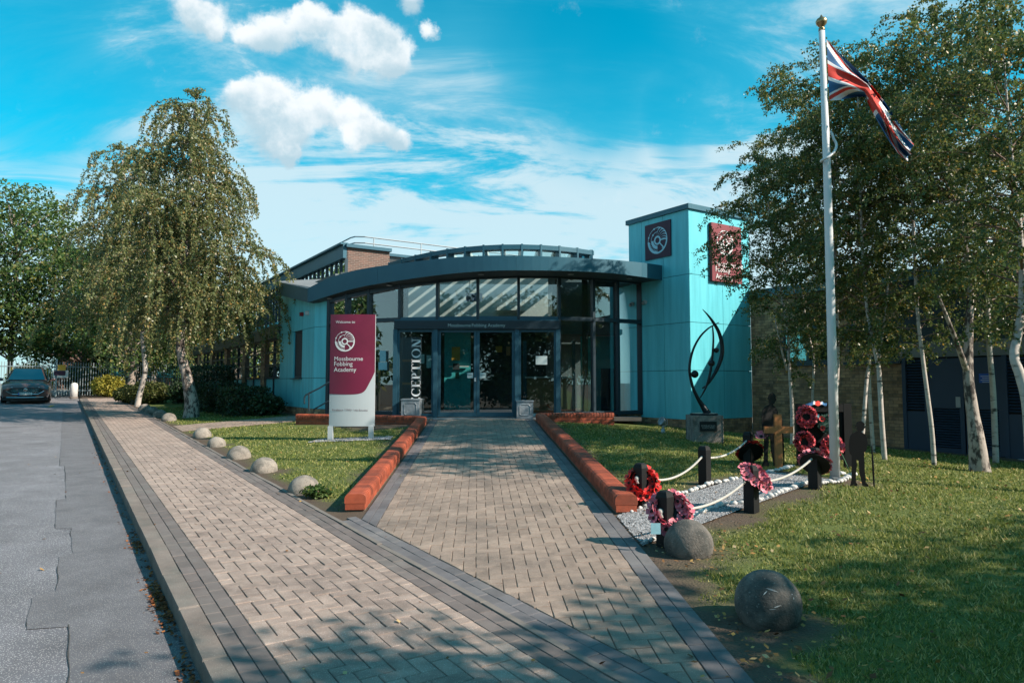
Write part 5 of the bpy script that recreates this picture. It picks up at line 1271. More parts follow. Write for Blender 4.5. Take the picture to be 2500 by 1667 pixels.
# gravel bed under it
def gravel_field(name, pts, dens, size, mat, parent=None, kind='stuff', zoff=0.0, seed=3):
    """many small stones spread over a polygon on the ground"""
    rs = np.random.default_rng(seed); pts = [np.array(q[:2], float) for q in pts]; mn = np.min(pts, 0); mx = np.max(pts, 0)
    N = int(dens * (mx[0] - mn[0]) * (mx[1] - mn[1])); P = rs.uniform(mn, mx, (N, 2)); ins = np.zeros(N, bool)
    j = len(pts) - 1
    for i in range(len(pts)):
        a, b = pts[i], pts[j]
        c = ((a[1] > P[:, 1]) != (b[1] > P[:, 1])) & (P[:, 0] < (b[0] - a[0]) * (P[:, 1] - a[1]) / (b[1] - a[1] + 1e-12) + a[0]); ins ^= c; j = i
    P = P[ins]
    P = P[~((np.abs((P - RO) @ RN) < HW + .215) & ((P - RO) @ RD > -9))]; N = len(P); z = zg(P[:, 0], P[:, 1]) + zoff
    base = np.array([(1, 0, 0), (-1, 0, 0), (0, 1, 0), (0, -1, 0), (0, 0, 1.0)]); r = size * rs.uniform(.5, 1.25, (N, 1, 1)) * rs.uniform(.6, 1.2, (N, 5, 3)); an = rs.uniform(0, 6.28, N); c, s_ = np.cos(an), np.sin(an)
    B = np.broadcast_to(base, (N, 5, 3)) * r; X = B[..., 0] * c[:, None] - B[..., 1] * s_[:, None]; Y = B[..., 0] * s_[:, None] + B[..., 1] * c[:, None]
    V = np.stack([X + P[:, None, 0], Y + P[:, None, 1], B[..., 2] + z[:, None] - .004], -1).reshape(-1, 3)
    f = np.array([(0, 2, 4), (2, 1, 4), (1, 3, 4), (3, 0, 4)]); Fc = (f[None] + 5 * np.arange(N)[:, None, None]).reshape(-1, 3)
    return tag(link_mesh(name, fast_mesh(name, V, Fc), mat, parent), kind=kind)
o = gravel_field('gravel', [(sx0 - .35, SY - .25), (sx1 + .38, SY - .28), (sx1 + .35, SY + .22), (sx0 - .2, SY + .25)], 2600, .018, M['gravel'], zoff=.006, seed=5); tag(o, 'pale gravel bed under the maroon welcome sign', 'gravel')

# ================================================================== PLANTERS, HANDRAIL
for u0, u1, v0, v1, lb in ((979, 1026, 974, 1012, 'square lead grey planter left of the glass doors under upright lettering'), (1260, 1303, 978, 1022, 'square lead grey planter right of the glass doors')):
    Y = 17.38; a, b = (u0 - CX) / FOC * Y, (u1 - CX) / FOC * Y; w = (b - a); z0 = FLOOR if u0 < 1100 else float(zg(a, Y)); z1 = A(0, v0, Y)[2]
    pl_ = thing('planter', lb, 'planter', ((a + b) / 2, Y + w / 2, z0), 'planters by the doors')
    MB().box(a + .015, b - .015, Y, Y + w - .03, z0, z1 - .03).build('box', M['lead'], pl_); MB().box(a, b, Y - .015, Y + w - .015, z1 - .03, z1).build('rim', M['lead'], pl_)
    m2 = MB(); x0, x1, za, zb = a + .09, b - .09, z0 + .09, z1 - .10; k = .04; lp = [(x0 + k, za), (x1 - k, za), (x1, za + k), (x1, zb - k), (x1 - k, zb), (x0 + k, zb), (x0, zb - k), (x0, za + k), (x0 + k, za)]
    m2.tube([(x, Y - .004, z) for x, z in lp], .008, 6); m2.build('moulding', M['lead'], pl_)
hr = thing('handrail', 'dark blue steel handrail on the ramp beside the turquoise side wall', 'handrail', A(754, 997, 18.4))
HYr = 18.4
def HP(u, v, Y=HYr): return A(u, v, Y)
MB().tube(catmull([HP(743, 986), HP(744, 968), HP(754, 960), HP(780, 947), HP(812, 929), HP(860, 915), HP(905, 912)], 4), .022, 8).build('top_rail', M['darkframe'], hr, True)
MB().tube([HP(766, 999), HP(800, 980), HP(850, 965), HP(905, 962)], .018, 8).build('lower_rail', M['darkframe'], hr, True)
for u, v0, v1 in ((754, 1003, 960), (853, 1005, 917), (905, 1006, 912)): MB().tube([HP(u, v0), HP(u, v1)], .02, 8).build('post', M['darkframe'], hr)

# ================================================================== SCULPTURE AND PLINTH
pq = G(1728, 1079); PLY = float(pq[1]) + .27
def S2(x, y, Y=None): return A(1660 + x / 4.356, 740 + y / 4.356, Y or PLY)
pl0 = S2(135, 1195, PLY - .27); pl1 = S2(463, 1195, PLY - .27); ptop = pl0[2]; pw = pl1[0] - pl0[0]; pcx = (pl0[0] + pl1[0]) / 2
pli = thing('sculpture_plinth', 'square aggregate concrete plinth with a dark lettered plaque on the lawn', 'plinth', (pcx, PLY, float(zg(pcx, PLY))))
MB().bevbox((pcx, PLY, (ptop + float(zg(pcx, PLY)) - .1) / 2), (pw / 2, 0, 0), (0, .27, 0), (0, 0, (ptop - float(zg(pcx, PLY)) + .1) / 2), .012).build('block', M['plinth'], pli)
yy = PLY - .272
a, b = S2(212, 1360, yy), S2(390, 1257, yy); MB().box(a[0], b[0], yy - .012, yy, a[2], b[2]).build('plaque', M['bronze'], pli)
for body, y0 in (('EMBRACING', 1312), ('DANCERS', 1334)):
    wd = (S2(372, 0, yy) - S2(226, 0, yy))[0] * (1 if body[0] == 'E' else .86); lettering('plaque_lettering', body, M['steel'], pli, S2(226 if body[0] == 'E' else 238, y0, yy) + np.array([0, -.013, 0]), (1, 0, 0), (0, 0, 1), width=wd, depth=.001)
scu = thing('sculpture', 'dark bronze sculpture of curved crossing blades and balls on the plinth', 'sculpture', (pcx, PLY, ptop))
MB().lathe((pcx, PLY, ptop - .002), [(.25, 0), (.262, .01), (.262, .03), (.24, .04)], 28).build('base_disc', M['bronze'], scu)
kz = PLY / FOC / 4.356
def blade(pts, rad, depth): 
    P = [S2(x, y, PLY + d) for (x, y), d in zip(pts, depth)]; mb = MB(); P2 = catmull(P, 4); r2 = np.interp(np.linspace(0, len(rad) - 1, len(P2)), range(len(rad)), rad) * kz * .90
    return mb.tube(P2, r2, 10).build('blade', M['bronze'], scu, True)
blade([(310, 1178), (290, 1165), (240, 1090), (190, 1010), (140, 900), (110, 780), (102, 690), (116, 580), (155, 460), (220, 350), (300, 270), (360, 235), (415, 205)], [48, 42, 30, 22, 17, 16, 16, 15, 13, 12, 10, 8, 4], [0, 0, 0, -.02, -.04, -.06, -.07, -.06, -.04, -.02, 0, .0, .01])
blade([(240, 65), (300, 130), (355, 205), (410, 300), (440, 400), (450, 490), (440, 580), (400, 690), (345, 790), (288, 870), (238, 905)], [3, 11, 17, 21, 23, 24, 24, 22, 18, 13, 8], [.0, .02, .05, .07, .08, .08, .08, .07, .05, .03, .01])
blade([(215, 1008), (265, 920), (300, 830), (325, 720), (342, 600), (352, 480), (356, 370), (350, 280), (344, 235)], [6, 11, 14, 15, 14, 13, 11, 9, 5], [0, .0, -.01, -.02, -.02, -.02, -.01, 0, .0])
for x, y, r in ((388, 500, 28), (335, 638, 36), (158, 755, 40)): MB().ball(S2(x, y, PLY + .0), r * kz, 10).build('ball', M['bronze'], scu, True)
# small floodlight on the lawn
fq = G(1619, 1056); fl = thing('floodlight', 'small grey garden floodlight on a stake in front of the tower', 'lamp', fq); k = fq[1] / FOC
MB().tube([fq - UP * .05, fq + UP * 9 * k], 5 * k, 10).build('base', M['steel'], fl, True); MB().tube([fq + UP * 9 * k, fq + UP * 22 * k], 3 * k, 8).build('stem', M['steel'], fl)
hd = fq + UP * 26 * k; MB().lathe(hd, [(3 * k, -7 * k), (8 * k, -3 * k), (10.5 * k, 5 * k), (10.5 * k, 7 * k), (8 * k, 6 * k)], 16, (-.75, -.35, .35)).build('lamp_head', M['lead'], fl, True)
MB().torus(hd + np.array([-.0, 0, 0]), 11 * k, 1 * k, (.1, 1, 0), 18, 6).build('yoke', M['steel'], fl, True)

# ================================================================== STONE BALLS
names = ['largest pale stone ball at the path edge nearest the left brick wall', 'pale stone ball second from the left brick wall', 'pale stone ball third from the left brick wall', 'half shaded stone ball fourth from the left brick wall', 'pale stone ball just before the side path',
         'pale stone ball nearest past the side path, first of five', 'cracked stone ball second of five past the side path', 'shaded stone ball third of five past the side path', 'pale stone ball fourth of five, next to the thin leaning trunk', 'dark stone ball farthest up the path, behind the thin leaning trunk',
         'dark stone ball beside the front wreathed post', 'largest dark scuffed stone ball in the shaded lawn foreground']
for (x, y, r), lb, px in zip(BALLS, names, BALL_PX):
    z = float(zg(x, y)); hh = r * ((1.46 if 'scuffed' in lb else 1.30) if px[3] == 'r' else 1.04)
    mb = MB(); prof = []; nn = 14
    cz = hh - r
    a0 = math.asin(max(-1, min(1, (cz + .05) / r)))
    for i in range(nn + 1):
        a = -a0 + (math.pi / 2 + a0) * i / nn; prof.append((max(.002, r * math.cos(a)), cz + r * math.sin(a)))
    mb.lathe((x, y, z), prof, 36)
    rs = np.random.default_rng(int(x * 100) % 9999)
    V = np.array(mb.v); V += (fnoise(V[:, 0] * 9, V[:, 1] * 9 + V[:, 2] * 7, 2, int(abs(x) * 10)) * .0035)[:, None] * np.array([1, 1, 1]); mb.v = [tuple(q) for q in V]
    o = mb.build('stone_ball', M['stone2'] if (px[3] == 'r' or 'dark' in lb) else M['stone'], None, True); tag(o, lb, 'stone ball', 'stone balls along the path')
    if 'scuffed' in lb:
        m2 = MB()
        for (uu, vv, l, w_, an) in ((1868, 1447, .016, .003, .9), (1888, 1441, .030, .0016, -.25), (1880, 1437, .024, .0012, -.1), (1898, 1480, .022, .0028, .35), (1886, 1487, .018, .0014, .12), (1938, 1460, .007, .0035, 1.2), (1934, 1450, .004, .003, 1.0)):
            rr_ = ray(uu, vv); c = np.array([x, y, z + cz]); b_ = -2 * rr_ @ c; aa = rr_ @ rr_; cc = c @ c - (r * 1.012) ** 2; dsc = b_ * b_ - 4 * aa * cc
            if dsc <= 0: continue
            h = rr_ * ((-b_ - math.sqrt(dsc)) / 2 / aa); nr = (h - c) / np.linalg.norm(h - c); ex = np.cross(UP, nr); ex /= np.linalg.norm(ex); ez = np.cross(nr, ex)
            d1 = ex * math.cos(an) + ez * math.sin(an); d2 = np.cross(nr, d1)
            vs = []
            for f in np.linspace(-1, 1, 6):
                pt = h + d1 * l * f; 
                for g in (-1, 1):
                    qq = pt + d2 * w_ * g * (1 - f * f * .8); v_ = qq - c; vs.append(c + v_ / np.linalg.norm(v_) * r * 1.012)
            m2.add(vs, [(2 * i, 2 * i + 1, 2 * i + 3, 2 * i + 2) for i in range(5)])
        m2.build('paint_scuff', M['whitestone'], o)

# ================================================================== MEMORIAL STRIP
so_, sd_, sn_, sl_, sw_ = STRIP['o'], STRIP['d'], STRIP['n'], STRIP['l'], STRIP['w']
def SP(q, h, dz=0.0): xy = so_ + sd_ * q + sn_ * h; return np.array([xy[0], xy[1], float(zg(*xy)) + dz])
bed = [SP(-.55, -.12), SP(.1, .0), SP(sl_, .0), SP(sl_, sw_), SP(.2, sw_), SP(-.35, sw_ + .12)]
mb = MB(); N_ = 22
gb = []
for i in range(N_):
    a, b = -.55 + (sl_ + .55) * i / N_, -.55 + (sl_ + .55) * (i + 1) / N_
    for j in range(4):
        if abs((SP((a + b) / 2, sw_ * (j + .5) / 4)[:2] - RO) @ RN) < HW + .33: continue
        h0, h1 = sw_ * j / 4, sw_ * (j + 1) / 4; mb.add([SP(a, h0, .004), SP(b, h0, .004), SP(b, h1, .004), SP(a, h1, .004)], [(0, 1, 2, 3)])
strip_o = tag(mb.build('gravel_strip', material('gravel base', (.20, .205, .215), .95, .3, 60, .8, 90, tint2=(.33, .34, .35), t2scale=55)), kind='structure')
o = gravel_field('gravel', bed, 7500, .0105, M['gravel'], zoff=.009, seed=8); tag(o, 'grey gravel filling the memorial strip between white stones', 'gravel')
rs = np.random.default_rng(21)
def whitestone(p, r):
    mb = MB().ball((0, 0, 0), 1, 5); V = np.array(mb.v); V *= np.array([1, .75, .62]); V *= (1 + rs.normal(0, .13, (len(V), 1)) * .6); a = rs.uniform(0, 6.28); c, s_ = math.cos(a), math.sin(a)
    V = np.stack([V[:, 0] * c - V[:, 1] * s_, V[:, 0] * s_ + V[:, 1] * c, V[:, 2]], 1) * r; mb.v = [tuple(q) for q in V + np.array(p) + UP * r * .3]; return mb
def stones(label, group, path, step=.072):
    path = [np.array(q, float) for q in path]; 
    for a, b in zip(path[:-1], path[1:]):
        l = np.linalg.norm(b - a); k = max(1, int(l / step))
        for i in range(k):
            q = a + (b - a) * (i + rs.uniform(.2, .8)) / k; q[2] = float(zg(q[0], q[1])) + .004; q[:2] += rs.normal(0, .008, 2)
            tag(whitestone(q, rs.uniform(.026, .052)).build('white_stone', M['whitestone'], None, True), label, 'stone', group)
stones('white painted stone edging the near side of the gravel memorial strip', 'near row of white edging stones', [G(1600, 1263 + 34), G(1765, 1229 + 4), G(1835, 1200 + 30), G(1945, 1189), G(1978, 1178)])
stones('white painted stone edging the far side of the gravel memorial strip', 'far row of white edging stones', [G(1538, 1252), G(1570, 1240), G(1600, 1222), G(1672, 1205), G(1740, 1182), G(1815, 1168)])
stones('white painted stone edging the gravel in front of the wooden cross', 'white stones by the cross', [G(1868, 1155), G(1905, 1148), G(1940, 1138)])
stones('white painted stone in the ring round the foot of the flagpole', 'white stones round the flagpole', [G(1985, 1187), G(2015, 1180), G(2050, 1178), G(2072, 1166), G(2085, 1160)], .06)
stones('white painted stone behind the foot of the flagpole', 'white stones behind the flagpole', [G(2040, 1160), G(2068, 1157)], .07)
stones('loose white painted stone on the soil by the front wreathed post', 'loose white stones', [G(1568, 1328), G(1590, 1322), G(1600, 1314)], .09)
# posts
PH = .46; PW = .056
def make_post(q, h=PH):
    mb = MB(); x = np.array([sd_[0], sd_[1], 0]); y = np.array([sn_[0], sn_[1], 0]); lv = [(-.1, 1), (h - .05, 1), (h - .012, .78), (h, .55)]
    vs = [q + UP * z + (i * x + j * y) * PW * k for z, k in lv for i, j in ((-1, -1), (1, -1), (1, 1), (-1, 1))]
    fs = [(a * 4 + i, a * 4 + (i + 1) % 4, a * 4 + 4 + (i + 1) % 4, a * 4 + 4 + i) for a in range(3) for i in range(4)] + [(12, 13, 14, 15)]; return mb.add(vs, fs)
plab = ['black timber post with bright red wreath near the end of the right brick wall', 'bare black timber post in the far rope row', 'black timber post at the far end of the far rope row, before the wooden cross', 'front black timber post with pink wreath and blue card', 'black timber post with tilted pink wreath in the middle of the near rope row', 'black timber post with dark backed wreath in front of the flagpole']
POSTS = []
for q, lb in zip(POST, plab): o = make_post(q).build('rope_post', M['black']); tag(o, lb, 'post', 'memorial rope posts'); POSTS.append(o)
# ropes
def rope(a, b, sag, label, knot=False):
    a, b = np.array(a), np.array(b); n = 60; P = []
    for i in range(n + 1): f = i / n; P.append(a + (b - a) * f - UP * sag * 4 * f * (1 - f))
    P = np.array(P); mb = MB(); rads = .0105
    t = np.gradient(P, axis=0); t /= np.linalg.norm(t, axis=1)[:, None]; sidev = np.cross(t, UP); sidev /= np.linalg.norm(sidev, axis=1)[:, None]; upv = np.cross(sidev, t)
    L_ = np.linalg.norm(b - a); turns = L_ / .05
    o = thing('rope', label, 'rope', (a + b) / 2, 'white ropes between the memorial posts')
    for k in range(3):
        ph = np.linspace(0, turns * 2 * math.pi, n * 4 + 1) + k * 2.094; f = np.linspace(0, n, n * 4 + 1); I = lambda M_: np.stack([np.interp(f, range(n + 1), M_[:, c]) for c in range(3)], 1)
        path = I(P) + (np.cos(ph)[:, None] * I(sidev) + np.sin(ph)[:, None] * I(upv)) * .0065; MB().tube(path, .0075, 5).build('strand', M['rope'], o, True)
    if knot is not False:
        MB().ball(knot, .026, 6, (1, .8, 1.1)).tube([knot, knot - UP * .05 + np.array([.01, -.01, 0])], [.014, .018], 6).build('knot', M['rope'], o, True)
hk = .30
def PT(i, off=0.0, h=hk): return POST[i] + UP * h + np.array([*(sd_ * off), 0])
fr = np.array([-sd_[0], -sd_[1], 0]) * .068
rope(PT(0, .056), PT(1, -.056, .33), .12, 'white twisted rope between the red wreath post and the bare post', PT(0, -.07, .30))
rope(PT(1, .056, .31), PT(2, -.056, .33), .07, 'white twisted rope from the bare post to the far post by the cross')
rope(PT(3, .056), PT(4, -.056, .33), .10, 'white twisted rope between the front post and the tilted pink wreath', PT(3, -.07, .29))
rope(PT(4, .056, .29), PT(5, -.056, .34), .08, 'white twisted rope from the tilted pink wreath towards the flagpole')
# poppies and wreaths
def poppy_mesh(name, r=.045):
    mb = MB()
    for k in range(4):
        a = k * math.pi / 2 + .3; vs = []
        for i, (d, w_, z) in enumerate(((.15, .2, .0), (.6, .55, .18), (.95, .62, .42), (1.08, .35, .50))):
            z += .06 * (k % 2); c, s_ = math.cos(a), math.sin(a)
            for g in (-1, 0, 1): vs.append(((d * c - g * w_ * s_) * r, (d * s_ + g * w_ * c) * r, (z - .08 * (g == 0)) * r))
        mb.add(vs, [(i * 3 + g, i * 3 + g + 1, i * 3 + g + 4, i * 3 + g + 3) for i in range(3) for g in range(2)])
    mb.m = 1; mb.lathe((0, 0, 0), [(.30 * r, .05 * r), (.34 * r, .22 * r), (.2 * r, .36 * r)], 8)
    return mb.mesh(name)
PM = {}
def poppy(kind):
    if kind not in PM:
        me = poppy_mesh('poppy_' + kind); me.materials.append(M['poppy' + kind]); me.materials.append(M['poppyblk']); PM[kind] = me
    return PM[kind]
def wreath(label, c, nrm, Rm, kind, n=15, flip=False, scale=1.0, rows=2, card=None, cat='wreath'):
    """ring of poppies on a dark backing; nrm is the side the flowers face"""
    c = np.array(c, float); z = np.array(nrm, float); z /= np.linalg.norm(z); ref = UP if abs(z[2]) < .9 else np.array([0, 1.0, 0]); x = np.cross(ref, z); x /= np.linalg.norm(x); y = np.cross(z, x)
    o = thing('wreath', label, cat, c, 'remembrance wreaths'); r = Rm * .26
    bkm = MB(); bkm.lathe(c - z * r * .5, [(Rm - r * 1.1, 0), (Rm + r * 1.1, 0), (Rm + r * .9, r * .5), (Rm, r * .8), (Rm - r * .9, r * .5)], 30, z); bkm.build('backing', M['wgreen'] if kind == 'green' else M['black'], o)
    rs2 = np.random.default_rng(int(abs(c[0]) * 977) % 99991)
    if kind == 'green':
        V, Fc = [], []
        for i in range(420):
            a = rs2.uniform(0, 6.28); b = rs2.uniform(-1.2, 1.6); e = math.cos(a) * x + math.sin(a) * y; p = c + e * (Rm + r * 1.1 * math.sin(b)) + z * r * math.cos(b); t1 = rs2.normal(0, 1, 3); t1 /= np.linalg.norm(t1); t2 = np.cross(t1, z); L_ = .03
            k = len(V); V += [p, p + t1 * L_ * .5 + t2 * L_ * .25, p + t1 * L_, p + t1 * L_ * .5 - t2 * L_ * .25]; Fc.append((k, k + 1, k + 2, k + 3))
        MB().add(V, Fc).build('foliage', M['wgreen'], o)
        ring = [(a, 0) for a in np.arange(0, 6.28, 1.25)]; pm = poppy('red')
    else:
        pm = poppy(kind); ring = [(2 * math.pi * (i + .5 * j) / n, j) for j in range(rows) for i in range(n)]
    for a, j in ring:
        a += rs2.normal(0, .05); e = math.cos(a) * x + math.sin(a) * y; b = (-.75, .75, 0)[j] + rs2.normal(0, .18) if kind != 'green' else .2
        p = c + e * (Rm + r * .9 * math.sin(b)) + z * r * (.25 + .8 * math.cos(b)); d = z * math.cos(b) + e * math.sin(b); d = d + rs2.normal(0, .16, 3); d /= np.linalg.norm(d)
        po = bpy.data.objects.new('poppy', pm); COL.objects.link(po); po.parent = o
        qd = Vector(d).to_track_quat('Z', 'Y').to_matrix().to_4x4() @ Matrix.Rotation(rs2.uniform(0, 6.28), 4, 'Z') @ Matrix.Scale(scale * rs2.uniform(.85, 1.15) * Rm / .135, 4)
        po.matrix_basis = Matrix.Translation(Vector(p - c)) @ qd
    return o
def W(u, v, Y): return A(u, v, Y)
py = lambda i: POST[i][1]
wreath('bright red poppy wreath on the post near the right brick wall', W(1568, 1180, py(0)) + np.array([0, -.005, 0]), (0.05, -.88, .47), .133, 'red')
wr = wreath('pink poppy wreath on the front post with a blue card', W(1636, 1251, py(3)), (-.05, -.88, .47), .137, 'pink')
cpos = W(1601, 1290, py(3) - .19); MB().obox(cpos, (.040, 0, 0), (0, .0015, .0), (0, 0, .045)).build('card', M['card'], wr)
wreath('pink poppy wreath tilted sideways on the middle post', W(1842, 1166, py(4)), (.45, -.52, .72), .128, 'pink')
wreath('red poppy wreath seen from below on the far post by the cross', W(1832, 1104, py(2)), (.0, .80, .60), .138, 'red')
wreath('dark backed pink edged wreath seen from behind on the flagpole post', W(1990, 1131, py(5)), (.45, .62, .62), .128, 'pink')
# memorial board behind
BQ = G(1962, 1137); BY = float(BQ[1]); MBo = thing('memorial_board', 'black framed memorial board on legs hung with poppy wreaths', 'memorial', BQ)
def BP(u, v, dy=0.0): return A(u, v, BY + dy)
for u0, u1, v0, v1, nm in ((1947, 1957, 1142, 985, 'leg'), (2062, 2076, 1152, 985, 'leg')):
    a, b = BP(u0, v0), BP(u1, v1); MB().box(a[0], b[0], BY - .03, BY + .03, a[2], b[2]).build(nm, M['black'], MBo)
a, b = BP(1957, 1005), BP(2062, 986); MB().box(a[0] + .001, b[0] - .001, BY - .028, BY + .028, a[2], b[2]).build('top_rail', M['black'], MBo)
a, b = BP(1957, 1122), BP(2062, 1108); MB().box(a[0] + .001, b[0] - .001, BY - .028, BY + .028, a[2], b[2]).build('bottom_rail', M['black'], MBo)
a, b = BP(1957, 1108), BP(2062, 1005); MB().box(a[0], b[0], BY + .0, BY + .015, a[2], b[2]).build('board', M['blackiron'], MBo)
a, b = BP(1970, 1034), BP(2000, 1010); MB().box(a[0], b[0], BY - .002, BY + .004, a[2], b[2]).build('plaque', M['card'], MBo)
for u, v, Rr, kd, lb in ((1968, 1017, .112, 'crim', 'crimson poppy wreath at the top left of the memorial board'), (1963, 1078, .108, 'crim', 'crimson poppy wreath at the lower left of the memorial board'), (2030, 1091, .118, 'crim', 'crimson poppy wreath at the lower right of the memorial board behind the flagpole'), (2020, 1034, .105, 'green', 'dark green leaf wreath at the top right of the memorial board')):
    wreath(lb, BP(u, v, -.07), (0, -1, .08), Rr, kd, 13)
# folded flag on the board
fo_ = thing('folded_flag', 'folded red white and blue flag draped over the memorial board', 'flag', BP(1990, 985, -.02))
for k, (u0, u1, mt) in enumerate(((1963, 1985, 'flagblue'), (1985, 1990, 'flagwhite'), (1990, 2003, 'flagred'), (2003, 2008, 'flagwhite'), (2008, 2019, 'flagblue'))):
    mb = MB(); vs = []
    for f in np.linspace(0, 1, 5):
        u = u0 + (u1 - u0) * f; h = 979 + 9 * abs((u - 1995) / 32) ** 1.5 + 1.5 * math.sin(u * .6)
        vs += [BP(u, 989 + 2 * math.sin(u * .35), -.045), BP(u, h, -.02), BP(u, h + 2, .05)]
    mb.add(vs, [(i * 3 + j, i * 3 + 3 + j, i * 3 + 4 + j, i * 3 + 1 + j) for i in range(4) for j in range(2)]); mb.build('stripe', M[mt], fo_, True)
# wooden cross
CQ = G(1900, 1141); CYy = float(CQ[1]); cr = thing('wooden_cross', 'plain varnished wooden cross standing beside the memorial board', 'cross', CQ)
a, b = A(1893, 1144, CYy), A(1907, 1011, CYy); MB().box(a[0], b[0], CYy - .02, CYy + .02, a[2] - .05, b[2]).build('upright', M['wood'], cr)
a2, b2 = A(1866, 1057, CYy), A(1935, 1041, CYy); MB().box(a2[0], b2[0], CYy - .0225, CYy + .0185, a2[2], b2[2]).build('crossbar', M['wood'], cr)
# large single poppies on stems
for (u, v, bu, bv, lb, mk, tilt) in ((1858, 1066, 1883, 1136, 'large pink metal poppy on a thin stem left of the cross', 'pink', (-.2, -.55, .8)), (2047, 1092, 2082, 1166, 'large crimson poppy on a long green stem beside the flagpole', 'crim', (-.3, -.4, .85))):
    bq = G(bu, bv); hp = A(u, v, bq[1] - .02); o = thing('garden_poppy', lb, 'poppy', bq)
    MB().tube(catmull([bq - UP * .02, bq * .5 + hp * .5 + np.array([.004, 0, 0]), hp], 5), .004, 6).build('stem', M['stem'], o, True)
    hd_ = bpy.data.objects.new('flower', poppy(mk)); COL.objects.link(hd_); hd_.parent = o; hd_.matrix_basis = Matrix.Translation(Vector(hp - bq)) @ Vector(tilt).to_track_quat('Z', 'Y').to_matrix().to_4x4() @ Matrix.Scale(1.75, 4)
# soldier silhouettes cut from steel plate
SOLD = [(.02, 0), (.14, 0), (.16, .03), (.13, .06), (.135, .20), (.16, .32), (.15, .40), (.19, .40), (.20, .20), (.24, .05), (.25, 0), (.36, 0), (.36, .03), (.31, .06), (.30, .25), (.295, .45), (.30, .52), (.345, .56), (.37, .66), (.36, .74), (.32, .80), (.265, .825), (.265, .845),
        (.30, .855), (.315, .88), (.34, .90), (.335, .915), (.32, .92), (.325, .95), (.30, .98), (.26, 1.0), (.21, .99), (.175, .965), (.165, .925), (.145, .915), (.175, .90), (.18, .86), (.19, .84), (.10, .81), (.05, .77), (.03, .70), (.02, .60), (.03, .50), (.07, .46), (.06, .30), (.05, .10)]
for (u, v0, v1, lb, rot) in ((1882, 1137, 958, 'black cut out soldier figure standing behind the wooden cross', .3), (2098, 1187, 1027, 'black cut out soldier figure with rifle right of the flagpole', -.15)):
    q = G(u, v0); h = A(u, v1, q[1])[2] - q[2]; o = thing('soldier_silhouette', lb, 'figure', q, 'soldier silhouettes')
    ex = np.array([math.cos(rot), math.sin(rot), 0]); nr = np.array([-ex[1], ex[0], 0]); pts = [q + ex * (a - .19) * h * .78 + UP * b * h for a, b in SOLD]
    f = MB().prism([p - nr * .004 for p in pts], nr * .008).build('figure', M['blackiron'], o); fix_normals(f)
    rp = [q + ex * (a - .19) * h + UP * b * h - nr * .006 for a, b in ((.40, -.02), (.395, .3), (.385, .62))]
    MB().tube(rp, [.008, .012, .006], 6).build('rifle', M['blackiron'], o)
# flagpole
FQ = G(2037, 1168); FY = float(FQ[1]); ftop = A(2004, 68, FY)
fp = thing('flagpole', 'white painted flagpole with brass finial in the memorial strip', 'flagpole', FQ)
xb = A(2039, 1168, FY); pr_ = [xb - UP * .03, A(2030, 800, FY), A(2019, 400, FY), A(2006, 70, FY)]
MB().tube(pr_, [11.6 / FOC * FY, 10.4 / FOC * FY, 9.0 / FOC * FY, 7.2 / FOC * FY], 24).build('pole', M['white'], fp, True)
tp = A(2006, 70, FY); k = FY / FOC
MB().lathe(tp, [(7.5 * k, -.035), (7.5 * k, 0), (4 * k, .004), (6 * k, 4 * k), (12.5 * k, 12 * k), (13.8 * k, 19 * k), (11 * k, 24 * k), (5 * k, 28 * k), (1.5 * k, 34 * k), (.4 * k, 36 * k)], 24).build('finial', M['brass'], fp, True)
MB().lathe(xb, [(.07, -.02), (.07, .012), (.055, .02)], 20).build('base_plate', M['steel'], fp)
for sgn in (-1, 1): MB().box(xb[0] + sgn * .05 - .04, xb[0] + sgn * .05 + .04, xb[1] - .15, xb[1] - .08, xb[2] + .012, xb[2] + .03).build('base_bracket', M['steel'], fp)
hp = [A(u, v, FY + d) for u, v, d in ((2023, 322, .06), (2030, 325, .03), (2036, 340, 0), (2042, 352, -.02), (2040, 366, -.06), (2030, 378, -.11), (2018, 386, -.12), (2008, 391, -.08), (2005, 394, -.02), (2006, 395, .06))]
MB().tube(catmull(hp, 4), 3.2 * k, 8).build('halyard_loop', M['white'], fp, True)
MB().tube([A(2014, 90, FY - .06), A(2021, 250, FY - .065), A(2026, 330, FY - .07)], .0025, 5).build('halyard', M['rope'], fp)
# flag flying from it
top_e = [(2018, 97), (2038, 118), (2060, 140), (2088, 166), (2116, 194), (2139, 222), (2161, 250), (2182, 281), (2202, 312), (2218, 334), (2231, 352)]
bot_e = [(2025, 246), (2048, 245), (2072, 240), (2094, 237), (2112, 237), (2124, 262), (2140, 292), (2157, 322), (2174, 350), (2192, 374), (2216, 394)]
NU, NV2 = 132, 66
tu = np.linspace(0, 1, len(top_e)); uu = np.linspace(0, 1, NU + 1); vv = np.linspace(0, 1, NV2 + 1)
te = np.array(top_e, float); be = np.array(bot_e, float)
flag_v = []
for a in uu:
    T_ = np.array([np.interp(a, tu, te[:, k]) for k in range(2)]); B_ = np.array([np.interp(a, tu, be[:, k]) for k in range(2)])
    for b in vv:
        f = b; px = T_ + (B_ - T_) * f
        amp = min(1, a * 3)
        d = amp * (.10 * math.sin(2 * math.pi * (b * 1.15 + a * .35)) + .05 * math.sin(2 * math.pi * (b * 2.4 - a * .8 + .2)) + .025 * math.sin(2 * math.pi * (b * 4.1 + a * 1.3))) - .12 * a
        px = px + amp * np.array([4 * math.sin(2 * math.pi * (b * 2.2 + a)), 3.5 * math.sin(2 * math.pi * (b * 1.7 + a * .5))]) * math.sin(math.pi * b)
        flag_v.append(A(px[0], px[1], FY - .02 + d))
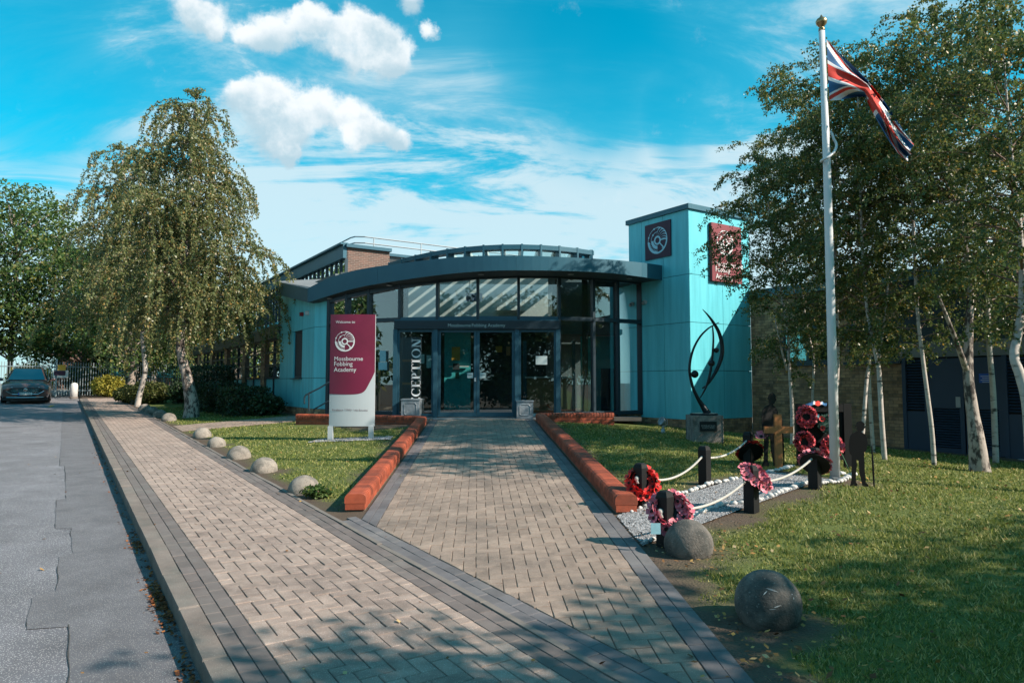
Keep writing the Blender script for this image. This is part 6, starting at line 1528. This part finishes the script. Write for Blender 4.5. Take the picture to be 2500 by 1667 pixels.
def jack(u, v):
    """union flag at u along the fly (0..1), v down the hoist (0..1): 0 blue 1 white 2 red"""
    x, y = (u - .5) * 2, (v - .5)            # 2:1, half height .5, half width 1
    if abs(y) < .1 or abs(x) < .1: return 2
    if abs(y) < .1667 or abs(x) < .1667: return 1
    for sgn in (1, -1):
        dd = (y - sgn * x * .5) / math.sqrt(1.25)           # distance from the diagonal
        right = x > 0
        off = dd if (right == (sgn > 0)) else dd
        if abs(dd) < .1:
            near_ = dd if (x * 1.0 > 0) else -dd
            if 0.0 < (near_ if sgn > 0 else near_) < .0667: return 2
            return 1
    return 0
Fc, mi = [], []
for i in range(NU):
    for j in range(NV2):
        a = i * (NV2 + 1) + j; Fc.append((a, a + 1, a + NV2 + 2, a + NV2 + 1)); mi.append(jack((i + .5) / NU, (j + .5) / NV2))
me = fast_mesh('flag', np.array(flag_v), np.array(Fc), True); me.polygons.foreach_set('material_index', np.array(mi, np.int32))
fl_o = link_mesh('flag', me, [M['flagblue'], M['flagwhite'], M['flagred']]); tag(fl_o, 'red white and blue union flag hanging folded from the white flagpole', 'flag')
# ================================================================== TREES AND SHRUBS
def leaf_quads(P, size, rs, droop=.5, wide=.62):
    """diamond leaves hanging at points P"""
    N = len(P); a = rs.normal(0, 1, (N, 3)); a[:, 2] -= droop * 1.6; a /= np.linalg.norm(a, axis=1)[:, None]
    b = rs.normal(0, 1, (N, 3)); b -= a * (a * b).sum(1)[:, None]; b /= np.linalg.norm(b, axis=1)[:, None] + 1e-9
    L_ = size * rs.uniform(.65, 1.25, (N, 1)); w_ = L_ * wide * .5
    V = np.stack([P, P + a * L_ * .45 + b * w_, P + a * L_, P + a * L_ * .45 - b * w_], 1).reshape(-1, 3)
    return V, np.arange(4 * N).reshape(N, 4)
def leaves_obj(name, P, size, mat, parent, rs, droop=.5, wide=.62):
    V, Fc = leaf_quads(np.asarray(P), size, rs, droop, wide); return link_mesh(name, fast_mesh(name, V, Fc), mat, parent)
def grow(start, d0, length, n, rs, droop=0.0, wob=.15, up=0.0):
    P = [np.array(start, float)]; d = np.array(d0, float); d /= np.linalg.norm(d); st = length / n
    for i in range(n):
        d = d + rs.normal(0, wob, 3) * .5 + UP * (up - droop * (i + 1) / n) / n * 3; d /= np.linalg.norm(d); P.append(P[-1] + d * st)
    return np.array(P)
def birch(label, path, rads, crown_from, radius, nleaf, leafmat, seed, nlimb=46, size=.052, bark='bark', prof=None, weep=0.0, group=None, name='birch_tree', extra=None, strand=(.5, 1.1), stems=None, updir=.55, tip=True, fork=None):
    """path: trunk points in the world; crown_from: share of the trunk where limbs start"""
    rs = np.random.default_rng(seed); path = np.array(path, float); t = thing(name, label, 'tree', path[0], group)
    cp = np.array(catmull(path, 5)); rr_ = np.interp(np.linspace(0, 1, len(cp)), np.linspace(0, 1, len(rads)), rads)
    tr = MB().tube(cp, rr_, 12)
    if fork is not None:
        for fpth, frad in fork: tr.tube(np.array(catmull(fpth, 5)), np.interp(np.linspace(0, 1, (len(fpth) - 1) * 5 + 1), np.linspace(0, 1, len(frad)), frad), 10)
    tr.build('trunk', M[bark], t, True)
    L0 = np.concatenate([[0], np.cumsum(np.linalg.norm(np.diff(cp, axis=0), axis=1))]); LT = L0[-1]
    at = lambda f: np.array([np.interp(f * LT, L0, cp[:, k]) for k in range(3)]); ra = lambda f: float(np.interp(f * LT, L0, rr_))
    wood = MB(); pts = []
    prof = prof or (lambda h: math.sin(math.pi * min(1, .18 + .82 * (1 - h))) ** .7 * .9 + .1)
    tw = []
    for i in range(nlimb):
        h = (i + rs.uniform(0, 1)) / nlimb; f = crown_from + (1 - crown_from) * h * .985; az = i * 2.399 + rs.normal(0, .35); ln = radius * prof(h) * (rs.uniform(.42, 1.25) if weep else rs.uniform(.7, 1.15))
        st = at(f); elev = updir + rs.normal(0, .15); d = np.array([math.cos(az), math.sin(az), elev])
        lp = grow(st, d, ln, 7, rs, .55 if not weep else .9, .22); rb = min(ra(f) * .55, .006 + .012 * ln); wood.tube(lp, np.linspace(rb, .004, len(lp)), 5, False)
        m = max(4, int(ln * 9))
        for j in range(m):
            g = rs.uniform(.22, 1.0) ** .8; k = min(6, int(g * 7)); p = lp[k] + (lp[min(k + 1, 7)] - lp[k]) * (g * 7 - k)
            a2 = rs.uniform(0, 6.28); dd = np.array([math.cos(a2), math.sin(a2), rs.uniform(-.3, .5)]) + (lp[-1] - lp[0]) / ln * .5
            if weep: l2 = rs.uniform(*strand) * (.6 + .6 * prof(h)); tp_ = grow(p, dd * .5 + UP * .1, l2, 8, rs, 2.4 * weep, .10)
            else: l2 = rs.uniform(*strand) * .62; tp_ = grow(p, dd, l2, 5, rs, .9, .25)
            tw.append(tp_)
    if tip: tw += [grow(at(1.0), (rs.normal(0, .5), rs.normal(0, .5), .9), .45, 5, rs, .9, .25) for _ in range(14)]
    if extra: tw += extra(rs)
    for q in tw[::2]: wood.tube(q[::2] if len(q) > 5 else q, .0028, 3, False)
    lens = np.array([np.linalg.norm(np.diff(q, axis=0), axis=1).sum() for q in tw]); per = nleaf / lens.sum()
    for q, l in zip(tw, lens):
        k = rs.poisson(per * l); f = rs.uniform(0.08, 1.02, k) * (len(q) - 1); i0 = np.clip(f.astype(int), 0, len(q) - 2); w_ = (f - i0)[:, None]
        pts.append(q[i0] * (1 - w_) + q[i0 + 1] * w_ + rs.normal(0, .024 if not weep else .026, (k, 3)))
    wood.build('limbs', M['twig'] if not weep else M['twig'], t)
    leaves_obj('crown', np.concatenate(pts), size, M[leafmat], t, rs, .75 if weep else .5)
    return t

# ---- the birch group in front of the brick wing
def pth(Y0, Y1, *px):
    n = len(px); return [A(u, v, Y0 + (Y1 - Y0) * i / max(1, n - 1)) for i, (u, v) in enumerate(px)]
b0 = G(2393, 1149); y0 = float(b0[1])
birch('largest birch with rough white forking trunk in front of the navy doors', [b0 - UP * .05] + pth(y0, y0 + .6, (2384, 1070), (2374, 1000), (2364, 915), (2366, 800), (2368, 690), (2345, 535), (2318, 424), (2303, 312), (2290, 180), (2280, 60)), [.15, .11, .085, .075, .062, .05, .04, .034, .028, .02, .012, .006], .36, 1.65, 37094, 'leaf_birch', 31, 72, bark='barkrough', group='birch trees by the brick wing', strand=(.5, 1.05),
      fork=[(pth(y0 + .15, y0 - .3, (2362, 910), (2345, 862), (2322, 800), (2290, 720)), [.05, .04, .03, .02])])
b1 = G(2281, 1134); y1 = float(b1[1])
birch('slim birch with straight pale stem left of the navy doors', [b1 - UP * .05] + pth(y1, y1 + .2, (2275, 1050), (2264, 960), (2253, 875), (2240, 760), (2232, 600), (2225, 430), (2215, 260), (2205, 170)), [.037, .034, .032, .03, .027, .024, .02, .012, .005], .27, 1.35, 21672, 'leaf_birch', 32, 44, group='birch trees by the brick wing')
b2 = G(2160, 1120); y2 = float(b2[1])
birch('slim birch with forked pale stem right of the flagpole', [b2 - UP * .05] + pth(y2, y2 + .3, (2153, 1030), (2148, 940), (2144, 890), (2130, 830), (2115, 740), (2105, 600), (2100, 420), (2095, 250), (2090, 160)), [.042, .04, .038, .036, .03, .026, .022, .018, .01, .005], .24, 1.45, 27216, 'leaf_birch', 33, 52, group='birch trees by the brick wing',
      fork=[(pth(y2 + .1, y2, (2144, 892), (2149, 850), (2153, 826), (2162, 760), (2172, 660)), [.03, .026, .022, .018, .01])])
b3 = G(2133, 1104); y3 = float(b3[1])
birch('slim birch with twin crossing stems behind the soldier figure', [b3 - UP * .05] + pth(y3, y3 + .2, (2128, 1040), (2123, 960), (2122, 900), (2124, 840), (2118, 760), (2080, 620), (2050, 450), (2030, 300), (2015, 180), (2008, 140)), [.037, .035, .034, .032, .03, .026, .022, .018, .01, .005, .004], .25, 1.5, 27216, 'leaf_birch', 34, 52, group='birch trees by the brick wing',
      fork=[(pth(y3 - .5, y3 - .1, (2103, 1100), (2110, 1010), (2116, 930), (2124, 880)), [.037, .034, .032, .03])])
b4 = G(1934, 1084); y4 = float(b4[1])
birch('slender birch with leaning pale stem between cross and memorial board', [b4 - UP * .05] + pth(y4, y4 + .3, (1934, 1010), (1931, 950), (1926, 880), (1924, 820), (1912, 740), (1895, 640), (1880, 540), (1872, 460), (1868, 420)), [.04, .037, .034, .03, .028, .024, .02, .014, .008, .004], .24, 1.4, 25200, 'leaf_birch', 35, 50, group='birch trees by the brick wing',
      fork=[(pth(y4 + .1, y4 - .1, (1922, 905), (1910, 860), (1902, 822), (1890, 770)), [.024, .02, .016, .01])])
b5 = G(1985, 1068); y5 = 15.0; b5 = A(1985, 1079, y5)
birch('thin birch stem close to the brick wall left of the flagpole', [b5 - UP * .25] + pth(y5, y5 + .2, (1984, 980), (1987, 900), (1985, 860), (1975, 820), (1962, 740), (1950, 600), (1942, 420), (1936, 260)), [.028, .026, .024, .022, .02, .016, .012, .008, .004], .30, 1.55, 24192, 'leaf_birch', 36, 48, group='birch trees by the brick wing')
b6 = A(2040, 1080, 12.6)
birch('thin birch behind the flagpole against the brick wall', [b6 - UP * .35] + pth(12.6, 12.9, (2042, 980), (2046, 880), (2045, 780), (2040, 620), (2036, 440), (2050, 260)), [.035, .033, .03, .026, .02, .012, .005], .28, 1.6, 25200, 'leaf_birch', 37, 50, group='birch trees by the brick wing')
b7 = A(2520, 1150, 8.2)
birch('birch with curving white stem at the right edge of the picture', [np.array([b7[0], b7[1], float(zg(b7[0], b7[1])) - .05])] + pth(8.2, 8.6, (2510, 1000), (2492, 920), (2476, 868), (2486, 810), (2496, 720), (2490, 560), (2470, 380), (2455, 200), (2450, 80)), [.07, .06, .055, .05, .045, .04, .03, .02, .012, .005], .34, 1.6, 32255, 'leaf_birch', 38, 62, group='birch trees by the brick wing')
b8 = A(2430, 1090, 12.2)
birch('birch farther back, crown above the navy doors', [np.array([b8[0], b8[1], -1.5])] + pth(12.2, 12.4, (2425, 960), (2415, 840), (2410, 700), (2405, 540), (2400, 360), (2398, 150)), [.05, .046, .042, .036, .028, .016, .006], .28, 1.9, 29231, 'leaf_birch', 39, 56, group='birch trees by the brick wing')

# ---- weeping birch on the left lawn
w0 = G(466, 1018); yw = float(w0[1])
wprof = lambda h: (1.0 - .74 * h ** .95) * (0.8 + .2 * min(1, h * 4))
birch('large weeping birch with gnarled trunk on the left lawn', [w0 - UP * .05] + pth(yw, yw + .3, (468, 985), (462, 950), (455, 915), (446, 880), (440, 850), (444, 780), (450, 690), (456, 580), (464, 440), (472, 310), (478, 240)), [.25, .21, .18, .155, .14, .13, .12, .105, .09, .07, .04, .015], .27, 2.95, 100000, 'leaf_weep', 41, 60, size=.082, bark='barkrough', weep=1.0, name='weeping_birch_tree', strand=(1.0, 2.7), prof=wprof, updir=.75, group='weeping birches on the left lawn')
w1 = G(335, 992); yv = float(w1[1])
birch('smaller weeping birch with thin leaning trunk beside the footpath', [w1 - UP * .05] + pth(yv, yv - .5, (340, 965), (348, 935), (354, 905), (352, 870), (345, 790), (338, 690), (325, 580), (310, 480), (300, 400), (292, 365)), [.12, .105, .10, .095, .09, .08, .07, .06, .045, .03, .012], .28, 3.1, 76000, 'leaf_weep', 42, 48, size=.088, weep=1.0, name='weeping_birch_tree', strand=(.9, 2.6), prof=lambda h: (1.0 - .62 * h ** 1.0), updir=.7, group='weeping birches on the left lawn')

# ---- broad trees beyond the fence
def broad(label, base, H, Rc, nleaf, mat, seed, size=.2, crown0=.22, nl=40, name='broadleaf_tree', group='trees beyond the fence', bark='greybark', tr=.2, flat=1.0, clump=.33):
    rs = np.random.default_rng(seed); base = np.array(base, float); t = thing(name, label, 'tree', base, group); top = base + UP * H + np.array([rs.normal(0, .3), 0, 0])
    MB().tube(catmull([base - UP * .1, base + UP * H * .3 + rs.normal(0, .12, 3), base + UP * H * .6 + rs.normal(0, .2, 3), top - UP * H * .12], 4), np.linspace(tr, tr * .2, 13), 10).build('trunk', M[bark], t, True)
    wood = MB(); cen = []
    for i in range(nl):
        h = (i + rs.uniform()) / nl; z = crown0 + (1 - crown0) * h * .95; az = i * 2.4 + rs.normal(0, .4); rad = Rc * math.sqrt(max(.05, 1 - (2 * (h - .42)) ** 2 * .72)) * rs.uniform(.75, 1.12)
        st = base + UP * H * max(.15, z - .18); en = base + np.array([math.cos(az) * rad, math.sin(az) * rad, H * z]); mid = st * .45 + en * .55 + UP * .25; lp = np.array(catmull([st, mid, en], 4)); wood.tube(lp, np.linspace(tr * .33, .012, len(lp)), 5, False)
        for f in (1.0, .82, .62): cen.append((st * (1 - f) + en * f + rs.normal(0, .25, 3), Rc * clump * rs.uniform(.7, 1.2)))
    wood.build('limbs', M[bark], t); per = nleaf // len(cen); pts = []
    for c, r in cen:
        g = rs.normal(0, 1, (per, 3)); g /= np.linalg.norm(g, axis=1)[:, None]; k = rs.uniform(.25, 1, (per, 1)) ** .5; pts.append(c + g * k * r * np.array([1, 1, .62 * flat]))
    leaves_obj('crown', np.concatenate(pts), size, M[mat], t, rs, .2, .5); return t
def base_at(s, p): return P3(s, p) if p < 3 else np.array([*xyof(s, p), float(zsp(min(s, 60), 0))])
broad('dark spreading tree beyond the fence at the left edge behind the car', base_at(52, -9.5), 11.6, 5.0, 17000, 'leaf_dark', 51, .27)
broad('tall feathery green tree behind the fence with open top', base_at(55, -5.5), 13.6, 5.0, 21000, 'leaf_ash', 52, .27, nl=46, flat=.7)
broad('leafy green tree right behind the fence notice', base_at(50.5, -1.5), 9.4, 3.9, 16000, 'leaf_ash', 53, .24)
broad('dark green tree behind the fence and the weeping birches', base_at(57, 3.0), 11, 4.6, 16000, 'leaf_dark', 54, .28)
broad('yellow green tree low behind the smaller weeping birch', base_at(49.5, 1.6), 6.4, 3.0, 11000, 'leaf_ash', 55, .22)
broad('dark tree far left beside the road beyond the fence', base_at(49.0, -14.5), 11.5, 4.6, 15000, 'leaf_dark', 56, .26)
broad('dark green tree between weeping birch and classroom roof', base_at(56, 9.0), 8.2, 4.6, 14000, 'leaf_dark', 57, .28)
broad('tall narrow bare topped poplar at the left edge of the picture', base_at(66, -21.2), 19.5, 1.7, 5000, 'leaf_dark', 58, .20, .2, 60, 'poplar_tree', clump=.42)
broad('grey barked street tree standing just before the fence', base_at(44.8, .55), 7.2, 3.2, 15000, 'leaf_ash', 59, .2, .34, 38, tr=.24)

# ---- shrubs and clipped hedges
def shrub(label, c, size3, n, leaf, mat, seed, box=False, group=None, name='shrub', stem=True, cat='shrub'):
    rs = np.random.default_rng(seed); c = np.array(c, float); sx, sy, sz = size3; t = thing(name, label, cat, c, group)
    g = rs.normal(0, 1, (n, 3)); g /= np.linalg.norm(g, axis=1)[:, None]
    if box: g = g / np.max(np.abs(g), axis=1)[:, None] * rs.uniform(.84, 1.02, (n, 1)); g = np.sign(g) * np.abs(g) ** .9
    else: g *= rs.uniform(.45, 1.08, (n, 1)) ** .5 * (1 + .16 * np.sin(g[:, :1] * 7 + seed) * np.cos(g[:, 1:2] * 6))
    P = g * np.array([sx / 2, sy / 2, sz / 2]) + UP * sz / 2
    if box: a = PA; P = np.stack([P[:, 0] * math.cos(a) - P[:, 1] * math.sin(a), P[:, 0] * math.sin(a) + P[:, 1] * math.cos(a), P[:, 2]], 1)
    P[:, 2] = np.maximum(P[:, 2], .01)
    leaves_obj('foliage', P + c, leaf, M[mat], t, rs, .1, .6)
    wood = MB()
    for k in range(7): a = k * .9; wood.tube([c - UP * .05, c + np.array([math.cos(a) * sx * .18, math.sin(a) * sy * .18, sz * .45]), c + np.array([math.cos(a) * sx * .34, math.sin(a) * sy * .34, sz * .8])], [.02, .014, .006], 5, False)
    wood.build('stems', M['twig'], t); return t
def gb_(s, p): return P3(s, p)
shrub('tall clipped dark hedge block beside the big weeping birch', gb_(28.6, 2.2), (1.5, 2.6, 1.55), 9000, .085, 'leaf_hedge', 61, True, 'hedges along the classrooms', 'hedge', cat='hedge')
shrub('low clipped dark hedge in front of the classroom windows, nearest the turquoise wall', gb_(23.4, 2.35), (1.3, 2.3, .85), 8000, .075, 'leaf_hedge', 62, True, 'hedges along the classrooms', 'hedge', cat='hedge')
shrub('low clipped dark hedge behind the nearest one along the classrooms', gb_(25.9, 2.15), (1.3, 2.0, .95), 7000, .078, 'leaf_hedge', 63, True, 'hedges along the classrooms', 'hedge', cat='hedge')
shrub('glossy dark leafy bush at the foot of the turquoise wall', gb_(21.9, 2.75), (1.0, .9, .62), 3200, .10, 'leaf_hedge', 64)
shrub('golden yellow leaved shrub in front of the far fence', G(264, 968), (1.7, 1.3, 1.15), 5500, .12, 'leaf_gold', 65)
shrub('low olive bush left of the thin leaning trunk', G(318, 983), (1.35, 1.2, .78), 4200, .10, 'leaf_olive', 66)
shrub('low olive bush right of the thin leaning trunk', G(362, 985), (2.0, 1.4, .95), 5200, .10, 'leaf_olive', 67)
shrub('pale variegated ground shrub between fence and trunk', G(398, 972), (2.2, 1.3, .6), 3800, .11, 'leaf_gold', 68)
shrub('dark rounded bush just left of the gnarled trunk', G(447, 984), (1.3, 1.2, .95), 4200, .09, 'leaf_hedge', 69)
RS = shrub('leafy shrub with red flowers beside the far fence', G(246, 955), (1.6, 1.2, 1.9), 3800, .12, 'leaf_ash', 70)
rs = np.random.default_rng(5); fr_ = G(246, 955); leaves_obj('blossom', fr_ + rs.normal(0, 1, (26, 3)) * np.array([.55, .35, .35]) + UP * 1.55 + np.array([-.2, -.6, 0]), .16, M['leaf_red'], RS, rs)
shrub('dark bush behind the fence left of the parked car', gb_(48.8, -15.5), (4.5, 1.8, 2.6), 5200, .18, 'leaf_dark', 84, group='bushes behind the fence')
for k, (s_, p_, w_, h_) in enumerate(((48.5, -12, 4, 2.3), (48.6, -8.6, 3.2, 2.2), (48.4, -4.2, 2.6, 1.7), (48.6, -1.4, 2.4, 1.8))):
    shrub(('mixed leafy bush behind the fence at the far left', 'mixed leafy bush behind the fence and the parked car', 'yellowish bush behind the fence right of the parked car', 'leafy bush behind the fence and the bollard')[k], gb_(s_, p_), (w_, 1.6, h_), 4200, .16, ('leaf_dark', 'leaf_olive', 'leaf_gold', 'leaf_ash')[k], 80 + k, group='bushes behind the fence')
# weed tuft by the nearest left ball
wq = G(775, 1212); shrub('small leafy weed clump beside the largest left stone ball', wq, (.36, .26, .13), 420, .055, 'leaf_ash', 71, name='weed_clump', cat='weed')

# ---- trees standing outside the picture to the right and behind: they throw the foreground shade and show in the glass
def shade_tree(x, y, H, Rc, n, seed, label): broad(label, (x, y, float(zg(x, y))), H, Rc, n, 'leaf_birch', seed, .17, .34, 36, 'lawn_tree', 'trees outside the view', 'greybark', .14, clump=.36)
shade_tree(6.7, .25, 5.4, 2.2, 15000, 91, 'leafy lawn tree standing out of view right of the viewpoint')
shade_tree(9.6, 1.0, 6.0, 2.3, 11000, 92, 'leafy lawn tree standing out of view beyond the right edge')
shade_tree(12.4, 2.0, 6.2, 2.4, 10000, 93, 'leafy lawn tree standing out of view behind the right shoulder')
ORD = ('first', 'second', 'third', 'fourth', 'fifth', 'sixth', 'seventh', 'eighth', 'ninth', 'tenth', 'eleventh', 'twelfth', 'thirteenth')
for k, (x, y, h) in enumerate([(-14, -19, 9), (-8.5, -21, 10), (-3, -20, 9), (2.5, -21, 10), (8, -20, 9), (14, -20, 9.5)]):
    broad('tall street tree across the road out of view, %s from the left' % ORD[k], (x, y, -1.9), h, 4.4, 12000, 'leaf_dark', 95 + k, .42, .08, 40, 'street_tree', 'trees across the road')
for k, (s_, p_) in enumerate(((19.5, -15.5), (25, -15), (31, -16))):
    x, y = xyof(s_, p_); broad('leafy roadside tree left out of view, %s along the road' % ORD[k], (x, y, -1.3), 7.6, 3.4, 9000, 'leaf_dark', 120 + k, .40, .08, 34, 'roadside_tree', 'trees along the far side of the road')
# ================================================================== GRASS AND FALLEN LEAVES
def grass():
    rs = np.random.default_rng(77); out = []
    cell = .4
    for x in np.arange(-14, 9, cell):
        for y in np.arange(2.2, 27, cell):
            cx, cy = x + cell / 2, y + cell / 2; z = float(zg(cx, cy))
            if not in_view((cx, cy, z), 90): continue
            s_, p_ = spof(cx, cy)
            if p_ < -.1 or p_ > 12.9: continue
            d = math.hypot(cx, cy); dens = min(4200, 76000 / d ** 1.75); k = int(dens * cell * cell)
            P = rs.uniform(0, cell, (k, 2)) + (x, y); out.append(P)
    P = np.concatenate(out); T_ = turf(P[:, 0], P[:, 1]); clump_ = .62 + .5 * fnoise(P[:, 0], P[:, 1], 4.5, 8) + .3 * fnoise(P[:, 0], P[:, 1], 14, 9)
    keep = (T_ > .25) & (rs.uniform(0, 1, len(P)) < T_ * np.clip(clump_ + .35, .25, 1))
    # keep clear of the buildings
    s_, p_ = spof(P[:, 0], P[:, 1]); t = (P[:, 0] - RO[0]) * RD[0] + (P[:, 1] - RO[1]) * RD[1]
    inb = (P[:, 1] > 17.2) & (P[:, 0] > -5.6) & (P[:, 0] < 3.6); tow_ = ((P[:, 0] - TC[0]) * NX + (P[:, 1] - TC[1]) * NY > -.05) & ((P[:, 0] - TC[0]) * DX + (P[:, 1] - TC[1]) * DY > -.05)
    left = (p_ > 3.4) & (s_ > 18)
    keep &= ~(inb | tow_ | left)
    P = P[keep]; N = len(P); d = np.hypot(P[:, 0], P[:, 1]); z = zg(P[:, 0], P[:, 1]) - .013
    h = rs.uniform(.014, .042, N) * (1 + .35 * fnoise(P[:, 0], P[:, 1], 3.3, 12)) * np.clip(T_[keep] + .2, .4, 1); w_ = (.0022 + .00052 * d) * rs.uniform(.7, 1.4, N); a = rs.uniform(0, 6.28, N); ln = rs.normal(0, .55, (N, 2)) * h[:, None]
    base = np.stack([P[:, 0], P[:, 1], z], 1); sd = np.stack([np.cos(a) * w_, np.sin(a) * w_, 0 * a], 1); tip_ = base + np.stack([ln[:, 0], ln[:, 1], h], 1)
    V = np.stack([base - sd, base + sd, tip_], 1).reshape(-1, 3); me = fast_mesh('grass', V, np.arange(3 * N).reshape(N, 3))
    tag(link_mesh('grass', me, M['grass']), 'short mown green grass of the lawns', 'grass', kind='stuff'); return N
NG = grass()
def scatter_leaves(name, label, P, size, mat, seed, lift=.03, par=None):
    rs = np.random.default_rng(seed); N = len(P); z = P[:, 2] + lift * rs.uniform(.3, 1, N); a = rs.uniform(0, 6.28, N); L_ = size * rs.uniform(.6, 1.5, N); c = np.stack([np.cos(a), np.sin(a), rs.normal(0, .3, N)], 1); b = np.stack([-np.sin(a), np.cos(a), rs.normal(0, .3, N)], 1)
    C = np.stack([P[:, 0], P[:, 1], z], 1); L_ = L_[:, None]
    V = np.stack([C - c * L_ * .5, C + b * L_ * .33, C + c * L_ * .5, C - b * L_ * .33], 1).reshape(-1, 3)
    tag(link_mesh(name, fast_mesh(name, V, np.arange(4 * N).reshape(N, 4)), M[mat]), label, 'leaves', kind='stuff')
rs = np.random.default_rng(55)
Q = rs.uniform((-10, 3), (9, 19), (7000, 2)); s_, p_ = spof(Q[:, 0], Q[:, 1]); w_ = (Q - RO) @ RN; t_ = (Q - RO) @ RD
ok = (p_ > .15) & (p_ < 11.5) & (Q[:, 1] < 17) & ~((np.abs(w_) < WALL_OFF + .15) & (t_ > -3)) & (rs.uniform(0, 1, len(Q)) < np.where(w_ > 0, .85, .2))
Q = Q[ok]
bl = np.concatenate([rs.normal(0, .34, (170, 2)) + (bx, by) for bx, by, br in BALLS[-2:]] + [np.stack(xyof(rs.uniform(1.5, 4.6, 260), .30 + np.abs(rs.normal(0, .28, 260))), 1)]); bw = (bl - RO) @ RN
bl = bl[(bw > HW + .25) & np.all([np.hypot(bl[:, 0] - bx, bl[:, 1] - by) > br * 1.02 for bx, by, br in BALLS], axis=0)]; Q = np.concatenate([Q, bl])
scatter_leaves('fallen_leaves', 'scattered brown and yellow birch leaves lying on the lawns', np.stack([Q[:, 0], Q[:, 1], zg(Q[:, 0], Q[:, 1])], 1), .034, 'fallen', 56)
s_ = rs.uniform(2.5, 20, 500); s_ = np.concatenate([s_, rs.normal(5.6, .35, 420), rs.normal(7.4, .2, 120), rs.normal(3.9, .3, 150)]); p_ = -1.84 - np.abs(rs.normal(0, .05, len(s_))); X, Y = xyof(s_, p_)
scatter_leaves('gutter_litter', 'rust coloured leaf litter in the gutter along the kerb', np.stack([X, Y, zsp(s_, p_) - .112], 1), .028, 'litter', 57, .012)
s_ = rs.uniform(2.5, 18, 90); p_ = rs.uniform(-4.2, .1, 90); X, Y = xyof(s_, p_); zz_ = zsp(s_, np.minimum(p_, 0)) + np.where(p_ < -1.8, -.112, 0.004)
scatter_leaves('path_leaves', 'few stray leaves on the road and paving', np.stack([X, Y, zz_], 1), .032, 'fallen', 58, .008)
# soil crumbs along the bed edges
Q = rs.uniform((-6, 3), (6, 14), (26000, 2)); T_ = turf(Q[:, 0], Q[:, 1]); s_, p_ = spof(Q[:, 0], Q[:, 1]); w_ = (Q - RO) @ RN
ok = (T_ < .35) & (p_ > .12) & ~((np.abs(w_) < WALL_OFF + .13)) ; Q = Q[ok]
q_ = (Q - STRIP['o']) @ STRIP['d']; h_ = (Q - STRIP['o']) @ STRIP['n']; Q = Q[~((q_ > -.5) & (q_ < sl_) & (h_ > 0) & (h_ < sw_))]
N = len(Q); an = rs.uniform(0, 6.28, N); r = rs.uniform(.004, .014, N); z = zg(Q[:, 0], Q[:, 1]) - .013
V = np.stack([np.stack([Q[:, 0] + r * np.cos(an + k * 2.09), Q[:, 1] + r * np.sin(an + k * 2.09), z - .002], 1) for k in range(3)] + [np.stack([Q[:, 0], Q[:, 1], z + r * .9], 1)], 1).reshape(-1, 3)
f = np.array([(0, 1, 3), (1, 2, 3), (2, 0, 3)]); tag(link_mesh('soil_crumbs', fast_mesh('soil_crumbs', V, (f[None] + 4 * np.arange(N)[:, None, None]).reshape(-1, 3)), M['soil']), 'crumbs of dark soil along the lawn edges', 'soil', kind='stuff')
